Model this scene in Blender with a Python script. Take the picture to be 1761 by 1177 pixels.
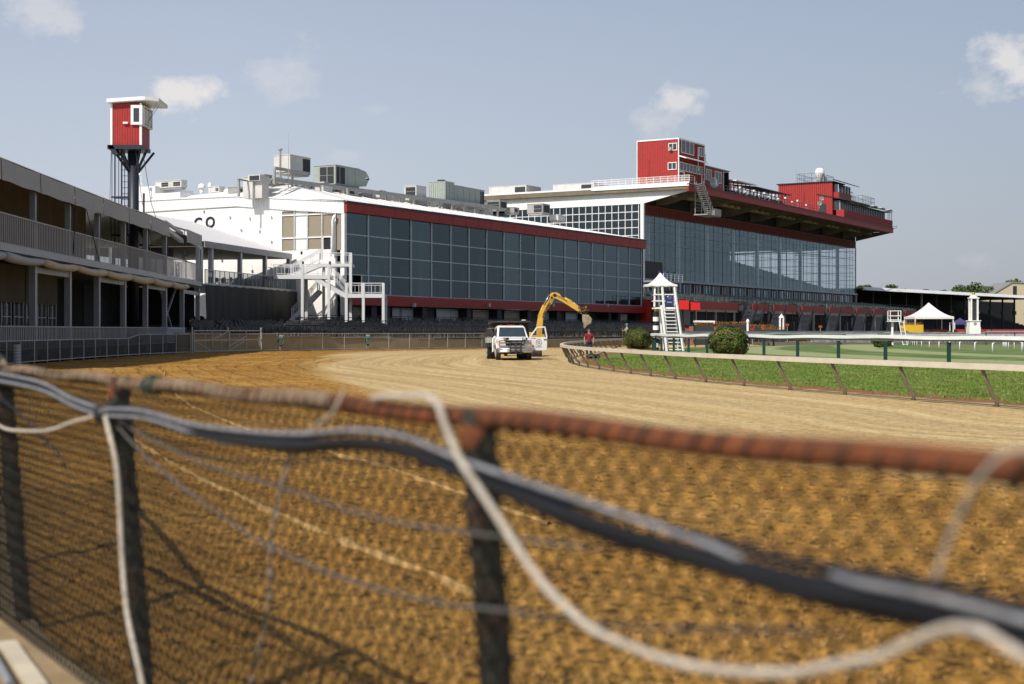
import bpy, bmesh, math, random
from mathutils import Vector, Matrix, noise
R = math.radians
random.seed(7)
S = bpy.context.scene
for o in list(bpy.data.objects): bpy.data.objects.remove(o)
# ---------------------------------------------------------------- camera
F, CX, HY, CH = 2446.0, 880.5, 569.0, 1.65      # focal length and horizon measured in photo pixels, eye height in metres
cd = bpy.data.cameras.new('camera'); cam = bpy.data.objects.new('camera', cd); S.collection.objects.link(cam)
cam.location = (0, 0, CH); cam.rotation_euler = (R(90), 0, 0)
cd.sensor_width = 36; cd.lens = 36*F/1761; cd.shift_y = -(588.5-HY)/1761
cd.clip_start = 0.05; cd.clip_end = 9000
cd.dof.use_dof = True; cd.dof.focus_distance = 95; cd.dof.aperture_fstop = 1.8
S.camera = cam
# ---------------------------------------------------------------- world and sun
SUNV = Vector((-0.60, -0.84, 1.0)).normalized()
EL = math.asin(SUNV.z); AZ = math.atan2(SUNV.x, SUNV.y)
W = bpy.data.worlds.new('World'); S.world = W; W.use_nodes = True
nt = W.node_tree; N = nt.nodes; L = nt.links; N.clear()
wo = N.new('ShaderNodeOutputWorld'); bg = N.new('ShaderNodeBackground'); L.new(bg.outputs[0], wo.inputs[0])
sky = N.new('ShaderNodeTexSky'); sky.sky_type = 'NISHITA'; sky.sun_disc = False
sky.sun_elevation = EL; sky.sun_rotation = AZ; sky.air_density = 1.0; sky.dust_density = 1.6; sky.ozone_density = 3.0; sky.altitude = 50
hs = N.new('ShaderNodeHueSaturation'); hs.inputs['Saturation'].default_value = 0.85; hs.inputs['Value'].default_value = 0.95
L.new(sky.outputs[0], hs.inputs['Color'])
tc = N.new('ShaderNodeTexCoord')
# pale lavender haze of the lower sky, thicker and lighter toward the horizon, greyer to the right (east)
sp = N.new('ShaderNodeSeparateXYZ'); L.new(tc.outputs['Generated'], sp.inputs[0])
hf = N.new('ShaderNodeMapRange'); hf.inputs[1].default_value = 0; hf.inputs[2].default_value = .45; hf.inputs[3].default_value = .85; hf.inputs[4].default_value = .10; L.new(sp.outputs[2], hf.inputs[0])
hx = N.new('ShaderNodeMapRange'); hx.inputs[1].default_value = -.2; hx.inputs[2].default_value = .45; hx.inputs[3].default_value = 0; hx.inputs[4].default_value = 1; L.new(sp.outputs[0], hx.inputs[0])
hc = N.new('ShaderNodeMixRGB'); L.new(hx.outputs[0], hc.inputs[0]); hc.inputs[1].default_value = (5.1, 5.35, 6.1, 1); hc.inputs[2].default_value = (3.15, 3.3, 3.8, 1)
hm_ = N.new('ShaderNodeMixRGB'); L.new(hf.outputs[0], hm_.inputs[0]); L.new(hs.outputs[0], hm_.inputs[1]); L.new(hc.outputs[0], hm_.inputs[2])
nz = N.new('ShaderNodeTexNoise'); nz.inputs['Scale'].default_value = 26; nz.inputs['Detail'].default_value = 7; nz.inputs['Roughness'].default_value = .62
mp = N.new('ShaderNodeMapping'); mp.inputs['Scale'].default_value = (1, 1, 1.5)
L.new(tc.outputs['Generated'], mp.inputs[0]); L.new(mp.outputs[0], nz.inputs[0])
prev = None
def mth(op, a, b=None, c=None, clamp=False):
    m = N.new('ShaderNodeMath'); m.operation = op; m.use_clamp = clamp
    for i, q in enumerate((a, b, c)):
        if q is None: continue
        if isinstance(q, (int, float)): m.inputs[i].default_value = q
        else: L.new(q, m.inputs[i])
    return m.outputs[0]
# small cumulus puffs, each a patch of sky direction broken up by noise: (x, y, half width, half height, density)
for (cx, cy, rw, rh, den) in [(308, 166, 72, 34, .85), (45, 18, 75, 38, .42), (500, 125, 66, 40, .30), (1165, 178, 46, 30, .65), (1130, 205, 42, 26, .35), (1745, 105, 55, 50, .75), (1690, 145, 50, 32, .45), (1690, 445, 40, 22, .15), (650, 186, 26, 12, .12), (598, 270, 30, 14, .14)]:
    d = Vector(((cx-CX)/F, 1, -(cy-HY)/F)).normalized()
    s = N.new('ShaderNodeVectorMath'); s.operation = 'SUBTRACT'; L.new(tc.outputs['Generated'], s.inputs[0]); s.inputs[1].default_value = d
    q = N.new('ShaderNodeVectorMath'); q.operation = 'MULTIPLY'; L.new(s.outputs[0], q.inputs[0]); q.inputs[1].default_value = (F/rw, F/rw, F/rh)
    ln = N.new('ShaderNodeVectorMath'); ln.operation = 'LENGTH'; L.new(q.outputs[0], ln.inputs[0])
    a = mth('SUBTRACT', 1.0, ln.outputs['Value'])
    a = mth('ADD', mth('MULTIPLY', a, 1.0), mth('MULTIPLY', mth('SUBTRACT', nz.outputs[0], .5), 4.2))
    a = mth('MULTIPLY', mth('MULTIPLY', a, 1.15, clamp=True), den)
    prev = a if prev is None else mth('MAXIMUM', prev, a)
cm = N.new('ShaderNodeMixRGB'); L.new(prev, cm.inputs[0]); L.new(hm_.outputs[0], cm.inputs[1]); cm.inputs[2].default_value = (7.0, 6.7, 6.5, 1)
L.new(cm.outputs[0], bg.inputs[0]); bg.inputs[1].default_value = 0.12
sd = bpy.data.lights.new('sun', 'SUN'); sun = bpy.data.objects.new('sun', sd); S.collection.objects.link(sun)
sd.energy = 4.6; sd.angle = R(.53); sd.color = (1, .93, .83)
sun.rotation_euler = SUNV.to_track_quat('Z', 'Y').to_euler(); sun.location = (0, 0, 60)
S.view_settings.view_transform = 'Standard'; S.view_settings.look = 'None'; S.view_settings.gamma = 1; S.view_settings.exposure = 0.0
S.render.engine = 'CYCLES'; S.render.resolution_x = 1024; S.render.resolution_y = 684
S.cycles.max_bounces = 8; S.cycles.transparent_max_bounces = 24

# ---------------------------------------------------------------- helpers
def P(x, y, Y): return Vector(((x-CX)*Y/F, Y, CH-(y-HY)*Y/F))
def Gd(x, y, z=0.0): return P(x, y, (CH-z)*F/(y-HY))
def V(*a): return Vector(a)
class Fr:                                     # plan frame: origin, direction of local x
    def __init__(s, ox, oy, ex, ey):
        s.o = Vector((ox, oy)); d = Vector((ex-ox, ey-oy)); s.len = d.length; s.d = d.normalized(); s.n = Vector((-s.d.y, s.d.x)); s.rz = math.atan2(s.d.y, s.d.x)
    def at(s, px, py, w=0.0):                 # pixel -> (u, z) on the plane local y = w
        k = (px-CX)/F; b = s.o+s.n*w
        u = (k*b.y-b.x)/(s.d.x-k*s.d.y); Y = b.y+u*s.d.y
        return u, CH-(py-HY)*Y/F
    def wat(s, px, py, u=0.0):                # pixel -> (w, z) on the plane local x = u
        k = (px-CX)/F; b = s.o+s.d*u
        w = (k*b.y-b.x)/(s.n.x-k*s.n.y); Y = b.y+w*s.n.y
        return w, CH-(py-HY)*Y/F
    def world(s, u, w, z=0): q = s.o+s.d*u+s.n*w; return Vector((q.x, q.y, z))
class MB:
    def __init__(s): s.v = []; s.f = []; s.uvs = {}
    def add(s, vs, fs):
        n = len(s.v); s.v += [tuple(q) for q in vs]; s.f += [tuple(i+n for i in f) for f in fs]; return s
    def box(s, x0, x1, y0, y1, z0, z1):
        return s.add([(x0,y0,z0),(x1,y0,z0),(x1,y1,z0),(x0,y1,z0),(x0,y0,z1),(x1,y0,z1),(x1,y1,z1),(x0,y1,z1)], [(3,2,1,0),(4,5,6,7),(0,1,5,4),(1,2,6,5),(2,3,7,6),(3,0,4,7)])
    def bar(s, p, q, w, h=None, up=(0, 0, 1)):
        h = w if h is None else h; p = Vector(p); q = Vector(q); d = (q-p)
        if d.length < 1e-6: return s
        d.normalize(); up = Vector(up)
        if abs(d.dot(up)) > .99: up = Vector((0, 1, 0))
        a = d.cross(up).normalized()*w/2; b = a.cross(d).normalized()*h/2
        vs = [p-a-b, p+a-b, p+a+b, p-a+b, q-a-b, q+a-b, q+a+b, q-a+b]
        return s.add(vs, [(3,2,1,0),(4,5,6,7),(0,1,5,4),(1,2,6,5),(2,3,7,6),(3,0,4,7)])
    def tube(s, pts, r, n=8, cap=True):
        pts = [Vector(p) for p in pts]; m = len(pts); rr = r if isinstance(r, (list, tuple)) else [r]*m
        vs = []; a = None
        for i in range(m):
            d = (pts[min(i+1, m-1)]-pts[max(i-1, 0)])
            d = d.normalized() if d.length > 1e-9 else Vector((0, 0, 1))
            if a is None: a = d.orthogonal().normalized()
            else:
                a = a-d*a.dot(d); a = a.normalized() if a.length > 1e-6 else d.orthogonal().normalized()
            b = d.cross(a)
            for k in range(n):
                t = 2*math.pi*k/n; vs.append(pts[i]+(a*math.cos(t)+b*math.sin(t))*rr[i])
        fs = [(i*n+k, i*n+(k+1) % n, (i+1)*n+(k+1) % n, (i+1)*n+k) for i in range(m-1) for k in range(n)]
        if cap: fs += [tuple(range(n))[::-1], tuple((m-1)*n+k for k in range(n))]
        return s.add(vs, fs)
    def lathe(s, c, prof, n=16):              # prof: list of (r, z)
        c = Vector(c); return s.tube([c+Vector((0, 0, z)) for r, z in prof], 1, n) if False else s._lathe(c, prof, n)
    def _lathe(s, c, prof, n):
        vs = [(c.x+r*math.cos(2*math.pi*k/n), c.y+r*math.sin(2*math.pi*k/n), c.z+z) for r, z in prof for k in range(n)]; m = len(prof)
        fs = [(i*n+k, i*n+(k+1) % n, (i+1)*n+(k+1) % n, (i+1)*n+k) for i in range(m-1) for k in range(n)]
        fs += [tuple(range(n))[::-1], tuple((m-1)*n+k for k in range(n))]
        return s.add(vs, fs)
    def cyl(s, p, q, r, n=16): return s.tube([p, q], r, n)
    def prism(s, pts, off):                   # planar polygon of 3D points extruded by the vector off
        pts = [Vector(p) for p in pts]; off = Vector(off); n = len(pts)
        return s.add(pts+[p+off for p in pts], [tuple(range(n))[::-1], tuple(range(n, 2*n))]+[(i, (i+1) % n, n+(i+1) % n, n+i) for i in range(n)])
    def sph(s, c, r, n=12, m=8, sc=(1, 1, 1)):
        c = Vector(c); vs = []; 
        for i in range(m+1):
            a = math.pi*i/m
            for k in range(n):
                b = 2*math.pi*k/n; vs.append((c.x+r*sc[0]*math.sin(a)*math.cos(b), c.y+r*sc[1]*math.sin(a)*math.sin(b), c.z+r*sc[2]*math.cos(a)))
        return s.add(vs, [(i*n+k, (i+1)*n+k, (i+1)*n+(k+1) % n, i*n+(k+1) % n) for i in range(m) for k in range(n)])
    def leaf(s, c, r, n=None):
        a = Vector((random.gauss(0, 1), random.gauss(0, 1), random.gauss(0, 1))).normalized() if n is None else n
        b = a.orthogonal().normalized(); b.rotate(Matrix.Rotation(random.random()*6.28, 3, a)); d = a.cross(b)
        c = Vector(c); return s.add([c-b*r, c-d*r*.55, c+b*r, c+d*r*.55], [(0, 1, 2, 3)])
    def build(s, name, m, parent=None, smooth=False, bevel=0, **kw):
        me = bpy.data.meshes.new(name); me.from_pydata(s.v, [], s.f)
        for nm, uv in s.uvs.items():
            la = me.uv_layers.new(name=nm)
            for i, l in enumerate(me.loops): la.data[i].uv = uv[l.vertex_index]
        if isinstance(m, (list, tuple)):
            for q in m: me.materials.append(q)
        else: me.materials.append(m)
        o = bpy.data.objects.new(name, me); S.collection.objects.link(o)
        if parent is not None: o.parent = parent
        if smooth: me.polygons.foreach_set('use_smooth', [True]*len(me.polygons))
        if bevel:
            b = o.modifiers.new('bevel', 'BEVEL'); b.width = bevel; b.segments = 2; b.limit_method = 'ANGLE'
        for k, q in kw.items(): o[k] = q
        return o
def thing(name, label, cat, loc=(0, 0, 0), rz=0, group=None):
    o = bpy.data.objects.new(name, None); S.collection.objects.link(o); o.empty_display_size = .3
    o.location = loc; o.rotation_euler = (0, 0, rz); o['label'] = label; o['category'] = cat
    if group: o['group'] = group
    return o
def tag(o, label, cat, group=None, kind=None):
    o['label'] = label; o['category'] = cat
    if group: o['group'] = group
    if kind: o['kind'] = kind
    return o
def recenter(o, c):                           # move a free mesh's origin to c
    c = Vector(c); o.data.transform(Matrix.Translation(-c)); o.location = c; return o
def copy_tree(o, parent=None):
    c = o.copy(); S.collection.objects.link(c)
    if parent is not None: c.parent = parent
    for ch in list(o.children): copy_tree(ch, c)
    return c
def lerp(a, b, t): return a+(b-a)*t
def cr(pts, t):                               # Catmull-Rom through 2D/3D points, t in 0..len-1
    n = len(pts); i = min(int(t), n-2); f = t-i
    p0 = pts[max(i-1, 0)]; p1 = pts[i]; p2 = pts[i+1]; p3 = pts[min(i+2, n-1)]
    return (p1*2+(p2-p0)*f+(p0*2-p1*5+p2*4-p3)*f*f+(p1*3-p0-p2*3+p3)*f**3)*.5
def curve(pts, sub=8):
    pts = [Vector(p) for p in pts]; return [cr(pts, i/sub) for i in range((len(pts)-1)*sub+1)]
def resample(pts, step):
    out = [pts[0].copy()]; acc = 0
    for a, b in zip(pts, pts[1:]):
        d = (b-a).length
        while acc+d >= step:
            t = (step-acc)/d; a = a.lerp(b, t); out.append(a.copy()); d = (b-a).length; acc = 0
        acc += d
    return out
# ---------------------------------------------------------------- materials
def mat(name, col, rough=.6, metal=0, var=.12, scale=3.0, bump=0, bscale=None, spec=.4, dirt=None, dirt_amt=.5, dscale=.6, coat=0):
    m = bpy.data.materials.new(name); m.use_nodes = True; t = m.node_tree; n = t.nodes; l = t.links
    b = n['Principled BSDF']; b.inputs['Roughness'].default_value = rough; b.inputs['Metallic'].default_value = metal
    b.inputs['Specular IOR Level'].default_value = spec; b.inputs['Coat Weight'].default_value = coat
    tcn = n.new('ShaderNodeTexCoord'); nn = n.new('ShaderNodeTexNoise'); nn.inputs['Scale'].default_value = scale; nn.inputs['Detail'].default_value = 6; nn.inputs['Roughness'].default_value = .6
    l.new(tcn.outputs['Object'], nn.inputs[0])
    mr = n.new('ShaderNodeMapRange'); mr.inputs[1].default_value = .3; mr.inputs[2].default_value = .7; mr.inputs[3].default_value = 1-var; mr.inputs[4].default_value = 1+var*.6
    l.new(nn.outputs[0], mr.inputs[0])
    mx = n.new('ShaderNodeVectorMath'); mx.operation = 'SCALE'; mx.inputs[0].default_value = col; l.new(mr.outputs[0], mx.inputs['Scale'])
    out = mx.outputs[0]
    if dirt:
        n2 = n.new('ShaderNodeTexNoise'); n2.inputs['Scale'].default_value = dscale; n2.inputs['Detail'].default_value = 8; n2.inputs['Roughness'].default_value = .68; l.new(tcn.outputs['Object'], n2.inputs[0])
        r2 = n.new('ShaderNodeMapRange'); r2.inputs[1].default_value = .5; r2.inputs[2].default_value = .68; r2.inputs[3].default_value = 0; r2.inputs[4].default_value = dirt_amt; l.new(n2.outputs[0], r2.inputs[0])
        m2 = n.new('ShaderNodeMixRGB'); l.new(r2.outputs[0], m2.inputs[0]); l.new(out, m2.inputs[1]); m2.inputs[2].default_value = (*dirt, 1); out = m2.outputs[0]
    l.new(out, b.inputs['Base Color'])
    if bump:
        bn = n.new('ShaderNodeTexNoise'); bn.inputs['Scale'].default_value = bscale or scale*4; bn.inputs['Detail'].default_value = 5; l.new(tcn.outputs['Object'], bn.inputs[0])
        bp = n.new('ShaderNodeBump'); bp.inputs['Strength'].default_value = bump; bp.inputs['Distance'].default_value = .05; l.new(bn.outputs[0], bp.inputs['Height']); l.new(bp.outputs[0], b.inputs['Normal'])
    return m
def glassmat(name, tint, refl=.9, rough=.02, ior=1.5, wob=.02):
    m = bpy.data.materials.new(name); m.use_nodes = True; t = m.node_tree; n = t.nodes; l = t.links; n.remove(n['Principled BSDF'])
    tr = n.new('ShaderNodeBsdfTransparent'); tr.inputs[0].default_value = (*tint, 1)
    gl = n.new('ShaderNodeBsdfGlossy'); gl.inputs[0].default_value = (refl*.66, refl*.86, refl*.96, 1); gl.inputs[1].default_value = rough
    r0 = ((ior-1)/(ior+1))**2; ge = n.new('ShaderNodeNewGeometry'); dt = n.new('ShaderNodeVectorMath'); dt.operation = 'DOT_PRODUCT'; l.new(ge.outputs['Incoming'], dt.inputs[0]); l.new(ge.outputs['Normal'], dt.inputs[1])
    def mm(op, a, b=0):
        q = n.new('ShaderNodeMath'); q.operation = op
        for i, k in enumerate((a, b)):
            if isinstance(k, (int, float)): q.inputs[i].default_value = k
            else: l.new(k, q.inputs[i])
        return q.outputs[0]
    fr = mm('ADD', mm('MULTIPLY', mm('POWER', mm('SUBTRACT', 1.0, mm('ABSOLUTE', dt.outputs['Value'])), 5.0), 1-r0), r0)
    tcn = n.new('ShaderNodeTexCoord'); nn = n.new('ShaderNodeTexNoise'); nn.inputs['Scale'].default_value = .5; l.new(tcn.outputs['Object'], nn.inputs[0])
    bp = n.new('ShaderNodeBump'); bp.inputs['Strength'].default_value = wob; bp.inputs['Distance'].default_value = .2; l.new(nn.outputs[0], bp.inputs['Height'])
    l.new(bp.outputs[0], gl.inputs['Normal'])
    mx = n.new('ShaderNodeMixShader'); l.new(fr, mx.inputs[0]); l.new(tr.outputs[0], mx.inputs[1]); l.new(gl.outputs[0], mx.inputs[2]); l.new(mx.outputs[0], n['Material Output'].inputs[0])
    return m
def leafmat(name, c1, c2, c3=None):
    m = bpy.data.materials.new(name); m.use_nodes = True; t = m.node_tree; n = t.nodes; l = t.links; b = n['Principled BSDF']
    g = n.new('ShaderNodeNewGeometry'); r = n.new('ShaderNodeValToRGB'); e = r.color_ramp.elements
    e[0].color = (*c1, 1); e[1].color = (*c2, 1); e[1].position = .8
    if c3: q = e.new(.93); q.color = (*c3, 1)
    l.new(g.outputs['Random Per Island'], r.inputs[0])
    tcn = n.new('ShaderNodeTexCoord'); nn = n.new('ShaderNodeTexNoise'); nn.inputs['Scale'].default_value = 1.3; l.new(tcn.outputs['Object'], nn.inputs[0])
    mr = n.new('ShaderNodeMapRange'); mr.inputs[1].default_value = .35; mr.inputs[2].default_value = .65; mr.inputs[3].default_value = .7; mr.inputs[4].default_value = 1.25; l.new(nn.outputs[0], mr.inputs[0])
    sc = n.new('ShaderNodeVectorMath'); sc.operation = 'SCALE'; l.new(r.outputs[0], sc.inputs[0]); l.new(mr.outputs[0], sc.inputs['Scale'])
    l.new(sc.outputs[0], b.inputs['Base Color']); b.inputs['Roughness'].default_value = .55; b.inputs['Specular IOR Level'].default_value = .25
    return m
M = {}
M['white'] = mat('white_paint', (.80, .80, .79), .5, var=.05, dirt=(.45, .42, .38), dirt_amt=.18)
M['wallwhite'] = mat('white_masonry', (.82, .81, .78), .75, var=.05, scale=1.2, bump=.2, bscale=30, dirt=(.55, .53, .5), dirt_amt=.25, dscale=.25)
M['roofwhite'] = mat('white_roof_membrane', (.78, .78, .76), .6, var=.05, dirt=(.5, .48, .44), dirt_amt=.3, dscale=.3)
M['siding'] = mat('white_metal_siding', (.78, .78, .78), .45, var=.04)
M['red'] = mat('red_paint', (.34, .022, .018), .5, var=.12, scale=1.5, dirt=(.27, .02, .018), dirt_amt=.6, dscale=.4)
M['redbright'] = mat('bright_red_metal', (.36, .030, .026), .55, var=.16, dirt=(.26, .03, .026), dirt_amt=.6, dscale=.35)
M['brick'] = mat('brown_red_panel', (.12, .035, .028), .7, var=.3)
M['black'] = mat('black_paint', (.015, .016, .02), .5, var=.2)
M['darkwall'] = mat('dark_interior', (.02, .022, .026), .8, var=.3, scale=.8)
M['interior'] = mat('dim_interior', (.10, .11, .12), .8, var=.5, scale=.35)
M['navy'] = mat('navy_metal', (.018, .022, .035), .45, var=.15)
M['grey'] = mat('grey_aluminium', (.36, .38, .41), .4, .4, var=.1)
M['mullion'] = mat('grey_mullion', (.46, .50, .56), .45, .2, var=.06)
M['darkmullion'] = mat('dark_mullion', (.10, .11, .12), .45, .3)
M['concrete'] = mat('concrete', (.34, .31, .26), .85, var=.2, bump=.3, dirt=(.16, .14, .11), dirt_amt=.5)
M['soffit'] = mat('brown_soffit', (.17, .14, .095), .8, var=.25, scale=.5)
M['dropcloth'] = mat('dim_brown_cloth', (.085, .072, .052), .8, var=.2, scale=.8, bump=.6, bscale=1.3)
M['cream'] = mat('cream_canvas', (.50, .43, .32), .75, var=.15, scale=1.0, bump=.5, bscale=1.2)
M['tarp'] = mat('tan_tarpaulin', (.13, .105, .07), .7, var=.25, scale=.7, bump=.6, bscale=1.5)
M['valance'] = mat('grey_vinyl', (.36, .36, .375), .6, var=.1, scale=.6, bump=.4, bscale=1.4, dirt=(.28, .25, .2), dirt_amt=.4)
M['stairwhite'] = mat('stair_white', (.58, .59, .60), .5, var=.06)
M['canvas'] = mat('white_canvas', (.72, .71, .70), .7, var=.05, scale=.5, bump=.3, bscale=1.0)
M['blacktarp'] = mat('black_tarpaulin', (.012, .012, .013), .65, var=.3, bump=.4, bscale=1.0)
M['unit'] = mat('rooftop_unit_white', (.56, .56, .54), .5, var=.1, dirt=(.35, .28, .2), dirt_amt=.4, dscale=.9)
M['unitgreen'] = mat('rooftop_unit_grey_green', (.33, .37, .34), .5, var=.12, dirt=(.2, .2, .18), dirt_amt=.3)
M['grille'] = mat('dark_grille', (.03, .032, .036), .6, var=.3, scale=6)
M['steel'] = mat('galvanised_steel', (.42, .41, .39), .45, .5, var=.15, dirt=(.28, .2, .13), dirt_amt=.4)
M['blind'] = mat('tan_blind', (.25, .215, .16), .6, var=.04)
M['blindw'] = mat('pale_blind', (.62, .66, .66), .5, var=.03)
M['glass'] = glassmat('facade_glass', (.26, .35, .42), 1.0, ior=2.05)
M['glassb'] = glassmat('facade_glass_darker', (.17, .24, .30), .95, ior=1.9)
M['glassc'] = glassmat('facade_glass_lighter', (.34, .42, .50), 1.0, ior=2.15)
M['glass2'] = glassmat('grandstand_glass', (.93, .95, .97), .95, ior=2.4)
M['glassdark'] = mat('dark_window_glass', (.03, .04, .05), .06, var=.2, spec=.8)
M['greenpost'] = mat('green_post_paint', (.012, .045, .036), .5, var=.15)
M['raildirt'] = mat('rail_cream', (.60, .54, .44), .5, var=.12, scale=4, dirt=(.36, .30, .22), dirt_amt=.5, dscale=2)
M['railpost'] = mat('rail_post', (.17, .135, .095), .55, var=.2, scale=8)
M['yellow'] = mat('yellow_machine_paint', (.60, .36, .055), .45, var=.12, dirt=(.25, .17, .08), dirt_amt=.5, dscale=2)
M['chrome'] = mat('chrome', (.65, .65, .66), .22, .9, var=.08)
M['rubber'] = mat('tyre_rubber', (.03, .028, .025), .8, var=.3, dirt=(.2, .15, .09), dirt_amt=.5, dscale=5)
M['rust'] = mat('rusty_pipe', (.17, .050, .014), .8, var=.5, scale=18, bump=.4, bscale=90, dirt=(.03, .013, .009), dirt_amt=.75, dscale=9)
M['rustpale'] = mat('flaking_painted_pipe', (.24, .17, .105), .75, var=.35, scale=22, bump=.4, bscale=90, dirt=(.12, .036, .015), dirt_amt=1.0, dscale=3.5)
M['rustgreen'] = mat('rusty_green_post', (.022, .024, .017), .8, var=.4, scale=20, bump=.5, bscale=60, dirt=(.12, .036, .014), dirt_amt=.9, dscale=5)
M['wire'] = mat('fence_wire', (.009, .009, .006), .65, .3, var=.3)
M['cable'] = mat('black_cable', (.010, .011, .014), .5, var=.2, scale=10)
M['cablegrey'] = mat('grey_cable', (.27, .28, .30), .5, var=.5, scale=45, dirt=(.06, .06, .06), dirt_amt=.7, dscale=22)
M['rope'] = mat('white_rope', (.62, .56, .47), .8, var=.35, scale=40, dirt=(.35, .28, .2), dirt_amt=.6, dscale=14, bump=.5, bscale=200)
M['ropegrey'] = mat('old_grey_rope', (.36, .31, .24), .85, var=.25, scale=60)
M['gold'] = mat('gold_ball', (.55, .34, .07), .3, .8)
M['skin'] = mat('skin', (.36, .20, .14), .6, var=.08)
M['amber'] = mat('amber_lens', (.7, .16, .02), .3)
M['lens'] = mat('headlight_lens', (.55, .56, .55), .12, var=.1)
M['redseat'] = mat('red_seat', (.34, .03, .03), .6)
M['orange'] = leafmat('marigold_flowers', (.34, .09, .01), (.42, .22, .015), (.04, .08, .02))
M['foliage'] = leafmat('tree_foliage', (.030, .055, .018), (.085, .12, .035))
M['hedge'] = leafmat('bush_foliage', (.022, .045, .010), (.095, .15, .025), (.17, .06, .03))
M['bark'] = mat('bark', (.10, .075, .05), .9, var=.3, bump=.5)
# ================================================================ GROUND
ST = [((3.9,-3.0),(12,2.5),(24,9)), ((.77,2.14),(9,9.5),(17.5,16)), ((-1.2,5.3),(5.2,15.5),(13.6,22.5)), ((-2.8,7.85),(2.6,19.5),(11.4,28)),
      ((-5.2,14),(.2,24.5),(10.2,31.5)), ((-9,23),(-2.6,33.3),(8.27,37.4)), ((-14.5,36),(-5,44),(5.8,47)), ((-19.5,49.5),(-8,57),(4.0,58)),
      ((-22.8,61),(-9.2,68),(3.1,67)), ((-24,74),(-10,80),(3.0,75)), ((-24.4,87),(-11.5,92),(3.5,84)), ((-24,98),(-12.5,101),(4.4,93)),
      ((-21.5,108.5),(-12.5,107),(5.6,102)), ((-16,117.5),(-10,113.5),(7.0,111)), ((-9,125),(-5,121),(8.6,119)), ((-2.5,133),(1,129),(10.5,127)),
      ((5.5,144.5),(9,140),(16,137)), ((14,161),(19,157),(27,153)), ((26,185),(30,182),(42,178)), ((60,246),(66,241),(78,236))]
OC = [Vector(s[0]) for s in ST]; BC = [Vector(s[1]) for s in ST]; IC = [Vector(s[2]) for s in ST]
NS = len(ST)-1
def strip(name, A, B, nu, nv, m, z=0.0, mids=None, lat=None, **kw):
    mb = MB(); uv1 = []; uv2 = []; al = 0; pa = None
    for i in range(nu+1):
        t = i/nu*(len(A)-1); a = cr(A, t); b = cr(B, t); c = cr(mids, t) if mids else (a+b)/2
        if pa is not None: al += (a-pa).length
        pa = a
        for j in range(nv+1):
            s = j/nv; p = a.lerp(c, s*2) if s < .5 else c.lerp(b, s*2-1)
            zz = z(p, s) if callable(z) else z
            mb.v.append((p.x, p.y, zz)); uv1.append((s, al)); uv2.append(((p-a).length, al))
    w = nv+1
    mb.f = [(i*w+j, (i+1)*w+j, (i+1)*w+j+1, i*w+j+1) for i in range(nu) for j in range(nv)]
    mb.uvs = {'UVMap': uv1, 'M': uv2}
    return mb.build(name, m, None, smooth=True, **kw)
def nodes(name):
    m = bpy.data.materials.new(name); m.use_nodes = True; t = m.node_tree; return m, t.nodes, t.links, t.nodes['Principled BSDF']
class NB:                                      # small node-building helper
    def __init__(s, name):
        s.m, s.n, s.l, s.b = nodes(name); s.tc = s.n.new('ShaderNodeTexCoord'); s.obj = s.tc.outputs['Object']
    def uv(s, nm): u = s.n.new('ShaderNodeUVMap'); u.uv_map = nm; return u.outputs[0]
    def sep(s, v): q = s.n.new('ShaderNodeSeparateXYZ'); s.l.new(v, q.inputs[0]); return q.outputs
    def map(s, v, sc): q = s.n.new('ShaderNodeMapping'); q.inputs['Scale'].default_value = sc; s.l.new(v, q.inputs[0]); return q.outputs[0]
    def noise(s, v, sc, det=4, ro=.55, dist=0):
        q = s.n.new('ShaderNodeTexNoise'); q.inputs['Scale'].default_value = sc; q.inputs['Detail'].default_value = det; q.inputs['Roughness'].default_value = ro; q.inputs['Distortion'].default_value = dist; s.l.new(v, q.inputs[0]); return q.outputs[0]
    def vor(s, v, sc, f='F1'):
        q = s.n.new('ShaderNodeTexVoronoi'); q.inputs['Scale'].default_value = sc; q.feature = f; s.l.new(v, q.inputs[0]); return q.outputs[0]
    def rng(s, v, a, b, c, d, smooth=False):
        q = s.n.new('ShaderNodeMapRange'); q.interpolation_type = 'SMOOTHSTEP' if smooth else 'LINEAR'
        for i, k in enumerate((a, b, c, d)): q.inputs[i+1].default_value = k
        s.l.new(v, q.inputs[0]); return q.outputs[0]
    def m_(s, op, a, b=0, cl=False):
        q = s.n.new('ShaderNodeMath'); q.operation = op; q.use_clamp = cl
        for i, k in enumerate((a, b)):
            if isinstance(k, (int, float)): q.inputs[i].default_value = k
            else: s.l.new(k, q.inputs[i])
        return q.outputs[0]
    def mix(s, f, a, b):
        q = s.n.new('ShaderNodeMixRGB')
        for i, k in enumerate((f, a, b)):
            if isinstance(k, (int, float)): q.inputs[i].default_value = k
            elif isinstance(k, tuple): q.inputs[i].default_value = (*k, 1)
            else: s.l.new(k, q.inputs[i])
        return q.outputs[0]
    def scale(s, c, f): q = s.n.new('ShaderNodeVectorMath'); q.operation = 'SCALE'; s.l.new(c, q.inputs[0]); s.l.new(f, q.inputs['Scale']); return q.outputs[0]
    def bump(s, h, st=.5, d=.05):
        q = s.n.new('ShaderNodeBump'); q.inputs['Strength'].default_value = st; q.inputs['Distance'].default_value = d; s.l.new(h, q.inputs['Height']); s.l.new(q.outputs[0], s.b.inputs['Normal'])
    def out(s, c, r=.9, sp=.15): s.l.new(c, s.b.inputs['Base Color']); s.b.inputs['Roughness'].default_value = r; s.b.inputs['Specular IOR Level'].default_value = sp; return s.m
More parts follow.
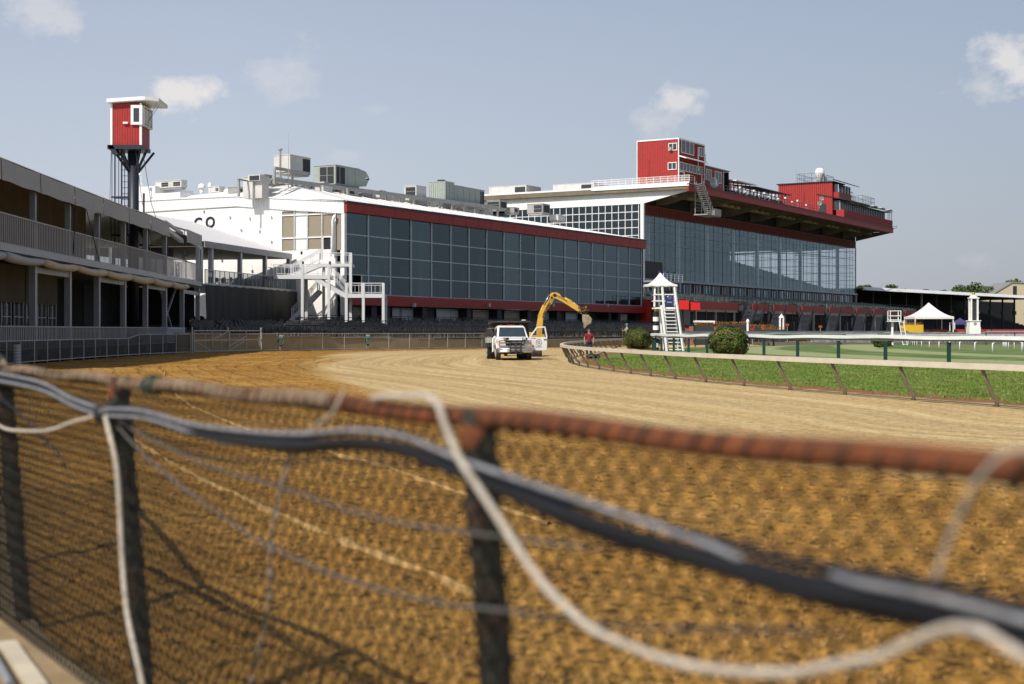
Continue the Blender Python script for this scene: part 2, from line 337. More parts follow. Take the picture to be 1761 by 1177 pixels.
# dirt of the racing strip
q = NB('racetrack_dirt'); uvx = q.sep(q.uv('UVMap')); mu = q.uv('M'); mx = q.sep(mu)
big = q.noise(q.obj, .22, 4)
e = q.m_('ADD', uvx[0], q.m_('MULTIPLY', q.m_('SUBTRACT', q.noise(q.map(mu, (.5, .03, 1)), 1, 3), .5), .16))
fac = q.rng(e, .46, .53, 0, 1, True)
fine = q.noise(q.obj, 30, 6, .7); med = q.noise(q.obj, 7, 5, .6)
orange = q.mix(q.rng(big, .35, .65, 0, 1), (.32, .158, .028), (.45, .247, .056))
tan = q.mix(q.rng(q.noise(q.map(mu, (1.3, .03, 1)), 1, 4), .38, .62, 0, 1), (.45, .315, .142), (.55, .41, .205))
col = q.mix(fac, orange, tan)
lines = q.noise(q.map(mu, (7.0, .06, 1)), 1, 3, .7)
wide = q.noise(q.map(mu, (1.1, .02, 1)), 1, 2, .5)
wob = q.m_('ADD', mx[0], q.m_('MULTIPLY', q.noise(q.map(mu, (.2, .12, 1)), 1, 2), 1.4))
fur = q.m_('ABSOLUTE', q.m_('SINE', q.m_('MULTIPLY', wob, 3.4)))          # harrow furrows, crosswise distance in metres
col = q.scale(col, q.rng(lines, .35, .65, .86, 1.09)); col = q.scale(col, q.rng(wide, .3, .7, .88, 1.1))
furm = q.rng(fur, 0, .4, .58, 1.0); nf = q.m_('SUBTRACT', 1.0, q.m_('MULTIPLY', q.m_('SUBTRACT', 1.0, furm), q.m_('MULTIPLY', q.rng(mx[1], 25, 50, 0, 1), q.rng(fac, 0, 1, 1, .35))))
col = q.scale(col, nf)
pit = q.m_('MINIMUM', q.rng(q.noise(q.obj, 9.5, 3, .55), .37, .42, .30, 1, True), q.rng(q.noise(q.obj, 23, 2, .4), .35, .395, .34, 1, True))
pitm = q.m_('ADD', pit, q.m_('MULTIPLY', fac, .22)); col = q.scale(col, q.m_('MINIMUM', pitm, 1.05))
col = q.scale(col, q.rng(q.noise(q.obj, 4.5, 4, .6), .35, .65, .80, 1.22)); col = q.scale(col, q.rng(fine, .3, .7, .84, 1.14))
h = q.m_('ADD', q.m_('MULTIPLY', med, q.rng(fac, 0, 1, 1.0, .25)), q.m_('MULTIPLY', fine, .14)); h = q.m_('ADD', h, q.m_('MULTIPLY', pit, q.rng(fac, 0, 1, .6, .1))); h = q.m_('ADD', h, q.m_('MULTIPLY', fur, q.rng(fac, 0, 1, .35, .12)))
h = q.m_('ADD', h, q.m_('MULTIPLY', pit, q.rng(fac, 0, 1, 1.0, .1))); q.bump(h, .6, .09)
M['dirt'] = q.out(col)
def dz(p, s):
    d = math.hypot(p.x, p.y)
    a = (1-s)*.05+.01 if s < .5 else .008
    return a*(noise.noise(Vector((p.x*1.6, p.y*1.6, 0)))+.6*noise.noise(Vector((p.x*4.2, p.y*4.2, 3))))
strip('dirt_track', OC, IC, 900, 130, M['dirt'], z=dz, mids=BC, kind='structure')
# base ground to the horizon
q = NB('far_grass'); a = q.noise(q.obj, .06, 5); b_ = q.noise(q.obj, 2.5, 5, .7)
g = q.mix(q.rng(a, .4, .6, 0, 1), (.055, .085, .022), (.10, .115, .045)); g = q.scale(g, q.rng(b_, .3, .7, .75, 1.25))
M['fargrass'] = q.out(g)
MB().add([(-4000, -200, -.12), (4000, -200, -.12), (4000, 7500, -.12), (-4000, 7500, -.12)], [(0, 1, 2, 3)]).build('ground', M['fargrass'], kind='structure')
# concrete walk on this side of the near fence
OUT = [Vector((p.x-9, p.y-4)) for p in OC[:8]]
q = NB('walk_concrete'); a = q.noise(q.obj, 1.2, 6, .65); b_ = q.noise(q.obj, 30, 4)
c = q.mix(q.rng(a, .35, .7, 0, 1), (.35, .26, .145), (.21, .15, .085)); c = q.scale(c, q.rng(b_, .3, .7, .85, 1.1)); q.bump(b_, .3, .01); M['walk'] = q.out(c)
OIN = [p+Vector((.12, .08)) for p in OC[:8]]
strip('pavement', OUT, OIN, 80, 6, M['walk'], z=.062, kind='structure')
# service apron between the far fence and the stands
q = NB('apron_asphalt'); a = q.noise(q.obj, .5, 5); c = q.mix(a, (.10, .09, .075), (.17, .15, .12)); M['apron'] = q.out(c)
AP = [Vector(s[0]) for s in ST[7:]]; APO = [Vector(p) for p in [(-50,48),(-55,61),(-60,74),(-62,87),(-60,98),(-56,110),(-50,130),(-42,150),(-35,170),(-20,200),(0,230),(30,270),(80,330)]]
strip('apron', APO, AP, 60, 8, M['apron'], z=-.02, kind='structure')
# low dry ridges left by the grader on the near dirt
M['ridge'] = mat('dry_dirt', (.47, .30, .11), .9, var=.3, scale=6, bump=.8, bscale=14)
def ridge(pts, w, h, name='dirt_ridge'):
    pts = resample(curve([Vector((*p, 0)) for p in pts], 10), .10); mb = MB(); n = len(pts)
    for i, p in enumerate(pts):
        d = (pts[min(i+1, n-1)]-pts[max(i-1, 0)]).normalized(); s = Vector((-d.y, d.x, 0))
        k = .65+.7*noise.noise(Vector((i*.21, w*9, 1))); hh = h*(.8+.8*noise.noise(Vector((i*.33, 5, w))))
        for u, zz in ((-1, -.04), (-.5, hh*.75), (0, hh), (.5, hh*.7), (1, -.04)): mb.v.append((p.x+s.x*w*k*u, p.y+s.y*w*k*u, zz))
    mb.f = [(i*5+j, i*5+j+1, (i+1)*5+j+1, (i+1)*5+j) for i in range(n-1) for j in range(4)]
    return mb.build(name, M['ridge'], None, smooth=True, kind='structure')
def gp(*l): return [tuple(Gd(x, y).xy) for x, y in l]
ridge(gp((225, 752), (300, 800), (390, 845), (480, 885), (560, 920), (650, 955), (730, 985), (830, 1025)), .05, .035)
ridge(gp((330, 700), (430, 740), (540, 772), (650, 800), (800, 852), (950, 905)), .04, .03)
ridge(gp((283, 640), (286, 662), (330, 700)), .05, .03)
# inner verge, turf course, infield
VI = [p+(Vector(c)-p).normalized()*0 for p, c in zip(IC, IC)]
TR = [(30,30),(25.5,42),(22.3,50),(20,55.8),(18.4,59.7),(16.9,63.5),(15.7,68.4),(14.6,72),(13.3,77),(12.2,81),(11.5,84.5),(10.9,88.5),(10.4,93),(10.15,99),(10.3,104),(10.9,109.5),(12.2,116),(14.5,123),(18.5,131),(27,143),(44,169),(80,228)]
TC = curve([Vector(p) for p in TR], 4)
def near_on(Cv, p): return min(Cv, key=lambda c: (c-p).length)
verge_out = []
TD = resample(TC, .5)
tt = [0, .06, .11, .18, .22, .31, .42, .52, .58, .63, .68, .72, .76, .80, .835, .87]
def tpar(i): return TR
VO = [Vector(p) for p in [(34,20),(30,30),(27,38),(24,45.5),(22.3,50),(19.2,57.8),(16.2,66),(13.9,74.5),(12.2,81),(11.2,87),(10.4,93),(10.15,99),(10.3,104),(11.4,112),(13.0,119),(16.2,127),(22,136.5),(32,151),(47,174),(83,231)]]
VO = [v-(IC[i]-v).normalized()*0 for i, v in enumerate(VO)]
q = NB('verge_grass'); uv = q.sep(q.uv('UVMap')); mu = q.uv('M'); mm = q.sep(mu)
n1 = q.noise(q.obj, 1.1, 5, .65); n2 = q.noise(q.obj, 9, 4); n3 = q.noise(q.obj, .5, 3)
gr = q.mix(q.rng(n1, .35, .65, 0, 1), (.085, .145, .018), (.13, .205, .03)); gr = q.mix(q.rng(n3, .48, .62, 0, .8), gr, (.22, .21, .08))
gr = q.scale(gr, q.rng(n2, .3, .7, .7, 1.25))
clay = q.mix(q.rng(n2, .4, .6, 0, 1), (.28, .10, .045), (.20, .12, .06))
ed = q.m_('ADD', mm[0], q.m_('MULTIPLY', q.m_('SUBTRACT', n1, .5), 3.2))
c = q.mix(q.rng(ed, .8, 1.3, 0, 1), (.40, .31, .17), clay); ed2 = q.m_('ADD', mm[0], q.m_('MULTIPLY', q.m_('SUBTRACT', q.noise(q.map(q.obj, (1, 1, 1)), .8, 5, .7), .5), 4.5))
c = q.mix(q.rng(ed2, 2.3, 3.1, 0, 1), c, gr); q.bump(n2, .8, .06); M['verge'] = q.out(c, .9, .1)
def vz(p, s): return .01+.09*min(1, max(0, s*1.6-.15))+.03*noise.noise(Vector((p.x*.9, p.y*.9, 0)))*min(1, s*6)
strip('verge', IC, VO, 360, 24, M['verge'], z=vz, kind='structure')
NR = [(48,40),(42,62),(38,80),(34.5,93),(33.6,98.4),(34.2,106),(34.6,110),(35.7,117),(36.3,122),(37.5,130),(38.7,136),(41.8,149),(44.6,161),(48,175),(53,192),(63,215)]
NO = [Vector(p) for p in NR]
TT = [VO[0]+Vector((2,-4)), VO[2], VO[4], VO[5], VO[6], VO[7], VO[8], VO[9], VO[10], VO[11], VO[12], VO[13], VO[14], VO[16], VO[17], VO[18]]
q = NB('mown_turf'); uv = q.sep(q.uv('UVMap'))
w = q.m_('ADD', uv[0], q.m_('MULTIPLY', q.m_('SUBTRACT', q.noise(q.obj, .12, 2), .5), .05))
st = q.rng(q.m_('SINE', q.m_('MULTIPLY', w, 15)), -.45, .15, 0, 1)
n1 = q.noise(q.obj, .35, 5, .6); n2 = q.noise(q.obj, 6, 4)
c = q.mix(st, (.27, .305, .145), (.085, .145, .035)); c = q.mix(q.rng(n1, .45, .65, 0, .5), c, (.29, .31, .17)); c = q.scale(c, q.rng(n2, .3, .7, .8, 1.2)); q.bump(n2, .4, .04)
M['turf'] = q.out(c, .9, .1)
strip('turf_course', TT, NO, 200, 20, M['turf'], z=lambda p, s: .115+.02*s, kind='structure')
FARN = [Vector(p) for p in [(300,40),(300,62),(300,80),(300,93),(300,98.4),(300,106),(300,110),(300,117),(300,122),(300,130),(300,136),(300,149),(300,161),(300,175),(300,192),(300,215)]]
q = NB('infield_turf'); n1 = q.noise(q.obj, .1, 4); n2 = q.noise(q.obj, 4, 4); s_ = q.sep(q.obj)
st = q.rng(q.m_('SINE', q.m_('ADD', q.m_('MULTIPLY', s_[1], .9), q.m_('MULTIPLY', n1, 8))), -.4, .4, 0, 1)
c = q.mix(st, (.19, .225, .10), (.10, .15, .045)); c = q.scale(c, q.rng(n2, .3, .7, .85, 1.15)); M['infield'] = q.out(c, .9, .1)
strip('infield', NO, FARN, 40, 20, M['infield'], z=.13, kind='structure')
# grass blades on the near verge
mb = MB(); k = 0
ICD = [cr(IC, i/40) for i in range(NS*40+1)]; VOD = [cr(VO, i/40) for i in range(NS*40+1)]
while k < 60000:
    t = random.uniform(1.5, 9.5); a = cr(IC, t); b = cr(VO, t); s = random.random(); p = a.lerp(b, s)
    if p.y < 18 or random.random() > min(1, (30/p.y)**2.0): continue
    d = (p-a).length; n = noise.noise(Vector((p.x*.8, p.y*.8, 9)))
    if d < 2.0+3.4*n+random.uniform(-.9, .9): continue
    for _ in range(2):
        hgt = random.uniform(.03, .075)*(1.2 if n > 0 else .7); an = random.random()*6.28; wd = random.uniform(.006, .012)*(1+p.y/60)
        x = p.x+random.uniform(-.06, .06); y = p.y+random.uniform(-.06, .06); z = vz(p, s)-.01; lx, ly = random.gauss(0, .03), random.gauss(0, .03); c, s2 = math.cos(an)*wd, math.sin(an)*wd
        n0 = len(mb.v); mb.v += [(x-c, y-s2, z), (x+c, y+s2, z), (x+lx, y+ly, z+hgt)]; mb.f.append((n0, n0+1, n0+2))
    k += 1
M['blade'] = leafmat('grass_blades', (.095, .15, .018), (.15, .22, .032), (.26, .24, .10))
mb.build('grass', M['blade'], kind='stuff', label='tall green grass growing on the verge behind the inner dirt rail', category='grass')
# loose clods on the near dirt
mb = MB(); k = 0
while k < 5000:
    Y = 1/random.uniform(1/18, 1/6.2); x = random.uniform(-60, 1820); X = (x-CX)*Y/F
    t = min(range(0, NS*10), key=lambda i: (cr(OC, i/10)-Vector((X, Y))).length)/10 if k % 1 == 0 and Y < 12 and X < 3 else None
    if t is not None:
        a = cr(OC, t); d = Vector((X, Y))-a; nrm = Vector((.848, .53))
        if d.dot(nrm) < .25: continue
    r = abs(random.gauss(0, .006))+.003; z = .012*noise.noise(Vector((X*1.6, Y*1.6, 0)))+.01
    mb.add([(X-r, Y, z), (X, Y-r, z), (X+r, Y, z), (X, Y+r, z), (X+random.uniform(-r, r)*.4, Y+random.uniform(-r, r)*.4, z+r*random.uniform(.4, .8)), (X, Y, z-.03)], [(0, 1, 4), (1, 2, 4), (2, 3, 4), (3, 0, 4), (1, 0, 5), (2, 1, 5), (3, 2, 5), (0, 3, 5)]); k += 1
M['clod'] = mat('dirt_clods', (.50, .30, .10), .95, var=.4, scale=3)
mb.build('clods', M['clod'], kind='stuff', label='small loose clods of orange dirt scattered over the near track', category='dirt clods')
# ================================================================ CLUBHOUSE
C = Fr(-16.6, 140, 19.2, 209)
ch = thing('clubhouse', 'low white clubhouse with red bands and four rows of dark glass panes', 'building', (-16.6, 140, 0), C.rz)
LC = C.len; D = 26.5
m = MB(); m.box(0, .35, 7.6, D, 0, 14.35).box(0, .35, .95, 7.6, 0, 9.7).box(0, .35, .95, 7.6, 13.75, 14.2).box(0, .35, 0, .35, 0, 14.2)
m.box(0, LC, D-.3, D, 0, 14.3)
wl = m.build('end_wall', M['wallwhite'], ch)
# fluted parapet round the white end
m = MB(); prof = [(-.15, 13.15, 14.4), (6.5, 13.75, 14.9), (13.1, 14.4, 15.45), (20, 14.35, 15.5), (23.9, 14.3, 15.5), (26.6, 14.3, 15.5)]
for (y0, a0, b0), (y1, a1, b1) in zip(prof, prof[1:]):
    m.prism([(-.15, y0, a0), (-.15, y1, a1), (-.15, y1, b1), (-.15, y0, b0)], (.3, 0, 0))
    n = int((y1-y0)/.32)
    for i in range(n):
        t = (i+.5)/n; y = lerp(y0, y1, t); m.box(-.19, -.15, y-.05, y+.05, lerp(a0, a1, t)+.05, lerp(b0, b1, t)-.06)
    m.bar((-.2, y0, b0+.02), (-.2, y1, b1+.02), .12, .14)
pb = m.build('parapet', M['siding'], ch)
m = MB(); m.box(-.1, 6, 23.9, 27.5, 15.5, 17.0)                       # raised box at the far left of the roof
for i in range(11): m.box(-.14, -.1, 24.0+i*.32, 24.08+i*.32, 15.6, 16.9)
m.box(-.1, 6, 20.5, 23.9, 15.3, 16.2); m.build('roof_box', M['siding'], ch)
# roof: hipped membrane
m = MB(); e0, e1 = 14.45, 15.05; RZ = 16.9
m.add([(-.4, -.45, e0), (LC+.5, -.45, e1), (72, 10, RZ), (4.7, 10, RZ), (-.1, 13.1, 15.45), (-.1, 26, 15.5), (LC, 26, 15.5), (-.4, -.45, e0-.12), (LC+.5, -.45, e1-.12)],
      [(0, 1, 2, 3), (0, 3, 4), (3, 5, 4), (3, 2, 6, 5), (2, 1, 6), (0, 7, 8, 1)])
m.build('roof', M['roofwhite'], ch)
m = MB()
for i in range(1, 19):
    t = i/19; m.bar((lerp(0, LC, t), -.4, lerp(e0, e1, t)+.02), (lerp(4.7, 72, t), 9.9, RZ+.02), .05, .05)
m.build('roof_seams', M['roofwhite'], ch)
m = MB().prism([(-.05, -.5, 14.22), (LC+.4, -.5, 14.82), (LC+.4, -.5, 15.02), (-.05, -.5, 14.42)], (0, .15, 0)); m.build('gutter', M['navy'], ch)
m = MB().prism([(0, -.42, 13.35), (LC+.3, -.42, 13.65), (LC+.3, -.42, 14.83), (0, -.42, 14.23)], (0, .4, 0)); 
for i in range(1, 26):
    u = LC*i/26; m.box(u-.03, u+.03, -.44, -.42, 13.4+.3*i/26, 14.2+.58*i/26)
m.build('red_fascia', M['red'], ch)
m = MB().box(.6, LC+.3, -.5, .0, 4.2, 5.22)
for z in (4.45, 4.7, 4.95): m.box(.6, LC+.3, -.53, -.5, z-.02, z+.02)
m.build('red_band', M['red'], ch)
m = MB().box(LC, LC+.3, 0, D, 4.9, 15); m.build('far_end_wall', M['interior'], ch)
ZR = [5.25, 7.23, 9.22, 11.2, 13.35]
mull = [592, 632.5, 670.5, 706, 741.4, 774.4, 805.7, 836.2, 865.7, 894, 920.2, 946, 970.6, 994.3, 1017.5, 1039.3, 1061.9, 1081.5, 1102.5]
us = [C.at(x, 480)[0] for x in mull]; us[0] = .35
for i, (a, b) in enumerate(zip(us, us[1:])):
    zt = 13.36+.3*a/LC
    g = MB()
    z0 = ZR[0]
    zz0 = 7.3 if i == 0 else z0; g.add([(a, 0, zz0), (b, 0, zz0), (b, 0, zt), (a, 0, zt)], [(0, 1, 2, 3)])
    w_ = g.build('window', M[('glass', 'glassb', 'glass', 'glassc', 'glassb')[(i*7+i//3) % 5]], ch)
    fr = MB(); fr.box(a-.09, a+.09, -.1, -.002, z0, zt)
    if i == len(us)-2: fr.box(b-.09, b+.09, -.1, -.002, z0, zt)
    for z in ZR[1:4]: fr.box(a+.09, b-.09, -.07, -.002, z-.05, z+.05)
    fr.box(a+.09, b-.09, -.06, -.002, z0, z0+.08)
    fr.build('frame', M['mullion'], w_)
m = MB().box(.35, us[1], .03, 2.6, 5.25, 5.3).box(.35, us[1], 2.6, 2.7, 5.25, 7.3).box(us[1]-1.2, us[1]-1.1, -.05, .02, 5.25, 7.25); m.build('entry_recess', M['wallwhite'], ch)
MB().box(us[1]-1.1, us[1]-.1, -.02, .04, 5.25, 7.25).build('sidelight', M['glass'], ch)
# inside: floors, ceiling, back wall, columns, blinds
m = MB().box(.4, LC, .5, 14, 5.0, 5.18).box(.4, LC, 5, 14, 9.1, 9.3).box(.4, LC, 13.8, 14, 5.2, 14); m.build('inner_floor', M['interior'], ch)
M['ceil'] = mat('room_ceiling', (.42, .43, .42), .8, var=.1)
m = MB().box(.4, LC, .4, 13.8, 13.9, 14.0)
for i in range(1, 9): m.box(LC*i/9-.2, LC*i/9+.2, .4, 13.8, 13.5, 13.9)
m.build('ceiling', M['ceil'], ch)
m = MB()
for u in range(6, 77, 7): m.box(u-.2, u+.2, 3, 3.4, 5.2, 13.5); m.box(u-1.4, u+1.1, 5.0, 5.1, 7.6, 8.9)
m.build('columns', M['ceil'], ch)
# ground floor: dark piers and curtained windows
m = MB().box(.6, LC, 1.4, 1.6, 0, 4.2).box(.6, LC, 0, 1.4, 1.85, 2.0)
for x in [600, 645, 668, 732, 808, 860, 912, 962, 1012, 1050, 1066, 1098]:
    u = C.at(x, 540)[0]; m.box(u-.5, u+.5, .1, 1.4, 2.0, 4.2)
m.build('ground_floor_wall', M['black'], ch)
for a, b in [(607, 627), (634, 657), (674, 688), (690, 733), (750, 798), (813, 856), (867, 910), (930, 958), (972, 992), (1066, 1078), (1082, 1094)]:
    ua = C.at(a, 540, 1.3)[0]; ub = C.at(b, 540, 1.3)[0]; n = max(1, round((b-a)/24)); w0 = 1.28
    w_ = MB().box(ua, ub, w0, w0+.04, 2.3, 4.05).build('window', M['glassdark'], ch)
    fr = MB().box(ua, ub, w0-.05, w0-.003, 2.22, 2.32).box(ua, ub, w0-.05, w0-.003, 3.98, 4.08)
    for i in range(n+1): u = lerp(ua, ub, i/n); fr.box(u-.06, u+.06, w0-.06, w0-.003, 2.32, 3.98)
    fr.build('frame', M['mullion'], w_)
    cu = MB(); wd = ub-ua; k = 10
    top = [(lerp(ua+.15, ub-.15, i/k), w0-.012, 3.95) for i in range(k+1)]
    bot = [(lerp(ua+.15, ub-.15, i/k), w0-.012, 2.36+.85*max(0, 1-abs(i/k-.5)*2.6)**.6*(1 if int(a) % 3 else .5)) for i in range(k+1)]  # arched lower edge shapes a dark reflection into the curtain
    cu.add(top+bot, [(i, i+1, k+2+i, k+1+i) for i in range(k)]); cu.build('curtain', M['blindw'] if int(a) % 2 == 0 else M['cream'], w_)
# storefront windows in the white end wall
for i, (a, b, mt) in enumerate([(.95, 2.55, 'blind'), (2.55, 4.3, 'blind'), (4.3, 5.9, 'blindw'), (5.9, 7.5, 'blind')]):
    lo = 9.75 if i != 0 else 10.9
    w_ = MB().box(.12, .16, a, b, lo if i else 11.0, 13.72).build('window', M[mt], ch)
    fr = MB()
    for z in (10.95, 13.25, 13.72): fr.box(.0, .115, a+.07, b-.07, z-.06, z+.06)
    fr.box(-.03, .115, b-.07, b+.07, 9.7, 13.8).box(-.03, .115, a-.07, a+.07, 9.7, 13.8).build('frame', M['white'], w_)
dr = MB().box(.18, .22, 1.5, 2.4, 8.9, 10.9).build('door', M['black'], ch)
MB().box(.0, .15, 1.35, 1.5, 8.9, 10.95).box(.0, .15, 2.4, 2.5, 8.9, 10.95).build('frame', M['white'], dr)
MB().box(.02, .17, .95, 1.35, 8.9, 10.9).box(.02, .17, 2.55, 4.3, 9.0, 9.75).build('wall_panel', M['white'], ch)
MB().box(-.02, .02, .1, .75, 9.6, 13.2).build('corner_window', M['blind'], ch)
m = MB().tube([(-.35, .75, 13.0), (-.45, .8, 12.8), (-.35, 1.0, 12.5), (-.3, 1.0, 9.2)], .16, 10); m.build('drain_pipe', M['white'], ch, smooth=True)
m = MB().box(-.12, .3, -.2, .15, 0, 13.2); m.build('corner_pier', M['white'], ch)
br = []
for (x, y) in [(351, 362), (396, 372), (430, 374), (467, 372), (415, 394), (447, 396), (467, 414), (382, 446), (434, 464), (466, 460), (360, 392), (402, 428)]:
    w, z = C.wat(x, y, 0)
    MB().box(-.3, 0, w-.12, w+.12, z-.08, z+.0).box(-.06, 0, w-.03, w+.03, z, z+.5).build('bracket', M['white'], ch)
# painted letters high on the end wall (their lower halves hide behind the tent roof)
def letter(txt, loc, size, rz, m_, parent, name='letter', rx=90, ext=.03, bold=0):
    cu = bpy.data.curves.new(name, 'FONT'); cu.body = txt; cu.size = size; cu.extrude = ext; cu.offset = bold; cu.align_x = 'CENTER'; cu.align_y = 'CENTER'; cu.resolution_u = 3
    t = bpy.data.objects.new(name, cu); S.collection.objects.link(t); dg = bpy.context.evaluated_depsgraph_get(); me = bpy.data.meshes.new_from_object(t.evaluated_get(dg))
    bpy.data.objects.remove(t); o = bpy.data.objects.new(name, me); S.collection.objects.link(o); me.materials.clear(); me.materials.append(m_)
    o.data.transform(Matrix.Rotation(R(rx), 4, 'X')); o.data.transform(Matrix.Rotation(rz, 4, 'Z')); o.data.transform(Matrix.Translation(loc)); o.parent = parent; return o
for chh, px, py in [('C', 341, 385), ('O', 362, 383.5)]:
    w, z = C.wat(px, py, 0); letter(chh, (-.03, w, z), 1.55, R(-90), M['navy'], ch, 'letter_'+chh.lower(), bold=.05)
# white upstand wall behind the roof of the tent, louvre lamp on the band
for px in (712, 841, 951, 1045):
    u, z = C.at(px, 525, -.6); MB().box(u-.22, u+.22, -.75, -.5, z-.2, z+.2).build('wall_lamp', M['grey'], ch)
# ================================================================ EXTERIOR STAIRCASE
sx = thing('exterior_staircase', 'white metal staircase with landings climbing the corner of the clubhouse', 'staircase', (-16, 136, 0))
SY = 136.0
def s3(x, y, dy=0): p = P(x, y, SY); return Vector((p.x+16, dy, p.z))
def landing(x0, x1, y, dp0, dp1, th=.32):
    a = s3(x0, y); b = s3(x1, y); return MB().box(a.x, b.x, dp0, dp1, a.z-th, a.z)
landing(548, 604, 453, 0.4, 3.0, .3).build('upper_landing', M['stairwhite'], sx)
landing(474, 570, 474, -1.2, 1.6, .38).build('middle_landing', M['stairwhite'], sx)
landing(596, 662, 506, -1.2, 1.8, .38).build('lower_landing', M['stairwhite'], sx)
def rail_(name, pts, h=1.0, dy=0, n=None, glass=True):
    m = MB(); P0 = [s3(x, y, dy) for x, y in pts]
    for a, b in zip(P0, P0[1:]):
        L_ = (b-a).length; k = max(1, int(L_/.9))
        m.bar(a+V(0, 0, h), b+V(0, 0, h), .09, .07); m.bar(a+V(0, 0, h*.8), b+V(0, 0, h*.8), .05); m.bar(a+V(0, 0, .12), b+V(0, 0, .12), .05)
        for i in range(k+1): p = a.lerp(b, i/k); m.bar(p, p+V(0, 0, h), .10 if i in (0, k) else .05)
        for i in range(k): 
            if i % 2 == 0: 
                for q_ in (.3, .7): p = a.lerp(b, (i+q_)/k); m.bar(p+V(0, 0, .12), p+V(0, 0, h*.8), .03)
    return m.build(name, M['stairwhite'], sx)
rail_('railing', [(548, 453), (604, 453)], dy=.4); rail_('railing', [(474, 474), (568, 474)], dy=-1.15); rail_('railing', [(474, 474), (500, 474)], dy=1.5)
rail_('railing', [(598, 506), (662, 506)], dy=-1.15); rail_('railing', [(499, 474), (550, 446)], dy=.5); rail_('railing', [(499, 474), (550, 446)], dy=1.5)
rail_('railing', [(568, 474), (597, 506)], dy=-1.15); rail_('railing', [(568, 474), (597, 506)], dy=.9)
rail_('railing', [(497, 548), (542, 500)], dy=1.8); rail_('railing', [(497, 548), (542, 500)], dy=3.0)
def flight(a, b, d0, d1, n):
    A = s3(*a); B = s3(*b); m = MB()
    for d in (d0, d1): MB().bar(V(A.x, d, A.z-.1), V(B.x, d, B.z-.1), .08, .42).build('stringer', M['stairwhite'], sx)
    m = MB()
    for i in range(n): t = (i+.5)/n; x = lerp(A.x, B.x, t); z = lerp(A.z, B.z, t); m.box(x-.16, x+.16, d0+.05, d1-.05, z-.05, z)
    m.build('treads', M['concrete'], sx)
flight((499, 474), (550, 453), .5, 1.5, 12); flight((540, 476), (597, 508), -1.1, .9, 18); flight((490, 556), (545, 498), 1.8, 3.0, 18)
for x, y, dy in [(568, 474, -1.1), (523, 474, -1.1), (523, 474, 1.5), (598, 506, -1.1), (627, 506, -1.1), (661, 506, -1.1), (661, 506, 1.6), (602, 453, .5), (550, 453, 2.8)]:
    a = s3(x, y, dy); MB().box(a.x-.13, a.x+.13, dy-.13, dy+.13, 1.2, a.z+(1.0 if dy < 1 else -.3)).build('post', M['stairwhite'], sx)
for x, y, dy in [(570, 462, -1.1), (524, 462, -1.1), (598, 496, -1.1), (661, 496, -1.1), (517, 443, .6), (604, 443, .5)]:
    a = s3(x, y, dy); MB().box(a.x-.09, a.x+.09, dy-.09, dy+.09, a.z+.3, a.z+.62).build('lantern', M['black'], sx)
# ================================================================ ROOFTOP PLANT ON THE CLUBHOUSE
def unit(name, label, cat, fr, w, x0, x1, yt, yb, dep, m, grill=None, fan=0, grp=None, ribs=0, eg=None, er=0):
    u0, zt = fr.at(x0, yt, w); u1, _ = fr.at(x1, yt, w); zb = fr.at((x0+x1)/2, yb, w)[1]; zt = fr.at((x0+x1)/2, yt, w)[1]
    o = thing(name, label, cat, fr.world((u0+u1)/2, w, zb), fr.rz, grp); hw = (u1-u0)/2; hz = zt-zb
    bd = MB().box(-hw, hw, 0, dep, .1, hz)
    for i in range(ribs): x = lerp(-hw, hw, (i+.5)/ribs); bd.box(x-.05, x+.05, -.05, 0, .25, hz-.15)
    for i in range(er): y = lerp(0, dep, (i+.5)/er); bd.box(-hw-.06, -hw, y-.05, y+.05, .2, hz-.1)
    bd.box(-hw-.05, hw+.05, -.05, dep+.05, hz, hz+.08)
    bd.build('casing', m, o, bevel=.02)
    MB().box(-hw+.1, hw-.1, .1, dep-.1, -.1, .1).build('curb', M['steel'], o)
    for a, b in grill or []:
        g = MB().box(lerp(-hw, hw, a), lerp(-hw, hw, b), -.04, -.005, .25, hz-.15).build('intake_grille', M['grille'], o)
        s = MB()
        for i in range(1, 5): z = lerp(.25, hz-.15, i/5); s.box(lerp(-hw, hw, a), lerp(-hw, hw, b), -.06, -.04, z-.015, z+.015)
        s.build('slats', M['grille'], g)
    for a, b in eg or []:
        g = MB().box(-hw-.04, -hw-.005, dep*a, dep*b, .25, hz-.15).build('intake_grille', M['grille'], o); MB().box(-hw-.06, -hw-.04, dep*a, dep*b, hz*.5, hz*.5+.04).build('slats', M['steel'], g)
    for i in range(fan):
        x = lerp(-hw, hw, (i+.5)/fan); MB().cyl((x, dep/2, hz+.08), (x, dep/2, hz+.35), min(.5, hw/fan*.8), 16).build('fan_cowl', M['grille'], o)
    return o
UG = 'air handling units on the clubhouse roof'
unit('rooftop_unit', 'long weathered white rooftop unit at the left end of the white wall, nearest the tower', 'air conditioner', C, 21, 312, 322, 311, 324, 3.6, M['unit'], eg=[(.05, .3), (.5, .75)], grp=UG)
unit('rooftop_unit', 'small pale rooftop unit between the mushroom vents and the domed vent', 'air conditioner', C, 18, 377, 386, 322, 333, 1.2, M['unit'], eg=[(.1, .4)], grp=UG)
unit('rooftop_unit', 'boxy white rooftop unit with one big dark grille, highest on the steel frame', 'air conditioner', C, 9.2, 499, 534, 270, 300, 2.1, M['unit'], [(.62, .97)], grp=UG)
unit('rooftop_unit', 'long grey green rooftop unit with an angled hood at its right end', 'air conditioner', C, 8.4, 577, 618, 288, 322, 2.9, M['unitgreen'], [(.04, .38)], eg=[(.08, .36), (.4, .7)], grp=UG, ribs=3)
unit('rooftop_unit', 'small white unit with dark coil face on the left part of the long walkway', 'air conditioner', C, 8.2, 716, 733, 321, 341, 1.7, M['unit'], eg=[(.08, .85)], grp=UG)
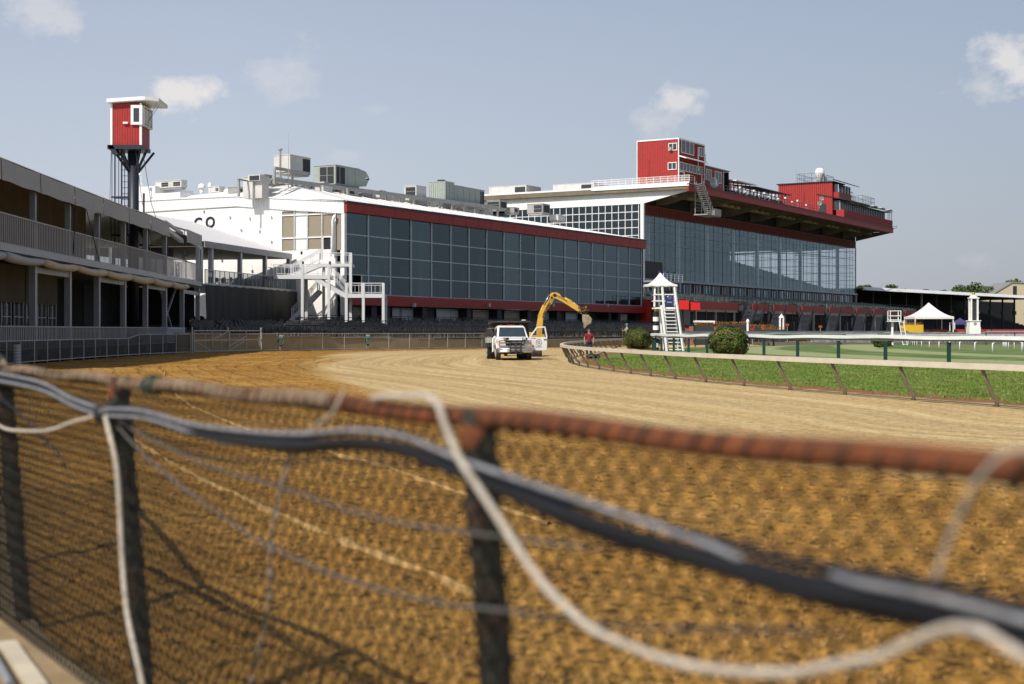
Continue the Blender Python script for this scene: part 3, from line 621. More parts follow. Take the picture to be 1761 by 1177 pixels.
unit('rooftop_unit', 'tall ribbed grey green unit in the middle of the long walkway', 'air conditioner', C, 8.6, 766, 781, 314, 346, 2.4, M['unitgreen'], None, fan=1, grp=UG, ribs=3, er=9)
unit('rooftop_unit', 'lower panelled grey green unit joined on the right of the tall ribbed unit', 'air conditioner', C, 8.7, 781.5, 833, 324, 352, 2.0, M['unitgreen'], [(.86, .98)], grp=UG, ribs=5)
unit('rooftop_unit', 'small dark condenser at the right end of the long walkway', 'air conditioner', C, 8.4, 859, 872, 346, 361, 1.9, M['steel'], [(.2, .9)], eg=[(.05, .95)], grp=UG)
unit('rooftop_unit', 'low condenser standing alone on the roof before the gridded glass', 'air conditioner', C, 7.4, 933, 946, 352, 369, 2.4, M['steel'], [(.2, .9)], eg=[(.05, .55)], grp=UG)
# angled hood of the grey green unit
u0, z0 = C.at(618, 322, 8.4); u1 = C.at(635, 322, 8.4)[0]; zt = C.at(618, 291, 8.4)[1]; hh = zt-z0
o = thing('air_hood', 'grey green angled intake hood at the right end of the long rooftop unit', 'air hood', C.world(u0, 8.4, z0), C.rz)
MB().prism([(0, 0, .1), (u1-u0-.6, 0, .2), (u1-u0-.15, 0, hh*.42), (u1-u0-.9, 0, hh*.55), (u1-u0, 0, hh*.62), (u1-u0-.7, 0, hh*.92), (0, 0, hh)], (0, 3.4, 0)).build('hood', M['unitgreen'], o)
MB().prism([(u1-u0-.85, -.03, hh*.5), (u1-u0-.1, -.03, hh*.44), (u1-u0, -.03, hh*.6)], (0, .02, 0)).build('mesh_screen', M['grille'], o)
for i, (x0, x1, yt, yb, w, lb) in enumerate([(556, 572, 322, 333, 7.6, 'low weathered box below the left end of the steel walkway'), (598, 616, 327, 338, 7.6, 'low box under the steel walkway below the angled hood'), (653, 664, 329, 343, 8.6, 'small upright box on the walkway left of the small white unit'), (884, 893, 358, 368, 7.6, 'tiny grey box left of the condenser standing alone'), (960, 972, 371, 381, 6.8, 'tiny low box right of the condenser standing alone'), (410, 420, 323, 334, 14, 'small grey box beside the domed vent')]):
    unit('roof_box_unit', lb, 'roof box', C, w, x0, x1, yt, yb, 1.4, M['steel'] if i % 2 else M['unit'], [(.2, .6)] if i % 2 else None, grp='small boxes on the clubhouse roof')
# the steel frame that carries them
o = thing('steel_walkway', 'long rusty grey steel frame carrying the air units along the clubhouse roof', 'steel frame', C.world(0, 8, 17), C.rz)
m = MB(); A = C.at(472, 309, 8); B = C.at(856, 358, 8)
for wv in (0, 3.6): m.bar((A[0], wv, A[1]-17), (B[0], wv, B[1]-17), .16, .45)
m.build('beam', M['steel'], o)
m = MB(); m.box(A[0], A[0]+6, -.1, .1, A[1]-17+1.0, A[1]-17+1.3); m.box(A[0], A[0]+6, 3.5, 3.7, A[1]-17+.2, A[1]-17+.5); m.build('raised_beam', M['steel'], o)
n = 16
for i in range(n+1):
    t = i/n; u = lerp(A[0], B[0], t); z = lerp(A[1], B[1], t)-17; MB().box(u-.1, u+.1, -.1, .1, -.6, z+(1.0 if i < 2 else 0)).build('leg', M['steel'], o); MB().box(u-.08, u+.08, 3.5, 3.7, -.4, z).build('leg', M['steel'], o)
m = MB()
for i in range(40): t = (i+.5)/40; u = lerp(A[0], B[0], t); z = lerp(A[1], B[1], t)-17+.18; m.box(u-.06, u+.06, 0, 3.6, z-.05, z+.05)
for i in range(n): m.tube([(lerp(A[0], B[0], (i+.1)/n), 1.2, -.2+.4*math.sin(i)), (lerp(A[0], B[0], (i+.9)/n), 1.2, .1+.3*math.cos(i*1.7))], .14, 6)
m.build('cross_members', M['steel'], o)
m = MB()
for a, b, zz in [(640, 700, .6), (706, 760, .9), (780, 850, .8), (560, 600, .8)]: ua = C.at(a, 340, 9)[0]; ub = C.at(b, 340, 9)[0]; m.box(ua, ub, 1.2, 2.6, -.5, zz-.1)
m.build('duct', M['unit'], o)
def simple(name, label, cat, mb, m, c, **k): o = mb.build(name, m, **k); recenter(o, c); return tag(o, label, cat)
u, z = C.at(482, 300, 8.6); p = C.world(u, 8.6, z-.5); o = thing('exhaust_pipe', 'tall thin exhaust pipe with flared cap left of the highest rooftop unit', 'pipe', p)
MB().cyl((0, 0, 0), (0, 0, 2.9), .11, 10).build('pipe', M['steel'], o); MB().lathe((0, 0, 2.9), [(.12, 0), (.24, .08), (.24, .2), (.1, .22)], 12).build('cap', M['steel'], o)
u, z = C.at(496, 318, 7.8); p = C.world(u, 7.8, z-.3)
simple('antenna_mast', 'thin whip antenna rising above the highest rooftop unit', 'antenna', MB().tube([p, p+V(0, 0, 3.4), p+V(0, 0, 5.6)], [.045, .03, .012], 6).bar(p+V(-.2, 0, 1.8), p+V(.2, 0, 1.8), .04), M['steel'], p)
u, z = C.at(432, 334, 10.5); p = C.world(u, 10.5, z); o = thing('duct_stack', 'tall square white duct standing on the roof left of the hooded duct', 'duct', p, C.rz)
MB().box(-.55, .55, -.6, .6, -.5, 1.65).build('duct', M['unit'], o); MB().box(-.62, .62, -.66, .66, 1.65, 1.72).build('cap', M['unit'], o); MB().box(-2.1, -1.9, -.1, .1, -.4, 1.3).box(-2.1, -.55, -.1, .1, 1.2, 1.35).build('bracket', M['steel'], o)
u, z = C.at(448, 333, 9.6); p = C.world(u, 9.6, z); o = thing('hooded_duct', 'white roof duct with a tilted open hood beside the dark condenser', 'duct', p, C.rz)
MB().box(-.55, .6, -.6, .6, -.5, 1.2).build('duct', M['unit'], o); MB().prism([(-1.0, -.7, 1.2), (.7, -.7, 1.0), (.8, -.7, 1.55), (.3, -.7, 1.8), (-1.0, -.7, 1.8)], (0, 1.5, 0)).build('hood', M['unit'], o); MB().box(-1.03, -1.0, -.6, .6, 1.25, 1.7).build('opening', M['grille'], o)
unit('rooftop_unit', 'small dark cube condenser between the hooded duct and the highest rooftop unit', 'air conditioner', C, 10, 455, 468, 302, 318, 1.6, M['steel'], [(.1, .9)], grp=UG)
VG = 'white roof vents on the left of the clubhouse roof'
for (x, yb, h, r, lb) in [(347, 331, 1.1, .38, 'wide white mushroom vent beside the thinner stack on the roof'), (361, 332, 1.4, .22, 'thin white vent stack with small cap right of the wide mushroom vent')]:
    w, z = C.wat(x, yb, 4); p = C.world(4, w, z-.2); o = thing('roof_vent', lb, 'vent', p, 0, VG)
    MB().lathe((0, 0, 0), [(r*.6, 0), (r*.6, h*.6)], 14).build('stack', M['white'], o, smooth=True); MB().lathe((0, 0, h*.55), [(r, 0), (r*1.1, .1), (r, .35), (r*.5, .5), (.05, .55)], 14).build('cowl', M['white'], o, smooth=True)
w, z = C.wat(394, 332, 4); p = C.world(4, w, z-.2); o = thing('roof_vent', 'low domed white roof vent at the middle of the gable', 'vent', p, 0, VG)
MB().lathe((0, 0, 0), [(.6, 0), (.6, .3)], 16).build('stack', M['white'], o); MB().lathe((0, 0, .3), [(.62, 0), (.58, .15), (.35, .3), (.05, .36)], 16).build('cowl', M['white'], o, smooth=True)
p = P(243, 322, 150); o = thing('security_camera_mast', 'short white mast with a camera at the left end of the white roof', 'camera mast', p)
MB().tube([(0, 0, 0), (0, 0, 1.3)], .06, 6).tube([(-.25, 0, 0), (0, 0, .5)], .03, 5).tube([(.25, 0, 0), (0, 0, .5)], .03, 5).build('mast', M['white'], o); MB().sph((-.15, 0, 1.3), .14).box(-.3, 0, -.05, .05, 1.3, 1.42).build('camera', M['white'], o)
# ================================================================ GRANDSTAND
G = Fr(20.7, 225, 77, 319); LG = G.len
gs = thing('grandstand', 'tall grandstand with a huge glass front under a cantilevered red edged roof', 'building', (20.7, 225, 0), G.rz)
DG = 30.0
u00 = -1.2
# deck, soffit, fascia, beams
MB().box(u00, LG+.2, -8.1, DG, 23.55, 24.2).build('roof_deck', M['soffit'], gs)
m = MB().box(u00-.1, LG+.3, -8.45, -8.12, 23.25, 24.25); m.box(u00-.1, LG+.3, -8.5, -8.45, 24.12, 24.25); m.build('fascia', M['red'], gs)
MB().box(u00-.2, LG+.3, -8.55, -8.2, 24.26, 24.4).build('edge_gutter', M['navy'], gs)
m = MB().prism([(LG, -.1, 23.5), (LG, -.1, 21.7), (LG, -8.1, 23.3), (LG, -8.1, 23.5)], (.25, 0, 0)); m.build('end_gusset', M['soffit'], gs)
bx = [C_ for C_ in [1158, 1207, 1256, 1300, 1340, 1378, 1412, 1444]]
nb = 8
for i in range(nb):
    u = LG*(i+.55)/nb-3
    MB().prism([(u, -.1, 23.5), (u, -.1, 21.8), (u, -2.2, 21.9), (u, -8.0, 23.3), (u, -8.0, 23.5)], (.35, 0, 0)).build('cantilever_beam', M['soffit'], gs)
m = MB()
for i in range(1, 60): u = LG*i/60; m.box(u-.06, u+.06, -8, -.2, 23.44, 23.55)
for wv in (-2.6, -4.4, -6.2): m.box(0, LG, wv-.08, wv+.08, 23.36, 23.44)
m.build('joists', M['soffit'], gs)
M['tanlight'] = mat('tan_duct', (.42, .36, .25), .7, var=.15)
for i in range(38):
    u = LG*(i+.2)/38; MB().box(u, u+1.7, -4.0, -3.4, 22.95, 23.34).build('soffit_panel', M['tanlight'], gs)
m = MB().box(0, LG, .0, .2, 21.6, 23.54); m.build('upper_wall', M['darkwall'], gs)
m = MB().box(0, LG, -.12, .0, 20.05, 21.6); mb2 = MB()
for i in range(0, 110): u = LG*i/110; mb2.box(u-.04, u+.04, -.2, -.12, 20.05, 21.6)
mb2.box(0, LG, -.22, -.12, 21.5, 21.62).box(0, LG, -.22, -.12, 20.0, 20.1)
lv = m.build('louvre_band', M['brick'], gs); mb2.build('louvre_fins', M['red'], lv)
# white end beam, corner column and gridded end wall
DE = 25.5
m = MB().prism([(-.4, -8.0, 24.2), (-.4, -8.0, 23.4), (-.4, 0, 21.7), (-.4, DE+6, 21.7), (-.4, DE+6, 24.2)], (.35, 0, 0))
for i in range(12): w = -5+i*2.6; m.box(-.46, -.4, w-.05, w+.05, 21.9 if w > 0 else 22.3+max(0, -w)*.2, 24.1)
m.build('end_beam', M['wallwhite'], gs)
MB().prism([(-1.2, -8.5, 24.25), (-1.2, DE+8, 24.25), (-1.2, DE+8, 24.55), (-1.2, -8.5, 24.5)], (6, 0, 0)).build('roof_edge', M['roofwhite'], gs)
MB().box(-.7, -.2, -.45, .1, 6, 21.7).build('corner_column', M['white'], gs)
nw = 7; wa = [.6+i*(DE-.6)/nw*1.0 for i in range(nw+1)]; 
for i in range(nw):
    a, b = wa[i], wa[i+1]
    w_ = MB().add([(-.19, a, 7), (-.19, a, 21.7), (-.19, b, 21.7), (-.19, b, 7)], [(0, 1, 2, 3)]).build('end_window', M['glassb'], gs); fr = MB(); k = 3
    for j in range(k): y = lerp(a, b, j/k); fr.box(-.3, -.205, y-.05, y+.05, 7, 21.7)
    for z in [8+1.25*j for j in range(11)]: fr.box(-.28, -.205, a, b, z-.05, z+.05)
    fr.build('frame', M['white'], w_)
MB().box(.5, 1, .5, DG, 5, 21.4).build('inner_end_wall', M['interior'], gs)
# glass front: 27 bays
nbay = 27; tot = LG-.2
for i in range(nbay):
    a = .2+tot*i/nbay; b = .2+tot*(i+1)/nbay
    z0 = 9.95
    w_ = MB().add([(a, 0, z0), (b, 0, z0), (b, 0, 20.0), (a, 0, 20.0)], [(0, 1, 2, 3)]).build('window', M['glass2'], gs)
    fr = MB(); fr.box(a-.07, a+.07, -.035, -.003, z0, 20.0); c = (a+b)/2; fr.box(c-.03, c+.03, -.02, -.003, z0, 20.0)
    for z in (11.7, 13.6, 15.5, 17.4, 18.9): fr.box(a+.07, b-.07, -.015, -.003, z-.03, z+.03)
    if i == nbay-1: fr.box(b-.1, b+.1, -.16, -.003, z0, 20)
    fr.build('frame', M['darkmullion'], w_)
MB().box(0, LG+.1, -.5, 0, 9.6, 9.93).build('sill_beam', M['grey'], gs)
# raked interior, ceiling, glazed far end
m = MB(); n = 22
for i in range(n):
    y0 = .8+(DG-1)*i/n; y1 = .8+(DG-1)*(i+1)/n; z = 9.7+8.6*i/n; m.box(1, LG-.3, y0, y1, 7, z)
M['rake'] = mat('raked_seating_dark', (.10, .115, .13), .8, var=.3, scale=.5)
m.build('raked_floor', M['rake'], gs)
MB().box(0, LG, .3, DG, 20.1, 20.3).build('inner_ceiling', M['darkwall'], gs)
MB().box(0, LG, DG, DG+.3, 0, 23.5).build('back_wall', M['interior'], gs)
MB().box(LG-.3, LG, 0, DG, 0, 9.6).build('far_end_wall', M['interior'], gs)
w_ = MB().add([(LG-.1, .3, 9.6), (LG-.1, DG, 9.6), (LG-.1, DG, 20.0), (LG-.1, .3, 20.0)], [(0, 1, 2, 3)]).build('end_window', M['glass2'], gs); fr = MB()
for i in range(1, 15): y = DG*i/15; fr.box(LG-.3, LG-.13, y-.08, y+.08, 9.6, 20)
for z in (11.2, 12.9, 14.6, 16.3, 18.0, 19.4): fr.box(LG-.25, LG-.13, .3, DG, z-.06, z+.06)
fr.build('frame', M['mullion'], w_)
m = MB()
for i in range(9): u = LG*(i+.5)/9; m.box(u-.28, u+.28, 1.8, 2.4, 9.7, 20.1)
for i in range(9): u = LG*(i+.5)/9; m.bar((u, 2, 19.8), (u, 29, 19.2), .3, .3); m.bar((u, 2, 17.9), (u, 12, 18.6), .15)
m.build('inner_columns', M['mullion'], gs)
# level under the glass
m = MB().box(0, LG, 2.5, 2.7, 6, 9.5); m.build('concourse_wall', M['darkwall'], gs)
for i in range(27):
    u = .6+(LG-1.2)*i/26; MB().box(u-.16, u+.16, -.5, -.1, 6.9, 9.45).build('post', M['grey'], gs)
for i in range(26):
    a = .6+(LG-1.2)*i/26+.2; b = a+(LG-1.2)/26-.4
    MB().box(a, b, .3, .34, 7.6, 9.4).build('concourse_window', M['glassdark'] if i % 3 else M['glass2'], gs)
    MB().box(a, b, -1.2, -.7, 6.9, 7.55).build('seat_row', M['redseat'], gs)
# lower terrace, red parapet, dark ground floor
LE = LG+6
m = MB(); n = 9
for i in range(n): m.box(-14, LE, -2-i*1.33-1.33, -2-i*1.33 if i else 2.4, 4.7, 6.95-.17*i)
m.build('terrace', M['concrete'], gs)
m = MB().box(-14, LE, -13.6, -13.4, 0, 4.6)
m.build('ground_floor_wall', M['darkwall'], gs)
for i in range(34):
    u = -12+i*3.7; MB().box(u-.12, u+.12, -14.4, -14.15, 0, 4.7).build('ground_post', M['grille'] if i % 2 else M['steel'], gs)
for i in range(32):
    u = -11+i*3.7
    if i % 3: MB().box(u, u+2.0, -13.68, -13.62, .3, 3.2).build('ground_window', M['glassdark'], gs)
st = [(1265, 14), (1279, 16), (1316, 16), (1365, 16), (1413, 15), (1460, 15), (1490, 14), (1516, 14), (1545, 13)]
op = []
for x, w in st:
    u = G.at(x+6, 531, -14)[0]; op.append(u)
cuts = sorted(op); a = -14
segs = []
for u in cuts: segs.append((a, u-1.5)); a = u+1.5
segs.append((a, LE))
for a, b in segs:
    if b-a < .5: continue
    m = MB().box(a, b, -14.5, -14.2, 4.85, 5.95); m.build('parapet', M['red'], gs)
    MB().box(a, b, -14.35, -13.5, 4.45, 4.84).build('slab_edge', M['concrete'], gs)
for u in cuts:
    MB().box(u-1.45, u+1.45, -13.4, -13.2, 4.7, 6.3).box(u-1.45, u-1.25, -14.5, -13.4, 4.2, 6.2).build('vomitory', M['black'], gs)
# walls at the left of the terrace
MB().box(-14.3, -14.0, -14.4, 2, 0, 6.1).build('terrace_side', M['darkwall'], gs)
MB().box(-14.4, -14.31, G.wat(1120, 530, -14.4)[0], G.wat(1100, 530, -14.4)[0], 0, 6.2).build('red_end_panel', M['red'], gs)
SG = 'dark steel staircases down from the grandstand terrace'
ords = ['first', 'second', 'third', 'fourth', 'fifth', 'sixth', 'seventh', 'eighth', 'ninth']
for i, u in enumerate(cuts):
    o = thing('terrace_staircase', 'dark steel staircase through the red parapet, %s from the red screens' % ords[i], 'staircase', G.world(u, -15.6, 0), G.rz, SG)
    m = MB(); 
    for d in (-.9, .9): MB().bar((1.1, d, 5.0), (-3.4, d, .2), .14, .42).build('stringer', M['navy'], o)
    for j in range(22): t = (j+.5)/22; x = lerp(1.0, -3.3, t); z = lerp(4.9, .3, t); m.box(x-.17, x+.17, -.88, .88, z-.03, z+.02)
    M.setdefault('tread', mat('tread_steel', (.085, .10, .13), .6)); m.build('treads', M['tread'], o); m = MB()
    for d in (-.95, .95):
        m.bar((1.1, d, 6.0), (-3.4, d, 1.2), .06); m.bar((1.1, d, 5.5), (-3.4, d, .7), .04)
        for j in range(6): t = j/5; x = lerp(1.1, -3.4, t); z = lerp(5, .2, t); m.bar((x, d, z), (x, d, z+1.0), .05)
    m.build('handrail', M['black'], o)
# pale folding seats of the terrace: far more than could be told apart
m = MB()
for i in range(9):
    wv = -2.6-i*1.33; z = 6.95-.17*i
    for j in range(190):
        u = -7+j*.62
        if random.random() < .12: continue
        m.box(u, u+.44, wv-.05, wv, z+.1, z+.85+random.uniform(-.12, .1)); m.box(u, u+.44, wv-.42, wv-.05, z+.35, z+.42)
M['palesea'] = mat('pale_green_seat', (.16, .20, .19), .5, .2, var=.5, scale=.9)
o = m.build('terrace_seats', M['palesea'], kind='stuff', label='mass of pale green grey folding seats on the grandstand terrace', category='seats')
o.location = (20.7, 225, 0); o.rotation_euler = (0, 0, G.rz)
o = thing('terrace_railing', 'dark pipe railing running along the top of the red parapet', 'railing', G.world(0, -14, 6), G.rz)
m = MB()
for z in (.55, 1.0): m.bar((-8, 0, z), (LE, 0, z), .05)
m.build('rail', M['black'], o)
for i in range(66): u = -8+i*1.9; MB().bar((u, 0, -.2), (u, 0, 1.0), .06).build('post', M['black'], o)
for i in range(12):
    u = LG*(i+.5)/12; MB().box(u-.03, u+.03, -11, -2, 1.2, 1.25) 
# red screens (lit display panels)
SCR = mat('screen_red', (.75, .012, .01), .4); SCR.node_tree.nodes['Principled BSDF'].inputs['Emission Color'].default_value = (1, .01, .005, 1); SCR.node_tree.nodes['Principled BSDF'].inputs['Emission Strength'].default_value = .5
for x0, x1, yt, yb, lb in [(1167, 1185, 515, 534, 'bright red screen panel hung left, next to the white lookout stand'), (1187, 1204, 519, 535, 'bright red screen panel hung right, next to the red parapet')]:
    wv = -16.5; u0, zt = G.at(x0, yt, wv); u1, zb = G.at(x1, yb, wv); o = thing('red_screen', lb, 'screen', G.world((u0+u1)/2, wv, zb), G.rz)
    MB().box(-(u1-u0)/2, (u1-u0)/2, 0, .25, 0, zt-zb).build('frame', M['black'], o); MB().box(-(u1-u0)/2+.1, (u1-u0)/2-.1, -.03, -.002, .1, zt-zb-.1).build('screen', SCR, o)
    MB().box(-.1, .1, .05, .25, -zb, -.01).build('post', M['black'], o)
# broadcast opening left of the lookout stand: blue bunting and boxes on a balcony
o = thing('balcony', 'white railed balcony hung with blue cloth at the foot of the glass front', 'balcony', G.world(0, -1.6, 9.5), G.rz)
u0 = G.at(1122, 470, -1.8)[0]; u1 = G.at(1155, 470, -1.8)[0]
MB().box(u0-2, u1, -2.2, 1.5, -.25, 0).build('floor', M['grey'], o)
m = MB()
for z in (.5, .85, 1.15): m.bar((u0, -2.1, z), (u1, -2.1, z), .07)
for i in range(6): u = lerp(u0, u1, i/5); m.bar((u, -2.1, 0), (u, -2.1, 1.15), .08)
m.build('railing', M['white'], o)
M['blue'] = mat('blue_cloth', (.02, .03, .16), .7, var=.4)
for k in range(3): u = lerp(u0, u1, (k+.3)/3); MB().box(u, u+.8, -1.2, -.9, .1, 1.6).build('hanging_cloth', M['blue'] if k != 2 else M['greenpost'], o)
MB().box(u0-2, u1, 1.4, 1.5, 0, 3.2).build('dark_opening', M['black'], o)
# ---------------------------------------------------------------- structures on the roof
ZD = 24.25
def gthing(name, label, cat, u, w, z=ZD, grp=None): return thing(name, label, cat, G.world(u, w, z), G.rz, grp)
pa = gthing('press_box', 'tall red box with white trimmed windows at the left end of the grandstand roof', 'rooftop cabin', 0, -6.15)
H = 7.3; m = MB().box(0, 10, 0, 7.1, 0, H)
for i in range(24): y = .15+i*.29; m.box(-.04, 0, y-.03, y+.03, .05, H-.1)
for i in range(34): x = .15+i*.29; m.box(x-.03, x+.03, -.04, 0, .05, H-.1)
wal = m.build('walls', M['redbright'], pa)
m = MB().box(-.1, 10.1, -.1, 7.2, H, H+.2).box(-.12, .02, -.12, .02, 0, H).box(-.12, .0, 7.05, 7.17, 0, H).box(9.95, 10.08, -.12, .0, 0, H); m.build('white_trim', M['white'], pa)
def pwin(par, x0, x1, z0, z1, face='f', m_='glassdark', bars=1, frm='white', t=.1):
    if face == 'f': w_ = MB().box(x0, x1, -.07, -.045, z0, z1)
    else: w_ = MB().box(-.07, -.045, x0, x1, z0, z1)
    w_ = w_.build('window', M[m_], par); f = MB()
    def bb(a, b, c, d): f.box(a, b, -.14, -.045, c, d) if face == 'f' else f.box(-.14, -.045, a, b, c, d)
    bb(x0-t, x1+t, z0-t, z0); bb(x0-t, x1+t, z1, z1+t); bb(x0-t, x0, z0, z1); bb(x1, x1+t, z0, z1)
    for i in range(1, bars+1): x = lerp(x0, x1, i/(bars+1)); bb(x-.04, x+.04, z0, z1)
    f.build('frame', M[frm], w_); return w_
FA = Fr(*G.world(0, -6.15).xy, *G.world(10, -6.15).xy)
def pz(px, py, w=0): u, z = FA.at(px, py, w); return u, z-ZD
def pw(px, py): w, z = FA.wat(px, py, 0); return w, z-ZD
a = pw(1164, 260); b = pw(1151, 248); pwin(pa, a[0], b[0], a[1]+.2, b[1], 's')
a = pw(1163, 292); b = pw(1150, 281); pwin(pa, a[0], b[0], a[1]+.1, b[1], 's')
MB().box(-.5, -.1, *sorted((pw(1152, 258)[0], pw(1157, 258)[0])), pw(1155, 259)[1], pw(1155, 256)[1]+.2).build('air_conditioner', M['steel'], pa)
w, z = pw(1116, 275); MB().box(-.1, -.02, w-.05, w+.05, .3, z).build('conduit', M['red'], pa)
a = pz(1171, 264); b = pz(1192, 250); pwin(pa, a[0], b[0], a[1]+.2, b[1]+.3, bars=2)
a = pz(1202, 268); b = pz(1209, 256); pwin(pa, a[0], b[0], a[1], b[1])
u, z = pz(1200, 260); MB().box(u-.15, u+.15, -.1, -.045, z-3.2, z+.6).build('white_panel', M['white'], pa)
a = pz(1170, 292); b = pz(1206, 288); pwin(pa, .3, 9.0, 2.55, 3.7, bars=6)
MB().prism([(.0, -.05, 4.6), (0, -1.3, 4.2), (0, -1.3, 4.35), (0, -.05, 4.8)], (8.7, 0, 0)).build('awning', M['white'], pa)
MB().box(.1, 1.9, -.16, -.05, 2.2, 2.38).box(1.8, 2.0, -.16, -.05, .2, 2.2).build('white_band', M['white'], pa)
pb_ = gthing('press_annex', 'lower red annex with two windows and a dark open bay beside the tall red box', 'rooftop cabin', 10.15, -6.15)
MB().box(0, 7.9, 0, 6, 0, 4.1).build('walls', M['redbright'], pb_); MB().box(-.1, 10.5, -.2, 6.1, 4.1, 4.25).build('roof', M['steel'], pb_)
MB().box(8.0, 10.3, 1.5, 5.8, 0, 4.05).box(10.2, 10.35, 0, 5.8, 0, 4.05).build('open_bay', M['black'], pb_)
pwin(pb_, .5, 2.6, 2.0, 3.6); pwin(pb_, 4.2, 6.8, 1.9, 3.6); MB().box(7.85, 7.99, -.08, 0, 0, 4.1).build('white_trim', M['white'], pb_)
def cage(name, label, u, w, z, L_, D_, h, base=True, grp='railed lookouts on the grandstand roof', m_='darkmullion'):
    o = gthing(name, label, 'railing', u, w, z, grp); m = MB()
    for zz in (h*.5, h):
        for p, q_ in (((0, 0), (L_, 0)), ((0, D_), (L_, D_)), ((0, 0), (0, D_)), ((L_, 0), (L_, D_))): m.bar((*p, zz), (*q_, zz), .06)
    n = max(2, int(L_/1.1))
    for i in range(n+1):
        for y in (0, D_): m.bar((L_*i/n, y, 0), (L_*i/n, y, h), .06)
    for i in range(1, 3):
        for x in (0, L_): m.bar((x, D_*i/3, 0), (x, D_*i/3, h), .06)
    m.build('railing', M[m_], o)
    if base: MB().box(-.1, L_+.1, -.1, D_+.1, -.15, 0).build('floor', M['black'], o)
    return o
o = cage('roof_lookout', 'small railed lookout with equipment on the annex roof beside the tall red box', 10.8, -4.6, ZD+5.3, 3.4, 2.5, 1.2)
MB().box(.1, .3, .1, .3, -1.0, -.15).box(3.1, 3.3, .1, .3, -1.0, -.15).box(.6, 2.9, .5, 1.9, -1.0, -.16).build('support', M['grille'], o); MB().box(.5, 1.1, .6, 1.0, -.9, -.3).box(1.7, 2.2, .3, .5, -.9, -.4).build('equipment', M['unit'], o)
def dish(label, u, w, z, r, rz=0):
    o = thing('satellite_dish', label, 'satellite dish', G.world(u, w, z), rz, 'satellite dishes on the grandstand roof')
    m = MB(); n = 20; rings = 4; vs = [(0, 0, 0)]; fs = []
    for i in range(1, rings+1):
        for k in range(n): a_ = 2*math.pi*k/n; rr = r*i/rings; vs.append((rr*math.cos(a_), -.28*r*(i/rings)**2, rr*math.sin(a_)))
    fs += [(0, 1+k, 1+(k+1) % n) for k in range(n)]+[(1+(i-1)*n+k, 1+i*n+k, 1+i*n+(k+1) % n, 1+(i-1)*n+(k+1) % n) for i in range(1, rings) for k in range(n)]
    m.add([(x, y, zz+r+.5) for x, y, zz in vs], fs); d_ = m.build('dish', M['grey'], o, smooth=True); d_.modifiers.new('solid', 'SOLIDIFY').thickness = .04
    MB().cyl((0, .1, 0), (0, .1, r+.5), .07, 8).build('stand', M['steel'], o); MB().tube([(0, -.05, .5+r*.2), (0, -r*.9, r+.5)], .03, 5).box(-.08, .08, -r*.95, -r*.85, r+.4, r+.6).build('feed_arm', M['steel'], o)
    return o
u, z = G.at(1226, 318, -7.4); dish('larger grey satellite dish in front of the red annex', u, -7.4, ZD, .85, .6)
u, z = G.at(1232, 318, -7.2); dish('smaller grey satellite dish close on the right of the larger one', u, -7.2, ZD+.3, .6, .9)
u, z = G.at(1412, 360, -8.0); dish('lower round satellite dish on the corrugated red block', u, -7.7, ZD+1.0, .42, .1); dish('upper round satellite dish on the corrugated red block', u+1.8, -7.5, ZD+2.1, .42, .1)
# open camera galleries with dark canopies and red rails
def gallery(name, label, x0, x1, h, canopy, w=-6.0, zc=None, dep=4.0, m_='navy'):
    u0 = G.at(x0, 330, w)[0]; u1 = G.at(x1, 330, w)[0]; o = gthing(name, label, 'gallery', u0, w); L_ = u1-u0; n = max(2, int(L_/1.7))
    if canopy: MB().prism([(0, -1.1, h-.25), (0, dep, h+.45), (0, dep, h+.62), (0, -1.1, h-.08)], (L_, 0, 0)).build('canopy', M[m_], o)
    m = MB()
    for i in range(n+1):
        x = L_*i/n; m.box(x-.07, x+.07, .1, .24, 0, h); m.box(x-.06, x+.06, dep-.3, dep-.2, 0, h+.4)
    for z in (.9, 1.8): m.bar((0, .17, z), (L_, .17, z), .08)
    m.build('frame', M['red'], o); MB().box(0, L_, dep-.2, dep, 0, 1.9).build('back_panel', M['brick'], o)
    m = MB()
    for i in range(n): x = L_*(i+.5)/n; m.box(x-.35, x+.35, .5, 1.0, .9, 1.3); m.box(x-.1, x+.1, .6, .8, 0, .9)
    m.build('equipment', M['grille'], o); return o
gallery('camera_gallery', 'open red railed gallery under the long dark canopy on the roof', 1292, 1352, 2.6, True)
o = gallery('camera_gallery', 'open red railed gallery under the short white canopy on the roof', 1256, 1291, 2.9, True, m_='roofwhite')
for i, x in enumerate([1266, 1272, 1282, 1296, 1305, 1314, 1322, 1330, 1338, 1350, 1362, 1371, 1386]):
    u = G.at(x, 345, -7.8)[0]; o = gthing('floodlight', 'small white floodlight standing on the roof edge', u, 0) if False else thing('floodlight', 'small white floodlight on the front roof edge, %s counting from the tall red box' % ('nearest,second,third,fourth,fifth,sixth,seventh,eighth,ninth,tenth,eleventh,twelfth,farthest'.split(',')[i]), 'floodlight', G.world(u, -7.9, ZD), G.rz, 'small floodlights along the roof edge')
    MB().bar((0, 0, 0), (0, 0, 1.0+.4*(i % 2)), .06).build('stalk', M['grey'], o); MB().box(-.25, .25, -.15, .15, .9+.4*(i % 2), 1.2+.4*(i % 2)).build('lamp', M['white'], o)
o = thing('roof_edge_railing', 'thin dark safety railing along the roof edge before the red galleries', 'railing', G.world(0, -8.2, ZD+.12), G.rz)
u0 = G.at(1240, 330, -8.2)[0]; u1 = G.at(1400, 355, -8.2)[0]; m = MB()
for z in (.5, 1.0): m.bar((u0, 0, z), (u1, 0, z), .05)
n = 34
for i in range(n+1): m.bar((lerp(u0, u1, i/n), 0, 0), (lerp(u0, u1, i/n), 0, 1.0), .05)
m.build('rail', M['darkmullion'], o)
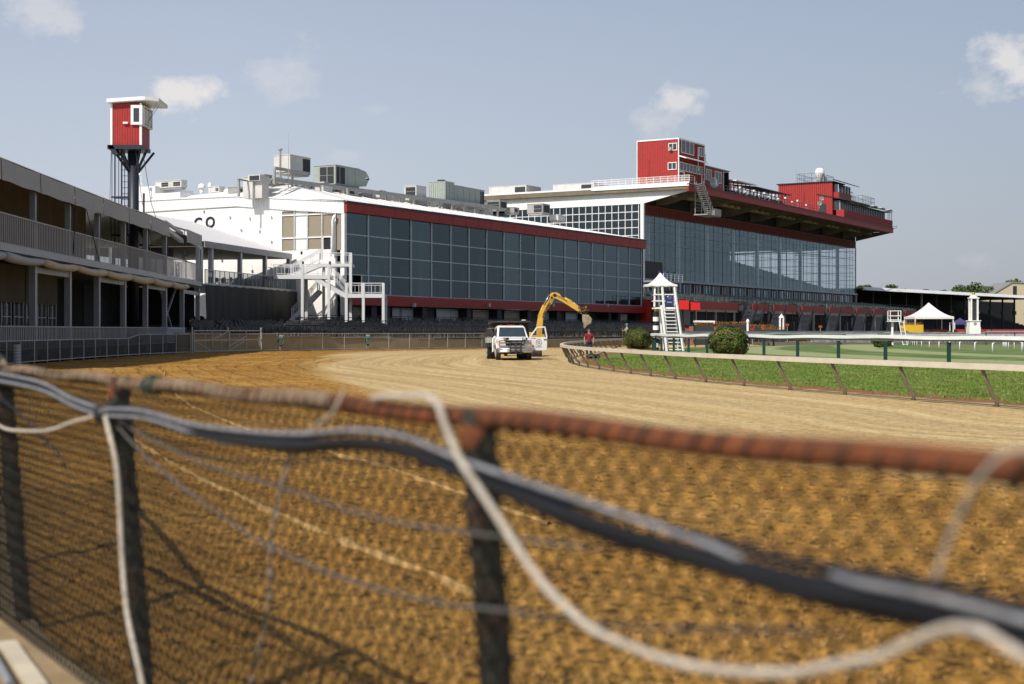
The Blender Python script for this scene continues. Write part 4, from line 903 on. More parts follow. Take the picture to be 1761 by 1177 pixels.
# corrugated red block and the long press gallery at the right
pc = gthing('corrugated_block', 'corrugated bright red block on the right part of the grandstand roof', 'rooftop cabin', 74.9, -6.15)
m = MB().box(0, 7, 0, 11.4, 0, 7.3)
for i in range(28): y = .2+i*.4; m.box(-.14, 0, y-.09, y+.09, .05, 7.2)
m.build('walls', M['redbright'], pc); MB().box(-.3, 7.2, -.3, 11.7, 7.3, 7.5).build('roof_edge', M['navy'], pc)
a = (2.2, .7); MB().box(-.2, -.145, 5.2, 6.3, .1, 2.0).build('door', M['black'], pc)
w_ = MB().box(-.2, -.145, 1.3, 2.7, 1.2, 3.0).build('shutter', M['grille'], pc)
pd = gthing('upper_press_room', 'narrow red press room with sloping dark roof stepping out from the corrugated block', 'rooftop cabin', 75.2, -6.5)
MB().box(0, 8, -.9, .2, 3.9, 5.3).build('walls', M['red'], pd); MB().box(.2, 8, -.6, .1, 5.3, 6.9).build('window_band', M['glassdark'], pd)
for i in range(5): x = .3+i*1.9; MB().box(x-.05, x+.05, -.75, -.61, 5.3, 6.9).build('window_post', M['mullion'], pd)
MB().prism([(-.4, .3, 7.75), (-.4, -2.6, 6.75), (-.4, -2.6, 6.9), (-.4, .3, 7.95)], (8.3, 0, 0)).build('roof', M['navy'], pd)
pe = gthing('long_press_gallery', 'long low red press gallery with window band reaching the right roof end', 'rooftop cabin', 75.2, -7.4)
LL = LG-75.2; MB().box(0, LL, -1.0, .6, -.95, 1.7).build('walls', M['red'], pe)
m = MB()
for i in range(60): x = LL*(i+.5)/60; m.box(x-.04, x+.04, -1.04, -1.0, -.2, 1.65)
m.build('ribs', M['redbright'], pe)
MB().box(.3, LL-3, 0, 4, 1.7, 3.6).build('window_band', M['glassdark'], pe)
for i in range(26): x = .3+(LL-3.3)*i/25; MB().box(x-.06, x+.06, -.15, -.02, 1.7, 3.6).build('window_post', M['mullion'], pe)
MB().prism([(-.5, 4.5, 4.9), (-.5, -1.6, 3.55), (-.5, -1.6, 3.75), (-.5, 4.5, 5.1)], (LL-1.5, 0, 0)).build('roof', M['navy'], pe)
m = MB(); m.box(LL-3, LL-.1, -.9, 2.5, 3.5, 3.65)
for x in (LL-3, LL-1.6, LL-.2):
    for y in (-.85, 2.4): m.box(x-.05, x+.05, y-.05, y+.05, 1.7, 3.5)
m.build('end_balcony', M['darkmullion'], pe)
for i in range(3): u = LL*(.45+.16*i); MB().box(u, u+2.2, -2.6, -1.62, 3.5, 3.6).build('flap', M['canvas'], pe)
MB().tube([(LL, -1, -.2), (LL+1.0, -1.6, .2), (LL+1.3, -1.6, .9)], .05, 5).tube([(LL, -1, .4), (LL+1.1, -1.4, .5)], .05, 5).build('antenna_arm', M['steel'], pe)
o = cage('roof_lookout', 'wide railed lookout with a white radome above the corrugated block', *(G.at(1408, 312, -3)[0], -3.0), ZD+7.5, 9.5, 4.5, 1.9)
MB().lathe((5, 1.5, 0), [(.6, 0), (.6, 1.5), (.9, 1.9), (1.0, 2.6), (.7, 3.3), (.1, 3.5)], 16).build('radome', M['white'], o, smooth=True); MB().cyl((7.2, 1, 0), (7.2, 1, 2.2), .35, 12).build('tank', M['white'], o)
MB().tube([(6.2, 1, 0), (6.3, 1, 4.2)], [.1, .03], 6).tube([(7.8, 2, 0), (7.8, 2, 3.6)], .04, 5).build('aerials', M['steel'], o)
u = G.at(1469, 345, -4)[0]; cage('roof_lookout', 'small railed lookout just right of the upper press room', G.at(1458, 345, -4)[0], -4.0, ZD+5.0, 3.6, 2.5, 2.0, base=False)
cage('roof_lookout', 'long railed lookout near the right end of the press gallery roof', G.at(1483, 345, -4)[0], -4.0, ZD+5.0, 9.0, 2.6, 1.9, base=False)
p = G.world(G.at(1369, 312, 0)[0], 0, ZD+7.4); simple('antenna_mast', 'thin whip antenna on the corrugated red block', 'antenna', MB().tube([p, p+V(0, 0, 2.6)], [.06, .02], 5), M['steel'], p)
# white walkway and hanging stair at the left corner
o = thing('roof_walkway', 'white railed walkway along the left edge of the grandstand roof', 'walkway', G.world(-1.2, -8.5, 24.55), G.rz)
m = MB()
for z in (.45, .8, 1.15): m.bar((0, 0, z), (0, 17, z), .06); m.bar((0, 0, z), (1.5, 0, z), .06)
for i in range(15): m.bar((0, i*17/14, 0), (0, i*17/14, 1.15), .07)
for i in range(140): y = i*17/140; m.bar((0, y, .1), (0, y, 1.1), .02)
m.build('railing', M['white'], o); MB().box(-.15, -.02, 0, 17, -.5, .15).build('kick_board', M['white'], o)
hs_ = thing('hanging_staircase', 'grey metal staircase hanging from the roof corner down to a small landing', 'staircase', G.world(-1.0, -8.8, 24.4), G.rz)
SX = mat('stair_grey', (.34, .34, .33), .55, .2, var=.15); m = MB(); T = V(.2, -1.0, 0); B_ = V(4.4, -1.0, -4.4)
for d in (-.55, .55): MB().bar(T+V(0, d, 0), B_+V(0, d, 0), .08, .35).build('stringer', SX, hs_)
for i in range(15): p = T.lerp(B_, (i+.5)/15); m.box(p.x-.15, p.x+.15, -1.5, -.5, p.z-.03, p.z+.03)
m.build('treads', SX, hs_); m = MB()
for d in (-.6, .6):
    for h_ in (.5, 1.05): m.bar(T+V(0, d, h_), B_+V(0, d, h_), .05)
    for i in range(7): p = T.lerp(B_, i/6); m.bar(p+V(0, d, 0), p+V(0, d, 1.05), .05)
m.build('handrail', SX, hs_)
m = MB().box(2.2, 7.6, -1.7, .6, -4.75, -4.6); m.box(5.0, 7.6, -1.75, -1.7, -4.6, -3.6).box(7.55, 7.6, -1.7, .5, -4.6, -3.6); m.build('landing', SX, hs_)
m = MB()
for x in (2.3, 4.8): m.bar((x, .4, -4.6), (x, .4, -.3), .08); m.bar((x, -1.6, -4.6), (x, -1.6, -3.6), .06)
for i in range(8): m.bar((2.3, .4, -4.5+i*.5), (4.8, .4, -4.5+i*.5), .04)
m.build('hangers', SX, hs_)
# units on the roof deck behind
for x0, x1, yt, yb, lb in [(841, 905, 321, 336, 'pale unit with a dark end standing above the white roof band'), (951, 1021, 317, 329, 'long low pale unit on the roof left of the white walkway')]:
    w0 = G.wat(x0, yb, 4)[0]; w1 = G.wat(x1, yb, 4)[0]; z0 = G.wat((x0+x1)/2, yb, 4)[1]; z1 = G.wat((x0+x1)/2, yt, 4)[1]; o = thing('rooftop_unit', lb, 'air conditioner', G.world(4, min(w0, w1), z0), G.rz, 'air units on the grandstand roof')
    w = abs(w1-w0); MB().box(0, 5, 0, w, -.4, z1-z0).build('casing', M['unit'], o); MB().box(-.05, -.005, .2, w*.3, .1, z1-z0-.2).build('intake_grille', M['grille'], o); MB().box(-.03, 5.03, -.03, w+.03, z1-z0, z1-z0+.08).build('lid', M['unit'], o)
# ================================================================ LOW FAR STAND
A = P(1476, 520, 322); B2 = P(1800, 520, 420); Lf = Fr(A.x, A.y, B2.x, B2.y)
ls = thing('low_grandstand', 'long low open stand with thin white roof edge right of the glass grandstand', 'building', (A.x, A.y, 0), Lf.rz)
MB().box(0, Lf.len, -1, 26, 10.9, 11.2).build('roof', M['darkwall'], ls); MB().prism([(0, -1.9, 10.8), (0, -1.02, 10.8), (0, -1.02, 11.6)], (Lf.len, 0, 0)).build('roof_edge', M['roofwhite'], ls)
MB().box(-2, Lf.len+60, 25, 25.3, 0, 10.9).build('back_wall', M['darkwall'], ls)
for i in range(14): u = 3+i*(Lf.len-5)/13; MB().box(u-.2, u+.2, 2, 2.4, 0, 10.8).box(u-.8, u+.8, 1.9, 2.5, 6.2, 7.2 if i % 2 else 6.9).build('post', M['grille'] if i % 4 else M['steel'], ls)
m = MB()
for i in range(16): m.box(0, Lf.len, 3+i*1.3, 4.3+i*1.3, .3, 2.4+.38*i)
m.build('raked_floor', M['darkwall'], ls)
m = MB()
for i in range(150):
    u = Lf.len*i/150
    m.box(u, u+.4, -4, -3.5, .4, 1.25)
m.build('red_seat_rows', M['redseat'], ls)
p = P(1740, 515, 470); o = thing('cream_building', 'cream building with a sloping roof behind the low stand at the right edge', 'building', (p.x, p.y, 0), R(8))
w = 9; hh = (569-487)*470/F+CH; h2 = (569-513)*470/F+CH
MB().prism([(-9, 0, 0), (22, 0, 0), (22, 0, hh-.5), (0, 0, hh), (-9, 0, h2-.3)], (0, 12, 0)).build('walls', mat('cream_render', (.55, .48, .33), .8, var=.1), o)
MB().prism([(-9.3, -.3, h2-.3), (0, -.3, hh), (22, -.3, hh-.5), (22, -.3, hh-.2), (0, -.3, hh+.3), (-9.3, -.3, h2)], (0, 12.6, 0)).build('roof', M['steel'], o)
MB().box(0.4, 1.7, -.1, -.01, hh-4.5, hh-1).build('louvre', M['grille'], o)
# ================================================================ TWO-STOREY TENT PAVILION (LEFT)
cols = [(-160, 352), (-70, 318), (-12, 297), (57, 270), (117, 247), (167, 228), (212, 211), (250, 198), (283, 184), (313, 174), (340, 163)]
PV = []
for x, v in cols: Y = 18400*1.06/v; PV.append(Vector(((x-CX)*Y/F, Y)))
ox, oy = PV[5]
tp = thing('tent_pavilion', 'two storey grey framed tent pavilion with white railings along the left of the track', 'pavilion', (ox, oy, 0))
def q3(p, z, dx=0): return V(p.x-ox+dx, p.y-oy, z)
ZE, ZV = 9.62, 8.5          # eaves top and valance bottom
def zf(p): return CH+(-(HY-0)+0)*0
for i, p in enumerate(PV):
    c = q3(p, 0); MB().box(c.x-.16, c.x+.16, c.y-.16, c.y+.16, .1, 5.25).build('column', M['grey'], tp)
    if i != 9: MB().box(c.x-.14, c.x+.14, c.y-.14, c.y+.14, 5.75, 8.7).build('upper_column', M['grey'], tp)
    MB().tube([(c.x+.2, c.y-.05, 9.6), (c.x+.22, c.y-.05, 8.2), (c.x+.2, c.y, 7.2)], .03, 4).build('cord', M['black'], tp)
for i, (a, b) in enumerate(zip(PV, PV[1:])):
    A, B = q3(a, 0), q3(b, 0); d = (B-A).normalized(); n = V(d.y, -d.x, 0)      # n: toward the track
    gap = (i == 8)
    # valance and roof panel
    if not gap:
        m = MB(); k = 6; top = []; bot = []
        for j in range(k+1):
            t = j/k; p = A.lerp(B, lerp(.012, .988, t)); bow = .05*math.sin(math.pi*t)
            top.append(p+n*(.35+bow*.4)+V(0, 0, ZE-.05*math.sin(math.pi*t))); bot.append(p+n*(.38+bow*.5)+V(0, 0, 8.62+.03*math.sin(9*t)))
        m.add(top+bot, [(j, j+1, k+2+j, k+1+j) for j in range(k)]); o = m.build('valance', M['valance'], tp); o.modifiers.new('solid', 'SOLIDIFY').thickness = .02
        m = MB(); w = -n*6.5
        m.prism([A+n*.38+V(0, 0, ZE), B+n*.38+V(0, 0, ZE), B+w+V(0, 0, 11.6), A+w+V(0, 0, 11.6)], (0, 0, .04)); m.prism([A+w+V(0, 0, 11.6), B+w+V(0, 0, 11.6), B+w*2+V(0, 0, ZE), A+w*2+V(0, 0, ZE)], (0, 0, .04)); m.build('roof_panel', M['canvas'], tp)
    else: MB().bar(A+V(0, 0, 9.3), B+V(0, 0, 8.7), .3, .3).bar(A+V(0, 0, 9.8), B+V(0, 0, 9.3), .2, .2).build('roof_beam', M['grey'], tp)
    # floor slab edge and ceiling
    m = MB().bar(A+V(0, 0, 5.55)+n*.2, B+V(0, 0, 5.55)+n*.2, .3, .34); m.prism([A+n*.1+V(0, 0, 5.35), B+n*.1+V(0, 0, 5.35), B-n*11+V(0, 0, 5.35), A-n*11+V(0, 0, 5.35)], (0, 0, .2)); m.build('floor_beam', M['grey'], tp)
    # rolled awning under the floor beam
    if i < 9:
        m = MB(); pts = []; rr = []
        for j in range(9): t = j/8; pts.append(A.lerp(B, lerp(.02, .98, t))+n*.5+V(0, 0, 5.12-.10*math.sin(math.pi*t))); rr.append(.22+.03*math.sin(3*t+i)-(.05 if j in (0, 8) else 0))
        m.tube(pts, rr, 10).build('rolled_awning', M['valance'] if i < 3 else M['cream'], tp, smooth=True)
    if i % 2 == 1: MB().bar(A+V(0, 0, 4.75), B+V(0, 0, 4.75), .2, .3).build('cross_beam', M['grey'], tp)
    # balustrades
    for z0, h, nm in ((5.75, 1.4, 'upper_railing'), (.75, 1.1, 'lower_railing')):
        if z0 < 2 and i > 8: continue
        m = MB(); L_ = (B-A).length; k = int(L_/.30)
        m.bar(A+n*.22+V(0, 0, z0+h), B+n*.22+V(0, 0, z0+h), .07, .07); m.bar(A+n*.22+V(0, 0, z0), B+n*.22+V(0, 0, z0), .07, .07)
        for j in range(k+1): p = A.lerp(B, j/k)+n*.22; m.bar(p+V(0, 0, z0), p+V(0, 0, z0+h), .02, .10)
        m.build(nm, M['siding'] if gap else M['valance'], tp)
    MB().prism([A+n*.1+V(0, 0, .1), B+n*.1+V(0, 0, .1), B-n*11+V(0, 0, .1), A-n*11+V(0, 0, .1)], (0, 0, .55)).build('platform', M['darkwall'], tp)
    # tarpaulin at the back of the upper floor, darkness below
    MB().prism([A-n*12+V(0, 0, 0), B-n*12+V(0, 0, 0), B-n*12+V(0, 0, 9.6), A-n*12+V(0, 0, 9.6)], n*.05).build('added_rear_sheet', M['tarp'], tp)  # sheet added behind the pavilion to keep the sun out
    if i < 7:
        m = MB(); k = 8; v_ = []
        for j in range(k+1):
            t = j/k; p = A.lerp(B, t)-n*(4.2+.12*math.sin(j*2.1)); v_ += [p+V(0, 0, 5.7), p+V(0, 0, 10.6)]
        m.add(v_, [(2*j, 2*j+2, 2*j+3, 2*j+1) for j in range(k)]).build('tarpaulin', M['tarp'], tp, smooth=True)
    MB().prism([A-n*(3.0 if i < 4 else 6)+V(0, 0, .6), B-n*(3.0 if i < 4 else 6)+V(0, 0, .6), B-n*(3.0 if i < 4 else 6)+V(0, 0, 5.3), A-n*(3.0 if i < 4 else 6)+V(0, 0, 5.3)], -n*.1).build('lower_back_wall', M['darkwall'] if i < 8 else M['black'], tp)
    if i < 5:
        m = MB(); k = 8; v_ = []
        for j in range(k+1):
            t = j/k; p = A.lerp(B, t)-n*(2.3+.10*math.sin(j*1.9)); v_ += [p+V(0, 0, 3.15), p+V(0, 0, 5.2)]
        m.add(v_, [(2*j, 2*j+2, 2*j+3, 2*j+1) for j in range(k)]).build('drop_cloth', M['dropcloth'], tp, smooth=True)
        g = MB(); k = 3
        for j in range(k):
            w_ = MB().bar(A.lerp(B, (j+.5)/k)-n*2.45+V(0, 0, 1.9)-d*.8, A.lerp(B, (j+.5)/k)-n*2.45+V(0, 0, 1.9)+d*.8, .03, 2.4).build('glass_door', M['glassdark'], tp)
            f = MB()
            for s_ in (-.85, 0, .85): p = A.lerp(B, (j+.5)/k)-n*2.38+d*s_; f.bar(p+V(0, 0, .7), p+V(0, 0, 3.2), .07)
            p = A.lerp(B, (j+.5)/k)-n*2.38; f.bar(p-d*.85+V(0, 0, 2.4), p+d*.85+V(0, 0, 2.4), .06); f.build('frame', M['grey'], w_)
c = q3(PV[10], 0); MB().box(c.x-11.5, c.x-.3, c.y, c.y+.1, .1, 5.3).build('added_end_sheet', M['black'], tp)  # black sheet added to darken the bright gap at the far end
c = q3(PV[0], 0); MB().box(c.x-12, c.x+.1, c.y-.15, c.y-.05, .1, 10.6).build('added_end_sheet', M['tarp'], tp)  # sheet added out of view to stop sun entering along the length
A, B = q3(PV[8], 0), q3(PV[9], 0); MB().bar(A+V(-.5, 0, 1), B+V(-.5, 0, 5), .14).bar(A+V(-.5, 0, 5.2), B+V(-.5, 0, .8), .12).build('brace', M['grey'], tp)
A, B = q3(PV[3], 0), q3(PV[5], 0)
MB().tube([A.lerp(B, .55)+V(.3, 0, 8.8), A.lerp(B, .5)+V(.3, 0, 5.9)], .03, 4).tube([A.lerp(B, .72)+V(.3, 0, 8.6), A.lerp(B, .95)+V(.3, 0, 5.8)], .03, 4).build('slack_cable', M['black'], tp)
# ---------------------------------------------------------------- second tent further on
A = P(344, 500, 121); B = P(497, 500, 142); FT = Fr(A.x, A.y, B.x, B.y); LF = FT.len
ft = thing('far_tent_pavilion', 'long white roofed hospitality tent on a black screened deck beyond the first pavilion', 'pavilion', (A.x, A.y, 0), FT.rz)
MB().prism([(0, -.3, 9.25), (LF+.3, -.3, 9.25), (LF-3, 9, 12.4), (0, 9, 12.4)], (0, 0, .05)).prism([(0, 9, 12.4), (LF-3, 9, 12.4), (LF+.3, 18, 9.25), (0, 18, 9.25)], (0, 0, .05)).prism([(LF+.3, -.3, 9.25), (LF+.3, 18, 9.25), (LF-3, 9, 12.4)], (0, 0, .05)).build('roof', M['canvas'], ft)
fx = [FT.at(x, 430)[0] for x in (344, 362, 412, 455, 496)]
for a, b in zip(fx, fx[1:]):
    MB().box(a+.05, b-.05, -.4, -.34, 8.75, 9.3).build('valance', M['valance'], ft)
for x in fx: MB().box(x-.18, x+.18, -.2, .15, 5.6, 8.8).build('column', M['grey'], ft); MB().box(x-.18, x+.18, 8, 8.3, 5.6, 8.8).build('column', M['grey'], ft)
MB().box(0, LF+.8, -.5, 14, 5.45, 5.65).build('deck', M['grey'], ft)
a = fx[0]; m = MB().box(0, fx[2]-1, 6.0, 6.15, 5.6, 9.2); m.build('rear_wall', M['grille'], ft)
for i in range(5): u = 0+i*2.0; MB().box(u, u+1.7, 5.92, 5.98, 5.8, 8.0).build('glass_door', M['glassdark'], ft)
MB().box(0, LF, -.3, 16, 8.8, 8.85).build('ceiling', M['tarp'], ft)
m = MB(); e = LF+.8
for z in (5.7, 6.85): m.bar((0, -.45, z), (e, -.45, z), .07); m.bar((e, -.45, z), (e, 8, z), .07)
for i in range(22): u = lerp(0, e, i/21); m.bar((u, -.45, 5.65), (u, -.45, 6.85), .06)
m.build('railing', M['grey'], ft)
M['meshpanel'] = glassmat('thin_mesh_panel', (.80, .81, .82), .25, .5)
MB().box(0, e, -.47, -.46, 5.75, 6.8).build('mesh_infill', M['meshpanel'], ft)
m = MB(); k = 24; v_ = []
for j in range(k+1):
    u = lerp(-.3, e+.35, j/k); v_ += [V(u, -.75-.06*math.sin(j*1.7), 1.6), V(u, -.6-.03*math.sin(j*2.3), 5.55+.05*math.sin(j*2.9))]
m.add(v_, [(2*j, 2*j+2, 2*j+3, 2*j+1) for j in range(k)]); m.box(e+.3, e+.36, -.6, 9, 1.2, 5.5)
m.build('black_screen', M['blacktarp'], ft, smooth=False)
# stacked chairs on that deck
m0 = None
def chair_mesh():
    m = MB(); m.box(-.22, .22, -.22, .22, .42, .46).box(-.22, .22, .19, .23, .5, .9)
    for x in (-.2, .2):
        m.bar((x, -.2, 0), (x, -.2, .44), .04); m.bar((x, .22, 0), (x, .22, .9), .04); m.bar((x, -.2, .64), (x, .2, .64), .035)
    return m
cm_ = chair_mesh()
M['chairdark'] = mat('dark_chair', (.07, .072, .078), .35, .5, var=.6, scale=2, dirt=(.25, .24, .22), dirt_amt=.5, dscale=5)  # pale patches put glints into the dark metal's colour
def chairs(name, label, pts, group, mtl, mesh=cm_, cat='chair'):
    base = None
    for i, (x, y, z, rz) in enumerate(pts):
        if base is None: base = mesh.build(name, mtl); o = base
        else: o = base.copy(); S.collection.objects.link(o)
        o.location = (x, y, z); o.rotation_euler = (0, 0, rz); tag(o, label, cat, group)
pts = []
for i in range(26):
    u = lerp(fx[2]+.5, e-2, i/25); q_ = FT.world(u, .8+.9*(i % 3)); pts.append((q_.x, q_.y, 5.65, FT.rz+random.uniform(-.4, .4)))
chairs('deck_chair', 'grey metal chair on the deck of the far tent, behind its mesh railing', pts, 'chairs on the deck of the far tent', M['grey'])
# ================================================================ RED BOOTH TOWER
bt = thing('booth_tower', 'red camera booth with white trim on a tall black pole behind the pavilion', 'tower', (0, 0, 0))
TY = 104.0; c0 = P(223, 569, TY); bt.location = (c0.x, TY+1.1, 0); zb = CH+(HY-250)*TY/F; zt = CH+(HY-178)*TY/F
x0 = P(190.5, 0, TY).x-c0.x; x1 = P(243, 0, TY).x-c0.x; DP = 2.4
bo = MB().box(x0, x1, -1.1, DP-1.1, zb, zt)
for i in range(12): x = lerp(x0, x1, (i+.5)/12); bo.box(x-.015, x+.015, -1.12, -1.1, zb, zt)
bo.build('cabin', M['red'], bt)
tr = MB().box(x0-.02, x0+.13, -1.16, -1.10, zb, zt).box(x1-.12, x1+.04, -1.16, -1.10, zb, zt).box(x1+.0, x1+.04, -1.10, -.98, zb, zt); tr.build('corner_trim', M['white'], bt)
MB().prism([(x0-.2, -1.5, zt+.02), (x1+.35, -1.5, zt+.2), (x1+1.25, -1.0, zt+.16), (x1+1.25, DP-.7, zt+.05), (x0-.2, DP-.7, zt)], (0, 0, .26)).build('roof', M['white'], bt)
wx0 = P(226, 0, TY).x-c0.x; wz0 = CH+(HY-214)*TY/F; wz1 = CH+(HY-184)*TY/F
w_ = MB().box(wx0+.2, x1-.05, -1.24, -1.2, wz0+.15, wz1-.12).build('window', M['glassdark'], bt)
MB().box(wx0, wx0+.2, -1.3, -1.12, wz0-.05, wz1+.1).box(x1-.1, x1+.12, -1.3, -1.12, wz0-.05, wz1+.1).box(wx0+.2, x1-.1, -1.3, -1.12, wz1-.12, wz1+.1).box(wx0+.2, x1-.1, -1.3, -1.12, wz0-.05, wz0+.14).build('frame', M['white'], w_)
w_ = MB().box(x1+.12, x1+.16, -1.0, DP-1.25, wz0+.1, wz1-.1).build('window', M['lens'], bt); f = MB()
for y in (-1.1, -.35, .45, DP-1.2): f.box(x1+.02, x1+.22, y, y+.1, wz0, wz1)
f.box(x1+.02, x1+.22, -1.0, DP-1.1, wz1, wz1+.1).box(x1+.02, x1+.22, -1.0, DP-1.1, wz0-.1, wz0).build('frame', M['white'], w_)
MB().box(-.45, -.1, -1.3, -1.12, zb+1.55, zb+1.68).build('light_fixture', M['white'], bt)
MB().box(x0-.2, x1+.05, -1.3, DP-1.0, zb-.3, zb).prism([(x0-.2, -1.3, zb-.02), (x0-.2, -.3, zb-.02), (x0+.2, -.3, zb-.7), (x0+.2, -1.3, zb-.7)], (.4, 0, 0)).build('platform', M['navy'], bt)
MB().cyl((0, 0, 0), (0, 0, zb-.3), .38, 16).build('pole', M['navy'], bt, smooth=True)
for sx_, sy_ in ((-1, -1), (1, -1), (-1, 1), (1, 1), (-.5, -1), (.6, -1)): MB().bar((sx_*1.25, sy_*1.0, zb-.3), (sx_*.2, sy_*.1, zb-2.0), .14).build('strut', M['navy'], bt)
m = MB()
for x in (-1.55, -1.3, -1.05, -.8): m.bar((x, -.2, 3), (x, -.2, zb-.3), .045)
for x in (-1.55, -.8): m.bar((x, .5, 3), (x, .5, zb-.3), .045)
for i in range(26): z = 3+i*.44; m.bar((-1.0, .3, z), (-.5, .3, z), .04)
for x in (-.5, -1.0): m.bar((x, .3, 3), (x, .3, zb-.3), .05)
for z in (6.2, 8.7, 11.5): m.bar((-1.6, -.2, z), (0, -.2, z), .12); m.bar((-1.6, .5, z), (0, .5, z), .1)
m.build('ladder_cage', M['navy'], bt)
MB().bar((.3, 0, 9.8), (1.1, .1, 7.6), .28).bar((.75, 0, 8), (.75, 0, 12.3-.5), .12).build('brace', M['navy'], bt)
MB().tube([(.9, -1, zb-.3), (1.5, -.8, 11), (2.3, -.6, 8.4)], .025, 4).tube([(.4, -1, zb-.3), (.9, -1, 11), (1.6, -1, 8.0)], .02, 4).tube([(x0, -1, zb-.5), (x0-.1, -1, 11), (x0, -1, 8.5)], .02, 4).tube([(x1+1.1, -.9, zt+.1), (x1+.3, -.6, zb+1.6)], .015, 4).tube([(x1+.9, .5, zt+.1), (x1+.2, .3, zb+2)], .015, 4).build('guy_wire', M['grille'], bt)
# ================================================================ OUTER FENCE, WALL, TERRACE SEATING
OCs = resample([cr(OC, 7.6+i/20*1) for i in range(0, 186)], 1.0)
def offs(pts, d):
    o = []
    for i, p in enumerate(pts):
        t = (pts[min(i+1, len(pts)-1)]-pts[max(i-1, 0)]).normalized(); o.append(p+Vector((-t.y, t.x))*d)
    return o
ff = thing('track_fence', 'long wire mesh fence with steel posts along the far outside of the dirt track', 'fence', (OCs[0].x, OCs[0].y, 0)); fo = OCs[0]
fp = resample([cr(OC, 7.6+i/40) for i in range(0, 330)], 2.45)[:58]
fz = lambda i: 1.14 if i < 15 else 1.38
for i, p in enumerate(fp): MB().cyl((p.x-fo.x, p.y-fo.y, 0), (p.x-fo.x, p.y-fo.y, fz(i)+.04), .035, 8).build('post', M['steel'], ff)
m = MB()
m.tube([(p.x-fo.x, p.y-fo.y, fz(i)+.02) for i, p in enumerate(fp)], .032, 6).tube([(p.x-fo.x, p.y-fo.y, .12) for p in fp], .03, 6)
m.build('rail', M['steel'], ff)
def meshmat(name, col, sc, th):
    m = bpy.data.materials.new(name); m.use_nodes = True; n = m.node_tree.nodes; l = m.node_tree.links; b = n['Principled BSDF']; b.inputs['Base Color'].default_value = (*col, 1); b.inputs['Roughness'].default_value = .6
    b.inputs['Alpha'].default_value = th; return m
MM = [meshmat('dark_green_windscreen', (.010, .020, .024), 1, .68), meshmat('steel_mesh', (.26, .24, .20), 1, .10)]
m = MB(); g2 = MB()
for i, (a, b) in enumerate(zip(fp, fp[1:])):
    mb = m if i < 19 else g2; mb.add([(a.x-fo.x, a.y-fo.y, .1), (b.x-fo.x, b.y-fo.y, .1), (b.x-fo.x, b.y-fo.y, fz(i+1)), (a.x-fo.x, a.y-fo.y, fz(i))], [(0, 1, 2, 3)])
m.build('windscreen', MM[0], ff); g2.build('wire_mesh', MM[1], ff)
# bolted black post with rings near the left edge
p = P(29, 600, 66); o = thing('ringed_post', 'short post wound with pale rings standing at the left end of the track fence', 'post', (p.x, p.y, 0)); MB().cyl((0, 0, 0), (0, 0, 1.05), .09, 10).build('post', M['navy'], o); m = MB()
for i in range(14): m.cyl((0, 0, .08+i*.068), (0, 0, .115+i*.068), .16, 12)
m.build('rings', M['canvas'], o)
# gate
ga = fp[19]; gb = fp[23]; gt = thing('track_gate', 'pair of steel mesh gates with diagonal braces in the outer track fence', 'gate', (ga.x, ga.y, 0), math.atan2(gb.y-ga.y, gb.x-ga.x)); Lg = (gb-ga).length
for k, (x0, x1) in enumerate(((.1, Lg/2-.05), (Lg/2+.05, Lg-.1))):
    m = MB()
    for z in (.15, .95, 1.65): m.bar((x0, -.25, z), (x1, -.25, z), .07)
    for x in (x0, (x0+x1)/2, x1): m.bar((x, -.25, .15), (x, -.25, 1.65), .07)
    m.bar((x0, -.25, .15 if k else .95), ((x0+x1)/2, -.25, .95 if k else .15), .05); m.bar(((x0+x1)/2, -.25, .95), (x1, -.25, 1.65), .05) if k == 0 else m.bar((x0, -.25, .5), ((x0+x1)/2, -.25, 1.2), .05)
    m.build('gate_leaf', M['steel'], gt)
for x in (0, Lg/2, Lg): MB().cyl((x, -.15, 0), (x, -.15, 1.9), .07, 8).build('gate_post', M['steel'], gt)
# tan retaining wall with stepped top
W0 = offs([cr(OC, 11.4+i/10) for i in range(0, 58)], .9); wn = W0[0]
rw = thing('retaining_wall', 'low tan retaining wall stepping down behind the outer track fence', 'wall', (wn.x, wn.y, 0)); m = MB(); M['tanwall'] = mat('tan_wall', (.42, .32, .18), .85, var=.2, scale=1.2, bump=.2, dirt=(.16, .12, .07), dirt_amt=.4)
for i, (a, b) in enumerate(zip(W0, W0[1:])):
    h = 1.42-.13*(i//6); h = max(h, .75); m.bar((a.x-wn.x, a.y-wn.y, h/2), (b.x-wn.x, b.y-wn.y, h/2), .25, h)
m.build('wall', M['tanwall'], rw)
m = MB()
for i in range(0, 57, 6): a, b = W0[i], W0[min(i+6, 57)]; h = max(1.42-.13*(i//6), .75); m.bar((a.x-wn.x, a.y-wn.y, h+.04), (b.x-wn.x, b.y-wn.y, h+.04), .34, .08)
m.build('coping', M['concrete'], rw)
# terraces: front curve to back curve
FCv = [Vector(p) for p in [(-30,102),(-26,109),(-20.5,115),(-14.5,121),(-6,130.5),(3,143.5),(12,161),(22,184)]]
BCv = [Vector(p) for p in [(-36,112),(-27.4,121),(-22.9,141),(-17.3,139.2),(-7.4,158.2),(2.5,176.8),(10.3,191.8),(19,208.4)]]

